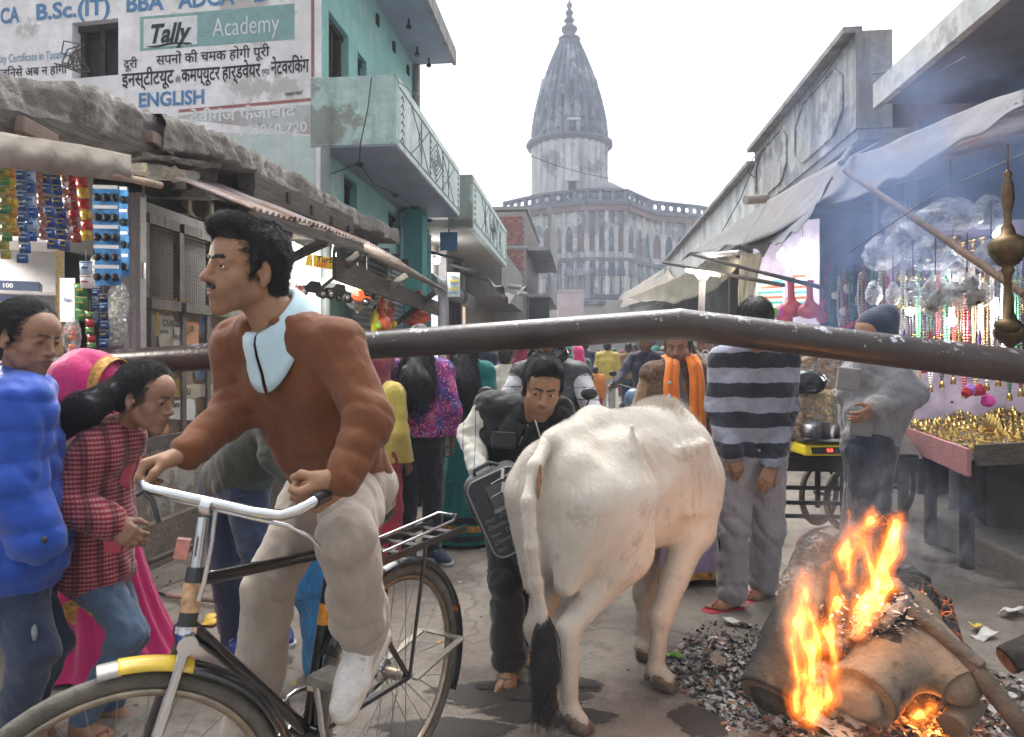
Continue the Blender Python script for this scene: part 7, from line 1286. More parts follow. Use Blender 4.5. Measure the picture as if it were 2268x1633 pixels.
# carrier
zc=.775;c0=RH-bd_*.02;q=lambda x,y,z=zc:V(c0.x,c0.y,0)-bd_*x+bl_*y+UZ*z
for s in(-1,1):mb=MB();mb.bar(q(-.2,.075*s),q(.3,.075*s),.008,.022);mb.build('carrier_rail',BKP,bike);tb('carrier_stay',[q(.05,.075*s),RH+bl_*.06*s],.006,BKP)
for k in range(5):mb=MB();mb.bar(q(-.17+.1*k,-.075),q(-.17+.1*k,.075),.018,.005);mb.build('slat',STEEL,bike)
tb('carrier_clip',[q(-.15,-.055,zc+.02),q(.24,-.055,zc+.035),q(.29,-.04,zc+.045),q(.29,.04,zc+.045),q(.24,.055,zc+.035),q(-.15,.055,zc+.02)],.0045,CHR)
softobj('saddle',soft([cone(np.array(P(805,1118,2.18)),np.array(P(760,1135,1.98)),.085,.03,.05),cone(np.array(P(805,1118,2.18))+np.array(bl_)*.07,np.array(P(805,1118,2.18))-np.array(bl_)*.07,.045,.045,.05)],.01),M('saddle_leather',(.03,.025,.02),.5,.3),bike)
# crank set, chain, pedals, stand
mb=MB();a_=bl_*-.05;mb.tube([BB+a_+(bd_*math.cos(t)+UZ*math.sin(t))*.1 for t in np.linspace(0,6.2832,41)[:-1]],.006,5,closed=True);cw=mb.build('chainring',STEEL,bike)
for k in range(5):t=k*1.2566;tb('ring_arm',[BB+a_,BB+a_+(bd_*math.cos(t)+UZ*math.sin(t))*.1],.006,STEEL,cw,5)
mb=MB();rb_=RH+a_
for s in(-1,1):mb.tube([BB+a_+UZ*.1*s,rb_+UZ*.035*s],.006,5)
mb.build('chain',M('chain_oily',(.06,.05,.04),.5,.3,metal=.6),bike);mb=MB();mb.lathe(rb_,[(.0,-.008),(.036,-.008),(.036,.008),(0,.008)],18,axis=bl_);mb.build('sprocket',STEEL,bike)
cu=(UZ*.97+bd_*.2).normalized();PL_=BB+bl_*.075+cu*.2;PR_=BB-bl_*.075-cu*.17;tb('crank',[BB+bl_*.06,PL_-bl_*.005],.0095,CHR);tb('crank',[BB-bl_*.06,PR_],.0095,CHR)
for pp,s in((PL_,1),(PR_,-1)):mb=MB();mb.box(pp+bl_*.05*s,(.045,.04,.012),Euler((0,0,R(-29))).to_matrix());mb.build('pedal',M('pedal_rubber',(.2,.18,.15),.7,.4,30),bike)
for s in(-1,1):mb=MB();mb.bar(RH+bl_*.08*s,RH-bd_*.27+bl_*.085*s+UZ*.035,.025,.006);mb.build('stand_leg',M('stand_grey',(.2,.18,.15),.5,.3,metal=.5),bike)
mb=MB();mb.bar(RH-bd_*.27-bl_*.085+UZ*.035,RH-bd_*.27+bl_*.085+UZ*.035,.025,.006);mb.build('stand_foot',MC['stand_grey'],bike);mb=MB();c=RH-bd_*.37+UZ*.1;mb.ball(c,(.015,.015,.02));mb.build('rear_reflector',M('reflector_orange',(.6,.15,.05),.2,.1),bike)
# ------------------------------------------------------------------ barrier pole, wires, blue toy fur, floor pipe
mm,t,b,N,Lk=nt('pole_paint');b.inputs['Roughness'].default_value=.32;b.inputs['Specular IOR Level'].default_value=.5;c=ramp(t,noise(t,3,9,.75),[(.3,(.022,.017,.016)),(.6,(.055,.038,.034)),(.75,(.1,.055,.04))]);z=N('ShaderNodeNewGeometry');sx=N('ShaderNodeSeparateXYZ');Lk(z.outputs['Normal'],sx.inputs[0]);chip=ramp(t,math_(t,'MULTIPLY_ADD',sx.outputs[2],.09,noise(t,16,9,.75)),[(.635,0),(.645,1)]);chip2=ramp(t,noise(t,2.2,3),[(.46,0),(.6,1)]);c=mix(t,math_(t,'MULTIPLY',chip,chip2),c,(.42,.45,.5));Lk(c,b.inputs['Base Color']);bump(t,b,noise(t,40,5,.6),.003);MC['pole_paint']=mm
bp=thing('barrier_pole','long dark brown steel pole bent in the middle, barring the street','barrier',P(1505,718,3.12));e0,e1,e2=P(60,818,3.8),P(1505,718,3.12),P(2420,832,2.78);rp_=.071
mb=MB();mb.tube([e0.lerp(e1,k/12)for k in range(13)],[rp_]*13,28);mb.build('pipe',mm,bp);mb=MB();mb.tube([e1.lerp(e2,k/8)for k in range(9)],[rp_]*9,28);mb.build('pipe',mm,bp);mb=MB();mb.ball(e1,rp_*1.012,24,14);mb.build('weld_joint',mm,bp)
def wire(label,pts,r=.006,mat=BLKMETAL,group='overhead wires',name='wire'):
 ps=[Vector(p)for p in pts];out=[]
 for a,b_ in zip(ps,ps[1:]):out+=[a.lerp(b_,k/8)for k in range(8)]
 out.append(ps[-1]);mb=MB();mb.tube(out,r,5);return tag(mb.build(name,mat),label,'cable',group)
def sag(a,b,s,n=10):a,b=Vector(a),Vector(b);return[a.lerp(b,k/n)-UZ*s*4*(k/n)*(1-k/n)for k in range(n+1)]
wire('long black wire sagging across the street in front of the spire',sag(P(862,168,7.5),P(1650,348,12),.75,14),.0045);wire('thin cable trailing down the near balcony end to its soffit hook',[P(823,172,7.3),P(815,240,7.28),P(798,320,7.25),P(796,360,7.5)],.007);wire('looped cable strung between the hooks under the teal balcony',[P(722,390,7.6),P(796,362,8.2),P(830,410,8.6),P(877,430,9.0),P(915,456,10),P(952,486,11),P(920,520,10.8)],.007)
wire('wire clump draped on the right parapet wall',[P(1690,330,11),P(1668,350,10.9),P(1655,380,10.9),P(1672,395,10.8),P(1680,340,10.9),P(1640,440,11),P(1590,530,11.5)],.008);wire('cable looping over the gap right of the parapet end',[P(1930,165,6.7),P(1985,158,6.6),P(2010,190,6.4),P(2060,170,5.8),P(2140,125,5.2)],.006);wire('cable running along the top of the right parapet',[P(1860,118,7.8),P(1780,230,9.3),P(1700,315,11.3)],.007);wire('thin wire under the near right slab',[P(1880,560,4.2),P(2080,425,3.9),P(2268,340,3.6)],.003);wire('stray wires sticking out from the upper slab of the teal house',[P(1000,108,11.4),P(1040,92,11.2),P(1065,82,11.0)],.006)
wire('thick hose pipe running along the foot of the kiosk plinth',[P(285,1268,4.2),P(330,1245,4.15),P(390,1220,4.3),P(450,1205,4.5),P(540,1195,4.6)],.018,M('hose_grey',(.12,.1,.085),.7,.3),None,'hose');o=wire('rusty pinkish rod lying on the ground by the plinth',[G(370,1318,.03),G(500,1332,.03)],.016,M('rod_rusty',(.33,.22,.18),.8,.5,12),None,'rod');wire('black cable lying across the ground near the plinth',[G(300,1312,.02),G(340,1310,.02),G(375,1322,.02)],.01,BLKMETAL,None,'cable')
twig=[P(165+34*math.sin(1.7*i)*math.cos(.45*i+1)-12*math.sin(.6*i),118+34*math.sin(1.1*i+.6)*math.sin(.37*i+.4)+i,8.0-.012*i)for i in range(34)]
wire('dry twisted wires caught at the window of the painted wall',twig,.007,BRN,None,'wire')
# child in blue with striped shoes, half hidden by the rear wheel
o,J=crowd('small child in furry bright blue suit half hidden behind the bicycle',722,1440,.78,(.6,-.7,0),Mcloth('fleece_blue',(.02,.22,.5),.3,200,.02,30),MC.get('fleece_blue'),'beanie',headcol=MC.get('fleece_blue'),Y=3.05,res=.012,skin=SK1)
for s in 'LR':shoe(o,J['an'+s],(.7,-.6),Mstripe('shoe_striped',(.2,.5,.7),(.55,.1,.4),.02,0),WSH,.6)
# ------------------------------------------------------------------ bonfire
FS={}
def Mbark(name,c1,c2,c3,sc=7,char=.0):
 m,t,b,N,Lk=nt(name);b.inputs['Roughness'].default_value=.9;n1=noise(t,sc,9,.72);c=ramp(t,n1,[(.35,c1),(.52,c2),(.68,c3)]);c=mix(t,ramp(t,noise(t,3.4,7,.7),[(.53,0),(.62,char)]),c,(.014,.012,.011));Lk(c,b.inputs['Base Color']);n2=bump(t,b,noise(t,sc*1.6,9,.75,scale3=(1,1,.4)),.05);bump(t,b,noise(t,sc*6,8,.7),.012,1,n2);return m
def Mchar():
 m,t,b,N,Lk=nt('charred_wood');b.inputs['Roughness'].default_value=.8;v=N('ShaderNodeTexVoronoi');v.feature='DISTANCE_TO_EDGE';v.inputs['Scale'].default_value=32;tc=N('ShaderNodeTexCoord');Lk(tc.outputs['Object'],v.inputs['Vector']);n1=noise(t,5,6,.7)
 c=ramp(t,n1,[(.4,(.012,.011,.01)),(.56,(.035,.03,.028)),(.66,(.33,.29,.26))]);Lk(c,b.inputs['Base Color']);bump(t,b,v.outputs['Distance'],.02)
 e=math_(t,'MULTIPLY',ramp(t,v.outputs['Distance'],[(.0,1),(.035,0)]),ramp(t,noise(t,7,4),[(.54,0),(.7,1)]));b.inputs['Emission Color'].default_value=(1,.18,.02,1);Lk(math_(t,'MULTIPLY',e,1.6),b.inputs['Emission Strength']);return m
CHAR=Mchar();LOGD=Mbark('log_grey',(.02,.019,.017),(.05,.045,.039),(.1,.09,.078),6,.9);LOGP=Mbark('log_pale',(.14,.11,.08),(.26,.205,.148),(.33,.27,.2),2.5,.75);CUT=Mbark('cut_wood',(.11,.075,.045),(.26,.19,.12),(.33,.25,.17),6);ASH=Mbark('ash_crust',(.12,.11,.1),(.42,.4,.38),(.62,.6,.57),14)
def log(label,a,b,r0,r1,mat,bumps=(),name='log',res=.012,group='burning logs of the bonfire',cuts=True,amp=.006,fq=14):
 a,b=np.array(a),np.array(b);d=nrm(b-a);q=[cone(a,b,r0,r1,.03)]+list(bumps)
 o=softobj(name,soft(q,res,lambda p:amp*wob(p,fq)+amp*.4*wob(p,fq*3),[(a,-d),(b,d)]),mat);tag(o,label,'log',group)
 if cuts:
  u=nrm(np.cross(d,(0.2,0,1)));w=np.cross(d,u);n=20;pts=[a-d*.004+(u*math.cos(t)+w*math.sin(t))*r0*.95 for t in[6.2832*k/n for k in range(n)]];mb=MB();mb.add(pts,[tuple(range(n))]);mb.build('cut_end',CUT,o)
 return o
l0=log('thick grey barked stump leaning at the left of the fire',P(1705,1545,2.52),P(1815,1235,2.85),.115,.085,LOGD,amp=.01,fq=9)
lg=log('big pale barkless log with two sawn limbs in the front of the fire',P(1905,1545,2.46),P(2010,1345,2.8),.125,.115,LOGP,[cone(np.array(P(2010,1400,2.7)),np.array(P(2120,1515,2.47)),.11,.08,.06),cone(np.array(P(1960,1480,2.55)),np.array(P(2070,1450,2.6)),.115,.1,.08)],amp=.009,fq=7)
d_=nrm(np.array(P(2120,1515,2.47)-P(2010,1400,2.7)));c_=np.array(P(2125,1520,2.455));u_=nrm(np.cross(d_,(0,0,1)));w_2=np.cross(d_,u_)
for r_,mt,of in((.085,CUT,.002),(.045,Mbark('heartwood',(.04,.028,.02),(.08,.055,.04),(.12,.08,.06),12),.005)):mb=MB();mb.add([c_+d_*(.012+of)+(u_*math.cos(t)+w_2*math.sin(t))*r_ for t in[6.2832*k/24 for k in range(24)]],[tuple(range(24))]);mb.build('sawn_limb_end',mt,lg)
log('charred black log standing upright through the flames',P(1845,1465,2.56),P(1958,1140,2.86),.06,.035,CHAR,res=.009,cuts=False,amp=.009,fq=22);log('black log crusted with white ash at the back left of the fire',P(1835,1260,2.95),P(1910,1180,3.0),.085,.06,CHAR,cuts=False);log('smooth blackened stump behind the ash bed',P(1990,1400,2.9),P(2010,1270,3.0),.1,.09,M('soot_black',(.02,.02,.021),.6,.3,6,.01),cuts=False,amp=.003);log('charred log with glowing cracks at the right of the fire',P(2095,1440,2.75),P(2075,1330,2.9),.07,.06,CHAR,cuts=False)
log('thin grey plank lying slanted over the pale log',P(2005,1345,2.62),P(2175,1480,2.42),.022,.026,OLDWOOD,res=.008,cuts=False);log('long brown stick reaching out of the frame corner',P(2120,1435,2.5),P(2330,1690,2.2),.035,.03,Mbark('stick_brown',(.07,.05,.035),(.12,.09,.065),(.17,.13,.1),9),res=.009,cuts=False);log('short sawn block propping the pale log',P(2110,1610,2.42),P(2150,1555,2.5),.05,.05,LOGP,res=.01);log('half burnt billet at the right frame edge',P(2230,1465,2.6),P(2300,1430,2.6),.05,.05,LOGD,res=.01)
o=softobj('ash_bed',soft([ell(np.array(G(1890,1500,.05)),(.35,.25,.09)),ell(np.array(P(1960,1370,2.72)),(.17,.12,.1)),ell(np.array(P(1900,1400,2.72)),(.12,.12,.16)),cone(np.array(P(2030,1300,2.85)),np.array(P(1960,1400,2.62)),.05,.06,.05)],.012,lambda p:.012*wob(p,26)+.006*wob(p,70)),CHAR);tag(o,None,None,None,'stuff')
sl=softobj('ash_crust',soft([cone(np.array(P(1885,1410,2.56)),np.array(P(1960,1375,2.56)),.018,.022,.03),cone(np.array(P(1960,1375,2.56)),np.array(P(2000,1330,2.62)),.022,.018,.03),cone(np.array(P(1990,1300,2.72)),np.array(P(2035,1380,2.66)),.03,.02,.03),cone(np.array(P(1935,1330,2.6)),np.array(P(1900,1400,2.58)),.03,.02,.02)],.007,lambda p:.008*wob(p,60)+.006*wob(p,130)),ASH);tag(sl,None,None,None,'stuff')
for pr,h_ in(((P(1768,1380,2.69),P(1817,1228,2.86),.102,.09),l0),((P(1950,1450,2.6),P(2012,1340,2.81),.128,.12),lg)):a_,b_,r0,r1=pr;softobj('charred_end',soft([cone(np.array(a_),np.array(b_),r0,r1,.02)],.012,lambda p:.009*wob(p,12)+.006*wob(p,40)),CHAR,h_)
def Mflame(name,col,s,lo):
 m=bpy.data.materials.new(name);m.use_nodes=True;t=m.node_tree;t.nodes.clear();e=t.nodes.new('ShaderNodeEmission');e.inputs[0].default_value=rgb(col);n=noise(t,17,4,.65,scale3=(1,1,.38));t.links.new(math_(t,'MULTIPLY',ramp(t,n,[(lo,.02),(lo+.22,1)]),s),e.inputs[1]);o=t.nodes.new('ShaderNodeOutputMaterial');t.links.new(e.outputs[0],o.inputs['Volume']);return m
FH_,FO_,FI_=Mflame('flame_halo',(1,.17,.015),3.2,.38),Mflame('flame_orange',(1,.23,.02),11,.4),Mflame('flame_yellow',(1,.5,.1),40,.42)
fire=thing('fire','orange flames licking up between the charred logs','fire',G(1850,1560))
def tongue(pts,r,seed):
 ps=[np.array(P(*p))for p in pts];n=len(ps)-1;q=[];qi=[]
 for i in range(n):
  f0,f1=i/n,(i+1)/n;R_=lambda f:r*.8*(.55+.75*f)*(1-f)**.75+.003
  q.append(cone(ps[i],ps[i+1],R_(f0),R_(f1),.02))
  if i<n-1:qi.append(cone(ps[i],ps[i+1],R_(f0)*.55,R_(f1)*.5,.015))
 ds=lambda p:.011*wob(p*np.array((1,1,.45))+seed,26)+.005*wob(p*np.array((1,1,.5))+seed,60)
 qo=[cone(c[2],c[3],c[4]*1.45+.004,c[5]*1.45+.004,.03)for c in q];softobj('flame_glow',soft(qo,.009,ds),FH_,fire)
 f=softobj('flame',soft(q,.006,ds),FO_,fire);softobj('flame_core',soft(qi,.006,ds),FI_,f)
tongue([(1780,1580,2.42),(1800,1530,2.42),(1795,1440,2.45),(1770,1380,2.5),(1790,1290,2.55),(1835,1245,2.6)],.07,0);tongue([(1835,1560,2.42),(1850,1500,2.42),(1852,1440,2.44),(1866,1395,2.46)],.04,1);tongue([(1815,1430,2.48),(1800,1370,2.5),(1778,1310,2.52),(1775,1255,2.55)],.05,2);tongue([(1880,1410,2.54),(1905,1350,2.54),(1940,1290,2.56),(1915,1210,2.6),(1925,1150,2.62)],.055,3)
tongue([(1905,1400,2.52),(1930,1340,2.53),(1955,1250,2.56),(1960,1190,2.6),(1990,1170,2.62)],.045,4);tongue([(1870,1240,2.7),(1900,1190,2.72),(1930,1150,2.74),(1935,1120,2.75)],.06,5);tongue([(1950,1260,2.6),(1975,1210,2.62),(1985,1160,2.64),(1998,1140,2.65)],.05,6);tongue([(1765,1575,2.4),(1762,1540,2.4),(1780,1500,2.41),(1800,1480,2.41)],.045,7);tongue([(1765,1500,2.44),(1752,1420,2.46),(1772,1350,2.5),(1762,1285,2.52)],.035,10);tongue([(1850,1480,2.44),(1838,1400,2.46),(1855,1330,2.5),(1845,1270,2.52)],.035,11);tongue([(1935,1350,2.52),(1968,1300,2.54),(1950,1230,2.56),(1975,1180,2.6)],.04,12);tongue([(1880,1290,2.66),(1870,1230,2.68),(1888,1180,2.7),(1880,1135,2.72)],.04,13);tongue([(1795,1590,2.38),(1815,1550,2.38),(1845,1530,2.4),(1850,1480,2.42)],.05,14);tongue([(2030,1590,2.45),(2060,1570,2.48),(2075,1560,2.5)],.035,8);tongue([(1810,1575,2.38),(1830,1540,2.38),(1825,1490,2.4),(1840,1460,2.42)],.055,9)
point('fire_light',P(1800,1470,2.36),1.5,(1,.42,.12),.09);point('fire_light',P(1925,1290,2.5),1.1,(1,.42,.12),.09);point('ember_light',G(2060,1590,.06),1.2,(1,.3,.06),.03)
# ash, flakes and litter round the fire
def flakes(label,mats,n,fn,smin=.005,smax=.018,seed=0,name='ash_flakes'):
 rg=random.Random(seed);mb=MB()
 for _ in range(n):
  x,y,z=fn(rg);s=rg.uniform(smin,smax);e=Euler((rg.gauss(0,.45),rg.gauss(0,.45),rg.uniform(0,6.28))).to_matrix();mb.cur=rg.randrange(len(mats));k=rg.uniform(.4,1);c=V(x,y,z+s*.25)
  mb.add([c+e@V(-s,-s*k,0),c+e@V(s*.8,-s*k*.7,.2*s),c+e@V(s,s*k,0),c+e@V(-s*.6,s*k,-.15*s)],[(0,1,2,3)])
 return tag(mb.build(name,mats),None,None,None,'stuff')
AF=[M('flake_grey',(.22,.21,.2),.9,.3,30),M('flake_dark',(.03,.03,.03),.9,.3,30),M('flake_white',(.45,.43,.41),.9,.2,30),M('flake_brown',(.25,.13,.08),.9,.3,30)]
def ring(u,v,rx,ry):return lambda r:(lambda a,q,c:(c.x+rx*q*math.cos(a),c.y+ry*q*math.sin(a),r.uniform(0,.035)*(1-q)))(r.uniform(0,6.28),r.random()**.6,G(u,v))
flakes(None,AF+AF[:1]+AF[2:3],2600,ring(1640,1500,.3,.42),seed=1);flakes(None,AF,1600,ring(1900,1590,.55,.3),seed=2);flakes(None,AF,900,ring(2180,1560,.35,.45),seed=3);flakes(None,[AF[0],AF[0],AF[2],AF[1]],800,lambda r:(lambda q:(q.x,q.y,q.z))(P(r.gauss(1945,45),r.gauss(1385,25),r.uniform(2.52,2.66))),.004,.012,11,'ash_curls');flakes(None,AF[1:2],500,ring(1660,1450,.3,.4),.004,.012,4,'char_crumbs')
LIT=[M('litter_white',(.5,.49,.46),.7,.2,20),M('litter_yellow',(.6,.4,.05),.5,.3,20),M('litter_green',(.25,.45,.06),.5,.2,20),M('litter_blue',(.1,.2,.5),.5,.2,20),M('litter_brown',(.3,.22,.16),.8,.3,20)]
LB=['crumpled white card flat before the flames','second white card leaning on the pale log','green rimmed white tray beside the cow hoof','white plastic wrapper by the red slippers','yellow leaf plate right of the burning logs','grey paper scrap right of the yellow leaf plate','green and yellow wrapper by the left plinth','white paper scrap beside the green wrapper','orange wrapper at the bottom left edge','small blue scrap on the road behind the cow','yellow scrap behind the cart wheel','green wrapper bit near the bicycle front wheel','magazine page lying under the white cards','brown cardboard piece left of the leaning stump','torn grey newspaper at the right edge']
for i,(u,v,w,h,k,tz_)in enumerate(((1905,1590,.07,.05,0,.03),(1935,1578,.06,.06,0,.06),(1487,1450,.02,.06,2,.02),(1632,1376,.09,.03,0,.02),(2165,1385,.06,.03,1,.02),(2180,1405,.08,.04,0,.01),(470,1370,.09,.05,1,.02),(492,1360,.05,.03,0,.02),(38,1465,.05,.03,4,.01),(1470,1365,.02,.015,3,.01),(2060,1300,.03,.02,1,.01),(340,1600,.03,.02,2,.01),(1850,1615,.1,.05,0,.02),(1590,1465,.05,.04,4,.03),(2240,1350,.1,.04,0,.03))):
 c=G(u,v,tz_);e=Euler((rg.uniform(-.3,.3),rg.uniform(-.3,.3),rg.uniform(0,3))).to_matrix();mb=MB();mb.grid(lambda a,q:c+e@V(w*(a-.5)*1.6,h*(q-.5)*1.6,.012*math.sin(7*a+i)*math.sin(5*q)),7,5);o=mb.build('litter',LIT[k]);so=o.modifiers.new('s','SOLIDIFY');so.thickness=.0015;tag(o,LB[i],'litter','paper and plastic litter on the ground')
flakes(None,LIT+AF[:2],260,lambda r:(lambda y:(r.uniform(-.75,.75)*y,y,.004))(2.3+6*r.random()**1.5),.004,.014,7,'road_litter');flakes(None,[M('gravel_a',(.2,.18,.16),.9,.2,40),M('gravel_b',(.1,.09,.08),.9,.2,40)],2600,lambda r:(lambda y:(r.uniform(-.8,.8)*y,y,.001))(2.3+7*r.random()**1.4),.002,.007,8,'grit')
# ------------------------------------------------------------------ brass stall, right
BRASS=M('brass',(.62,.42,.13),.24,.25,15,metal=1);BRASSD=M('brass_dark',(.13,.088,.048),.45,.4,20,metal=1);STPINK=Mplaster('stall_pink',(.45,.2,.2),(.15,.1,.1),.4,3,.3)
bs=thing('brass_stall','brass ware stall table with faded pink front board over a dark painted void','stall',P(2100,1010,4));zt=.87
A_,B_,C_,D_=P(1985,945,5.85),P(2145,1003,4.26),P(2520,985,4.2),P(2220,893,6.3);qs=[A_,B_,C_,D_];mb=MB();mb.hexa([p-UZ*.05 for p in qs]+qs);mb.build('table_top',M('foil_mat',(.5,.5,.5),.25,.4,30,.01,60,metal=.8),bs)
mb=MB();mb.bar(A_+V(-.01,-.02,-.06),B_+V(-.01,-.02,-.06),.025,.17);mb.build('front_board',STPINK,bs);mb=MB();mb.bar(B_+V(.02,-.04,-.01),C_+V(0,-.04,-.01),.03,.13);mb.build('timber_board',OLDWOOD,bs)
bq=[V(p.x+dx,p.y+dy,0)for p,dx,dy in((A_,.45,.0),(B_,.5,.55),(C_,0,.5),(D_,.3,0))];mb=MB();mb.hexa(bq+[p+UZ*.72 for p in bq]);mb.build('void_block',M('void_dark',(.1,.095,.09),.95,.45,3,.03),bs)  # set back block, its dark colour paints the shaded void under the table
for f_ in(.06,.5,.94):p=A_.lerp(B_,f_)+V(.06,.05,0);mb=MB();mb.bar(V(p.x,p.y,0),p-UZ*.06,.06,.06);mb.build('leg',DKWOOD,bs)
prof=[[(.0,0),(.03,0),(.012,.012),(.008,.03),(.028,.045),(.032,.055),(.026,.055),(.0,.045)],[(0,0),(.022,0),(.034,.02),(.03,.045),(.014,.055),(.02,.066),(0,.066)],[(0,0),(.03,.0),(.03,.008),(.03,.03),(.0,.075)],[(0,0),(.018,0),(.006,.01),(.006,.1),(.016,.11),(0,.118)]]
pm=[MB().lathe((0,0,0),p,12,cap=False).build('brass_item',BRASS)for p in prof];rg=random.Random(12);k=0
OR_='first second third fourth fifth sixth seventh eighth ninth tenth eleventh twelfth thirteenth fourteenth fifteenth sixteenth seventeenth eighteenth nineteenth twentieth'.split()
for o in pm:COL.objects.unlink(o)
KIND=('small brass oil lamp','small round brass pot','conical brass incense holder','slim brass candle stand');ROW=('front','second','third','fourth','fifth','sixth','seventh','back')
def brass(j,p,s,label,group):o=bpy.data.objects.new(('brass_lamp','brass_pot','brass_cone','brass_stand')[j],pm[j].data);COL.objects.link(o);o.scale=(s,s,s);o.location=p;o.rotation_euler.z=rg.uniform(0,6);tag(o,label,'brassware',group)
for r in range(8):
 for c in range(20):
  b=1-r/8.5-.04;a=(c+.5+rg.uniform(-.2,.2))/20.5;p=qs[0].lerp(qs[1],b+rg.uniform(-.02,.02)).lerp(qs[3].lerp(qs[2],b),.02+.95*a);j=3 if(c>12 and r<2)else rg.choice((0,0,1,2));brass(j,p+UZ*.002,rg.uniform(.6,1.0),'%s, %s from the left in the %s row of the foil table'%(KIND[j],OR_[c],ROW[r]),'small brassware set in rows on the foil table')
for i,(u,v,s)in enumerate(((2062,890,1.3),(2092,885,1.5),(2120,882,1.5),(2150,885,1.3),(2180,888,1.2))):o=bpy.data.objects.new('brass_bell',pm[2].data);COL.objects.link(o);o.location=A_.lerp(B_,.62+.05*i).lerp(D_.lerp(C_,.5),.42)+UZ*.001;o.scale=(s,s,s*1.3);tag(o,('leftmost','second','middle','fourth','rightmost')[i]+' of the five big brass cones among the small brassware','brassware','big brass cones')
def hang(label,u,v,Y,rx,rz,mat,seed,grp='clear bags of brass vessels hanging at the stall',fill=BRASSD,tilt=None):
 t=bag('hanging_bag',label,u,v,0,rx,rz,mat,(fill,.05*Y/4.2*min(rx,rz)/40),'bag',seed,grp,7)if 0 else None
 c=P(u,v,Y);s=Y/FPX;t=thing('hanging_bag',label,'bag',c,grp);mb=MB();rx*=s;rz*=s
 def fn(a,b):th=6.2832*a;r=rx*(math.sin(math.pi*(.04+.94*b))**.6)*(.75+.45*(1-b))*(1+.07*math.sin(5*th+seed)+.05*math.sin(19*b+3*th+seed));return c+V(r*math.cos(th),r*.8*math.sin(th),rz*(2*b-1))
 mb.grid(fn,20,14);mb.build('film',mat,t);r2=random.Random(seed)
 for k in range(4):
  a=r2.uniform(0,6.28);q=c+V(rx*.4*math.cos(a),rx*.3*math.sin(a),rz*(-.5+.28*k));rr=min(rx,rz)*r2.uniform(.35,.5);mb=MB();mb.lathe(q,[(0,-rr*.6),(rr*.8,-rr*.5),(rr,0),(rr*.6,rr*.5),(rr*.7,rr*.7),(0,rr*.6)],14,axis=(r2.gauss(0,.5),r2.gauss(0,.5),1),cap=False);mb.build('vessel',fill,t)
 mb=MB();mb.tube([c+UZ*rz*.95,c+UZ*(rz+.25)],.004,5);mb.build('string',BLKMETAL,t)
CLR2=Mplastic('bag_film',(.8,.82,.82),.35,.15)
for i,(lb,u,v,Y,rx,rz)in enumerate((('largest plump clear bag of vessels under the tin roof',2105,475,4.6,70,38),('bag with round dented pot right of the largest bag',2190,470,4.7,40,40),('bag of bowls behind the slanting bamboo prop',2010,535,4.8,46,44),('bag glowing gold beside the bamboo prop',2060,560,4.7,52,40),('bag with a gold lit vessel near the right end',2195,565,4.4,38,36),('pear shaped bag hanging lowest in the middle',2072,655,4.4,34,48),('wide slack bag of copper pots below the prop',2142,645,4.3,52,42),('small slim bag with a bottle shaped vessel',2022,655,4.6,17,42),('little tied white bag left of the slim one',1978,650,4.8,16,26),('smallest knotted bag above the knit cap',1935,648,4.9,18,28),('dim bag deep in the smoke at the left',1950,560,5.2,40,40),('hazy bag high in the smoke',1990,480,5.4,38,34),('bag hanging behind the pear shaped one',2110,590,5.0,44,40))):hang(lb,u,v,Y,rx,rz,CLR2,i)
def bead(label,u,v0_,v1,Y,mat,r=.009,tassel=None,grp='bead garlands hanging at the brass stall'):
 a,b=P(u,v0_,Y),P(u+1,v1,Y);t=thing('bead_garland',label,'garland',a,grp);n=int((b-a).length/(r*1.9));mb=MB()
 for s in(-1,1):
  for k in range(n):mb.ball(a.lerp(b,(k+.5)/n)+V(s*r*1.3*math.sin(math.pi*k/n)+s*.003,.004*s,0),r,6,4)
 mb.build('beads',mat,t,kind='stuff');mb=MB();mb.lathe(b-UZ*.06,[(.003,.06),(.014,.045),(.02,0),(0,0)],8);mb.build('tassel',tassel or REDT,t)
REDT=M('tassel_red',(.5,.03,.05),.7,.2);BW_=M('bead_white',(.7,.68,.62),.4,.1);BB_=M('bead_black',(.03,.03,.035),.3,.2);BRD=M('bead_red',(.35,.03,.03),.35,.2);BTN=M('bead_tan',(.4,.27,.13),.5,.2);BGN=M('bead_green',(.04,.2,.08),.4,.2)
col_=[('white',BW_),('red',BRD),('black and silver',BB_),('tan',BTN),('green',BGN)]
pos=[2000,2016,2033,2046,2060,2078,2096,2112,2126,2140,2156,2170,2184,2197,2210,2222,2240,2252,2264]
for i,u in enumerate(pos):c=col_[(i*7+i//3)%5];bead('%s bead garland, %s from the left in the hanging row'%(c[0],OR_[i]),u,560+(i*37)%60,770+(i*53)%40,4.7+.12*(i%4),c[1],.008+.003*(i%3==0))
for i,(u,c,mt)in enumerate(((1990,'yellow and red',YL),(2003,'blue and orange',M('tassel_blue',(.05,.08,.4),.6,.1)),(2060,'deep red',REDT),(2125,'gold',BRASS),(2170,'violet',M('tassel_violet',(.25,.08,.4),.6,.1)))):
 a=P(u,730,4.5);t=thing('tassel','%s cord tassel with knots at the stall'%c,'tassel',a,'cord tassels at the stall');mb=MB();mb.lathe(a-UZ*.2,[(.02,0),(.014,.05),(.02,.07),(.009,.09),(.012,.14),(.004,.2)],8);mb.build('cord',mt,t)
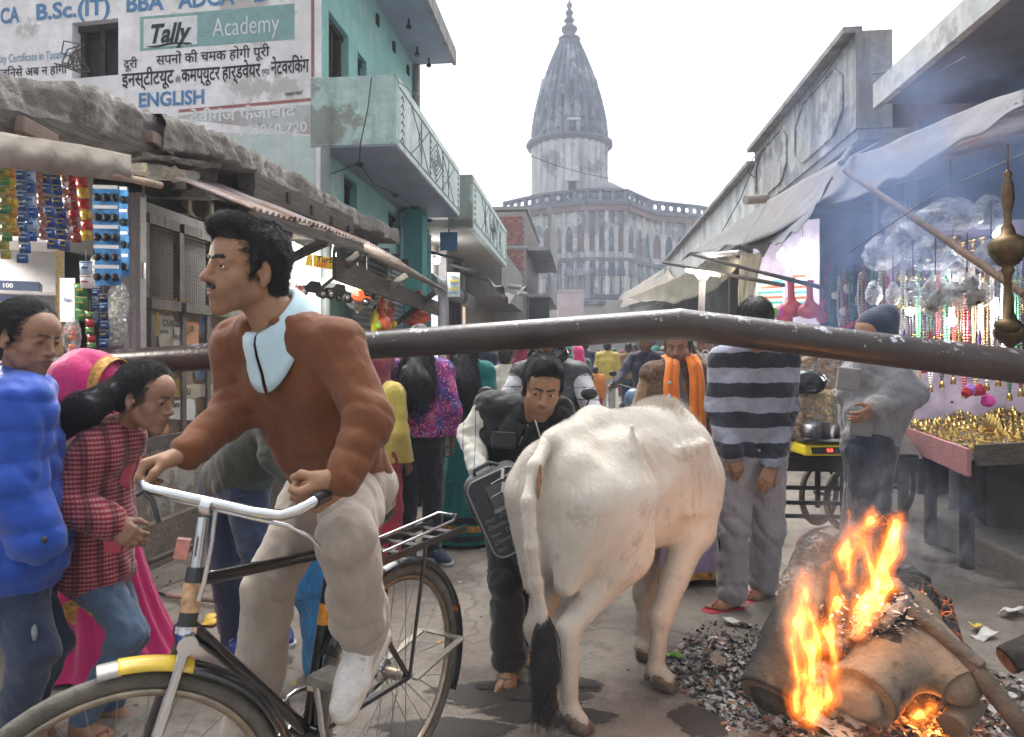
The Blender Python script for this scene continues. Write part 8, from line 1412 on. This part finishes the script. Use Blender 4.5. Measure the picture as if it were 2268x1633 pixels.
for i,(u,v,mt)in enumerate(((2168,865,REDT),(2188,888,M('pom_pink',(.75,.08,.4),.8,.2)),(2150,862,M('pom_violet',(.4,.2,.6),.8,.2)),(2142,868,REDT))):o=softobj('pompom',soft([ell(np.array(P(u,v,4.0)),.036-.006*(i>1))],.005,lambda p:.006*wob(p,130)),mt);tag(o,('large red pompom over the brass table','bright pink pompom over the brass table','small violet pompom beside the red one','little red pompom left of the violet one')[i],'pompom','pompoms at the stall')
for i in range(16):c=col_[(i*3+1)%5];u=1832+9*i;bead('%s cord of beads, %s from the left beside the balloons'%(c[0],OR_[i]),u,575+(i*29)%50,690+(i*41)%45,7.0-.08*i,c[1],.014,None,'bead cords hanging beside the balloons')
for i in range(11):c=col_[(i*2+1)%5];bead('short %s strand under the pole, %s from the left'%(c[0],OR_[i]),2010+25*i,775,830+(i*31)%40,5.4-.06*i,c[1],.01,BRASS,'short strands below the pole at the brass stall')
for i,(u,v,r_)in enumerate(((1880,640,12),(1900,668,11),(1868,690,9),(1912,610,9),(1850,655,8),(1925,700,8))):c=P(u,v,6.6);s=6.6/FPX;mb=MB();mb.lathe(c,[(0,-.01),(r_*s,-.012),(r_*s,.012),(0,.01)],18,axis=(.2,-1,.1));o=mb.build('hanging_disc',BW_);tag(o,'white hanging disc, %s in the hazy cluster beside the balloons'%('upper middle','central right','lower left','topmost','leftmost','lowest right')[i],'ornament','white discs beside the balloons')
# tall brass hanging lamp
t=thing('hanging_lamp','tall turned brass temple lamp hanging at the right edge','lamp',P(2232,560,3.6));c=P(2232,560,3.6);s=3.6/FPX
mb=MB();mb.lathe(c,[(r*s,(560-v)*s)for v,r in((740,2),(735,20),(722,27),(712,24),(705,10),(640,7),(610,8),(600,14),(592,10),(585,22),(560,36),(540,38),(528,30),(520,16),(505,12),(495,7),(470,8),(440,13),(410,11),(395,6),(385,9),(376,2))],20);mb.build('body',BRASSD,t);mb=MB();mb.tube([c+UZ*183*s,c+UZ*240*s],.005,6);mb.build('chain',BRASSD,t)
t=thing('ornate_pot','dark turned brass pendant at the right edge above the pole','lamp',P(2240,735,3.9));c=P(2238,735,3.9);s=3.9/FPX;mb=MB();mb.lathe(c,[(r*s,z*s)for z,r in((-40,2),(-30,10),(-12,30),(4,36),(16,22),(26,14),(40,8),(80,6))],18);mb.build('body',BRASSD,t)
# lit shop back, lamps
mb=MB();q=[P(1960,930,6.0),P(2400,930,5.6),P(2400,480,5.6),P(1960,500,6.0)];mb.quad(*q);o=mb.build('shop_backdrop',M('backdrop_pale',(.5,.4,.48),.8,.45,4));tag(o,'pale cloth back wall of the brass stall','backdrop')
for i in range(4):mb=MB();a,b=P(1990,560+70*i,5.85),P(2400,560+75*i,5.5);mb.bar(a,b,.25,.02);tag(mb.build('shelf',FRM),('top','second','third','lowest')[i]+' wooden shelf on the pale back wall of the brass stall','shelf','shelves of the brass stall')
for r in range(4):
 for c in range(18):j=(r*5+c*3)%3;brass(j,P(2000+22*c,556+70*r+.28*c,5.72-.017*c),1.4+.4*((c+r)%3),'%s, %s from the left on the %s shelf of the lit stall back'%(('brass oil lamp','round brass pot','brass cone')[j],OR_[c],('top','second','third','lowest')[r]),'brassware on the back shelves')
for i,(lb,u,v,Y,e)in enumerate((('white lit bulb left in the brass stall',2015,690,4.9,5),('white lit bulb in the middle of the brass stall',2108,712,4.9,5),('white lit bulb right in the brass stall',2205,690,4.9,5),('upper white lit bulb by the right shelves',2210,520,5.0,4),('dazzling bulb cluster of the purple shop',1778,545,8.9,14),('second bright lamp of the purple shop',1732,566,9.0,6),('lit lamp of the shop under the beige balcony',968,578,13,6))):
 c=P(u,v,Y);t=thing('lamp_bulb',lb,'lamp',c,'lit bulbs of the shops');mb=MB();mb.ball(c,.032 if Y<6 else .06,12,8);mb.build('bulb',Mglow('led_white',(.97,.98,1),30),t);mb=MB();mb.tube([c+UZ*.03,c+UZ*.1],.018,8);mb.build('socket',WHT,t);mb=MB();mb.tube([c+UZ*.1,c+UZ*.5],.004,5);mb.build('cord',BLKMETAL,t);point('bulb_light',c-V(0,.06,.05),e,(.95,.97,1),.05)
 # post lamp
t=thing('post_lamp','white flat LED lamp glowing on a post under the cream canvas','lamp',P(1553,700,9.5));mb=MB();mb.tube([P(1552,720,9.5),P(1556,612,9.5)],.045,8);mb.build('post',PAINTW,t);c=P(1556,604,9.5);mb=MB();mb.box(c,(.2,.16,.02),Euler((.2,.12,0)).to_matrix());mb.build('lamp_panel',Mglow('panel_glow',(1,.9,.72),9),t);mb=MB();mb.lathe(c-UZ*.12,[(.05,0),(.12,.1)],8);mb.build('lamp_neck',WHT,t);point('post_light',c-UZ*.1,25,(1,.85,.6),.1)
# purple shop: back wall, notice boards, balloons
pb_=thing('purple_shop','shop with bright purple back wall and printed price boards','stall',P(1750,790,10));a,b=P(1668,790,10),P(1815,790,9.4);ex=(b-a).normalized();a.z=0;ln=(b-V(a.x,a.y,b.z)).length;nn=V(ex.y,-ex.x,0);mb=MB();q=lambda x,z,e=0:a+ex*x+UZ*z+nn*e;mb.hexa([q(0,.8),q(ln,.8),q(ln,.8,-.05),q(0,.8,-.05),q(0,3.3),q(ln,3.3),q(ln,3.3,-.05),q(0,3.3,-.05)]);mb.build('back_wall',M('shop_purple',(.5,.43,.53),.7,.4,3),pb_)
for x0,z0,w,h,mt in((.05,2.05,.4,.5,0),(.55,2.1,.22,.42,1)):
 mb=MB();mb.hexa([q(x0,z0,.012),q(x0+w,z0,.012),q(x0+w,z0,.0),q(x0,z0,0),q(x0,z0+h,.012),q(x0+w,z0+h,.012),q(x0+w,z0+h,0),q(x0,z0+h,0)]);bo=mb.build('price_board',WHT,pb_)
 for k in range(6):mb=MB();mb.bar(q(x0+.02,z0+.05+k*.075,.016),q(x0+w-.02,z0+.05+k*.075,.016),.004,.035);mb.build('printed_line',(ORT,M('print_teal',(.1,.45,.4),.5,.1))[(k+mt)%2],bo)
RED_B=M('balloon_red',(.62,.05,.05),.3,.12,coat=.4);GB=M('balloon_green',(.25,.7,.06),.3,.1,coat=.4);PB=M('balloon_pink',(.6,.03,.35),.3,.1,coat=.4)
for lb,u,v,Y,h,r in(('big red club balloon with tall neck, left of the pair',1752,660,7.2,45,26),('wide red club balloon right of the first, pear shaped',1793,664,7.0,43,25),('darker red club balloon low at the right',1822,690,7.3,26,13)):balloonclub(lb,u,v,0,h,r,RED_B,10,fn=lambda u_,v_,o_,Y=Y:P(u_,v_,Y))
for lb,u,v,r,mt in(('lime green round balloon above the pole',1711,693,14,GB),('magenta round balloon right of the green one',1729,694,14,PB),('red round balloon in front of the magenta one',1738,708,17,RED_B)):
 c=P(u,v,7.2);t=thing('balloon',lb,'balloon',c,'round balloons above the pole');mb=MB();mb.ball(c,r*7.2/FPX,18,12);mb.build('skin',mt,t);mb=MB();mb.lathe(c-UZ*(r*7.2/FPX+.025),[(.02,0),(.006,.03)],6);mb.build('knot',mt,t)
 # ------------------------------------------------------------------ snack cart
cart=thing('handcart','black four wheeled handcart loaded with clear sacks of snacks','cart',P(1850,1005,4.6));zc2=.79;cq=[P(1700,1008,4.35),P(2035,1012,4.25),P(2010,960,5.3),P(1730,955,5.4)];cq=[V(p.x,p.y,0)for p in cq]
mb=MB();mb.hexa([p+UZ*(zc2-.03)for p in cq]+[p+UZ*zc2 for p in cq]);mb.build('deck',DKWOOD,cart)
for i in range(4):mb=MB();mb.bar(cq[i]+UZ*(zc2-.07),cq[(i+1)%4]+UZ*(zc2-.07),.04,.09);mb.build('rail',BLKMETAL,cart)
for i,(u,v)in enumerate(((1815,1165),(1652,1160),(1880,1180),(1990,1150))):c=G(u,v)+UZ*.275;wheel_parts(cart,c,V(.55,-.83,0)if i!=2 else V(.4,-.9,0),.27,(TYRE,BLKMETAL,SPK),20,.02)
for z,a,b in((.33,.0,1),(.42,.0,1),(.52,0,1)):mb=MB();mb.bar(cq[0]+V(.1,.25,z),cq[1]+V(-.3,.3,z),.025,.025);mb.build('axle_bar',BLKMETAL,cart)
for p in(cq[0]+V(.12,.22,0),cq[1]+V(-.35,.25,0),cq[2]+V(-.3,-.2,0),cq[3]+V(.2,-.2,0)):mb=MB();mb.bar(p+UZ*.25,p+UZ*(zc2-.04),.03,.03);mb.build('leg',BLKMETAL,cart)
def sack(label,u,v,Y,rx,rz,fm,fr,n,seed,flat=1.0):
 c=P(u,v,Y);s=Y/FPX;rx*=s;rz*=s;t=thing('snack_sack',label,'sack',c,'clear sacks of snacks on the cart');mb=MB();mb.grid(lambda a,b:(lambda th:c+V(rx*math.cos(th),rx*.75*math.sin(th),0)*((1-abs(2*b-1)**5)**.5*(1+.03*math.sin(7*th+seed)))+UZ*rz*(2*b-1)*1.04)(6.2832*a),22,12);mb.build('film',CLEAR,t);mb=MB();r2=random.Random(seed)
 for _ in range(n):
  th,z=r2.uniform(-3.5,.4),r2.uniform(-1,1);k=r2.uniform(.72,.93)*(1-abs(z)**6)**.4;q=c+V(rx*k*math.cos(th),rx*.75*k*math.sin(th),rz*z*.95);mb.ball(q,(fr,fr,fr*flat),7,5,Euler((r2.uniform(0,3),r2.uniform(0,3),0)).to_matrix())
 mb.build('contents',fm,t,kind='stuff')
NUT=M('walnut',(.4,.27,.17),.7,.3,30,.004,120);CHIP=M('chip',(.55,.4,.2),.6,.25,20);FLK=M('flake',(.45,.33,.19),.8,.3,60,.01,90);PAP=M('papad',(.55,.4,.28),.7,.3,15)
sack('large sack of round walnuts on the cart back',1832,812,4.95,95,58,NUT,.028,330,1);sack('sack of flat yellow chips in the middle of the cart',1797,915,4.55,42,58,CHIP,.024,330,2,.18);sack('sack of fine brown flakes right of the chips',1853,912,4.6,32,52,FLK,.012,420,3,.5);sack('tall sack of papad rolls beside the striped jersey',1752,900,4.5,28,75,PAP,.026,200,4,.4);sack('small sack of walnuts by the grey jacket',1868,968,4.35,22,34,NUT,.022,90,5);sack('sack of pink and orange puffs at the back left',1742,778,5.3,40,40,M('puff_orange',(.6,.38,.22),.7,.4,12),.03,130,6,.7)
o=softobj('polythene_bag',soft([ell(np.array(P(1787,846,4.45)),(.12,.08,.08))],.008,lambda p:.008*wob(p,40)+.004*wob(p,90)),M('poly_black',(.02,.022,.028),.25,.2));tag(o,'crumpled black polythene bag on the chips sack','bag');o=softobj('wooden_stick',soft([cone(np.array(P(1745,812,4.6)),np.array(P(1835,775,4.75)),.018,.018)],.008),BAMBOO);tag(o,'pale wooden stick stuck in the walnut sack','stick')
YS=M('scale_yellow',(.72,.55,.02),.35,.08);t=thing('weighing_scale','yellow electronic weighing scale with red digits on the cart','scale',P(1815,990,4.3));c=P(1815,988,4.3);c.z=zc2+.035
mb=MB();mb.hexa([c+V(x,y,z)for x,y,z in((-.15,-.13,-.034),(.15,-.13,-.034),(.15,.1,-.034),(-.15,.1,-.034),(-.14,-.1,.03),(.14,-.1,.03),(.13,.09,.035),(-.13,.09,.035))]);mb.build('body',YS,t,bevel=.012);mb=MB();mb.hexa([c+V(x,y,z)for x,y,z in((-.1,-.128,-.02),(.1,-.128,-.02),(.1,-.12,-.02),(-.1,-.12,-.02),(-.1,-.112,.018),(.1,-.112,.018),(.1,-.1,.018),(-.1,-.1,.018))]);mb.build('display',BLKMETAL,t);text('0.0','digits',Mglow('digit_red',(1,.05,.03),3),c+V(-.01,-.128,-.008),(1,0,0),(0,.35,1),.03,t)
mb=MB();mb.box(c+UZ*.06,(.14,.11,.008));mb.build('tray',STEEL,t);mb=MB();mb.lathe(c+UZ*.07,[(.0,0),(.085,0),(.12,.08),(.125,.082),(.118,.08),(.08,.006),(0,.004)],28,cap=False);o=mb.build('steel_bowl',STEEL);tag(o,'shiny steel bowl on the weighing scale tray','bowl')
mb=MB();c=P(2085,938,6.1);c.z=.8;mb.lathe(c,[(0,0),(.18,0),(.23,.2),(.25,.2),(.25,.22),(.2,.22),(.16,.05),(0,.04)],28,cap=False);o=mb.build('basin',M('basin_black',(.03,.035,.04),.35,.2));tag(o,'black plastic basin behind the brass table','basin');mb=MB();mb.lathe(c+UZ*.16,[(.19,0),(.17,.05),(.08,.08),(.02,.085),(.02,.11),(0,.12)],24,cap=False);o=mb.build('pan_lid',STEEL);tag(o,'steel lid resting on the black basin','lid')
# concrete step, paving bricks on the left
mb=MB();p=[G(2055,1195),G(2300,1330),G(2500,1280),G(2180,1165)];mb.hexa(p+[q_+UZ*.2 for q_ in p]);o=mb.build('concrete_block',Mplaster('block_concrete',(.34,.32,.29),(.1,.09,.08),.6,2,.3,bmp=.02));so=o.modifiers.new('b','BEVEL');so.width=.02;so.segments=2;tag(o,'long low concrete block lying right of the fire','concrete block')
for i,(u,v,s)in enumerate(((2215,1290,.2),(2150,1275,.16),(2080,1240,.12))):c=np.array(G(u,v,.0));o=softobj('flagstone',soft([ell(c,(s,s*.7,.05))],.012,lambda p:.01*wob(p,14),[((0,0,.035),(0,0,1))]),M('flagstone',(.2,.175,.155),.9,.3,6,.01));tag(o,('largest flat stone slab right of the smoke','middle flat stone by the concrete block','smallest flat stone near the cart wheel')[i],'stone','flat stones by the stall')
pv=thing('brick_paving',None,None,G(880,1110),kind='structure');rg=random.Random(8);bm_=MB().box((0,0,0),(.105,.055,.03)).build('brick',Mbark('paver_mud',(.1,.085,.07),(.19,.16,.135),(.25,.22,.19),8));COL.objects.unlink(bm_)
for r in range(22):
 for k in range(5):y=5.2+r*.118;p=LX(y,.18+k*.218+(.1 if r%2 else 0),.012+rg.uniform(-.006,.008));o=bpy.data.objects.new('brick',bm_.data);COL.objects.link(o);o.parent=pv;o.location=p-OFF[pv.name];o.rotation_euler=(rg.gauss(0,.03),rg.gauss(0,.03),R(-5.9)+rg.gauss(0,.04))
 # ------------------------------------------------------------------ smoke and haze
def puff(c,r,rot,dens,col,sc,seed,name='smoke',lo=.42):
 m=bpy.data.materials.new('smoke_air');m.use_nodes=True;t=m.node_tree;t.nodes.clear();pv_=t.nodes.new('ShaderNodeVolumePrincipled');o=t.nodes.new('ShaderNodeOutputMaterial');t.links.new(pv_.outputs[0],o.inputs['Volume']);pv_.inputs['Color'].default_value=rgb(col);pv_.inputs['Anisotropy'].default_value=.2
 tc=t.nodes.new('ShaderNodeTexCoord');ln=t.nodes.new('ShaderNodeVectorMath');ln.operation='LENGTH';t.links.new(tc.outputs['Object'],ln.inputs[0]);fall=ramp(t,ln.outputs['Value'],[(.25,1),(1.0,0)]);nz=noise(t,sc,4,.6);r_=ramp(t,nz,[(lo,0),(lo+.25,1)]);t.links.new(math_(t,'MULTIPLY',math_(t,'MULTIPLY',fall,r_),dens),pv_.inputs['Density'])
 mb=MB();mb.ball((0,0,0),1,20,14);ob=mb.build(name,m);ob.location=c;ob.scale=r;ob.rotation_euler=rot;tag(ob,None,None,None,'stuff');return ob
BL_=(.36,.5,.88)
puff(P(2080,400,4.3),(1.15,.8,.75),(0,.5,0),1.7,BL_,2.2,1,lo=.4);puff(P(1880,580,4.4),(.55,.5,.75),(0,.3,0),1.4,BL_,2.6,2,lo=.42);puff(P(1960,900,3.4),(.3,.25,.75),(0,.12,0),1.3,BL_,4.5,3,lo=.5);puff(P(2060,1130,3.3),(.3,.25,.5),(0,.3,0),2.0,BL_,4.0,4,lo=.52);puff(P(1770,1330,2.45),(.09,.08,.24),(0,.05,0),15,(.9,.85,.82),2.2,5);puff(P(1850,1220,2.5),(.2,.1,.25),(0,.1,0),4,(.85,.85,.88),2.4,6);puff(P(1890,1560,2.35),(.2,.08,.1),(0,.6,0),4,(.85,.85,.88),2.4,7)
puff(P(1950,1190,2.95),(.34,.16,.42),(0,.25,0),5.0,(.8,.82,.88),5,8,lo=.48);puff(P(2090,1230,3.1),(.22,.18,.4),(0,.2,0),4.5,(.75,.8,.9),5,9,lo=.5)
mb=MB();mb.box((5,40,27),(75,75,28.6));hz=mb.build('haze',bpy.data.materials.new('haze_air'));tag(hz,None,None,None,'stuff');m=hz.data.materials[0];m.use_nodes=True;t=m.node_tree;t.nodes.clear();v=t.nodes.new('ShaderNodeVolumePrincipled');v.inputs['Density'].default_value=.0036;v.inputs['Color'].default_value=(.78,.87,1,1);o=t.nodes.new('ShaderNodeOutputMaterial');t.links.new(v.outputs[0],o.inputs['Volume'])
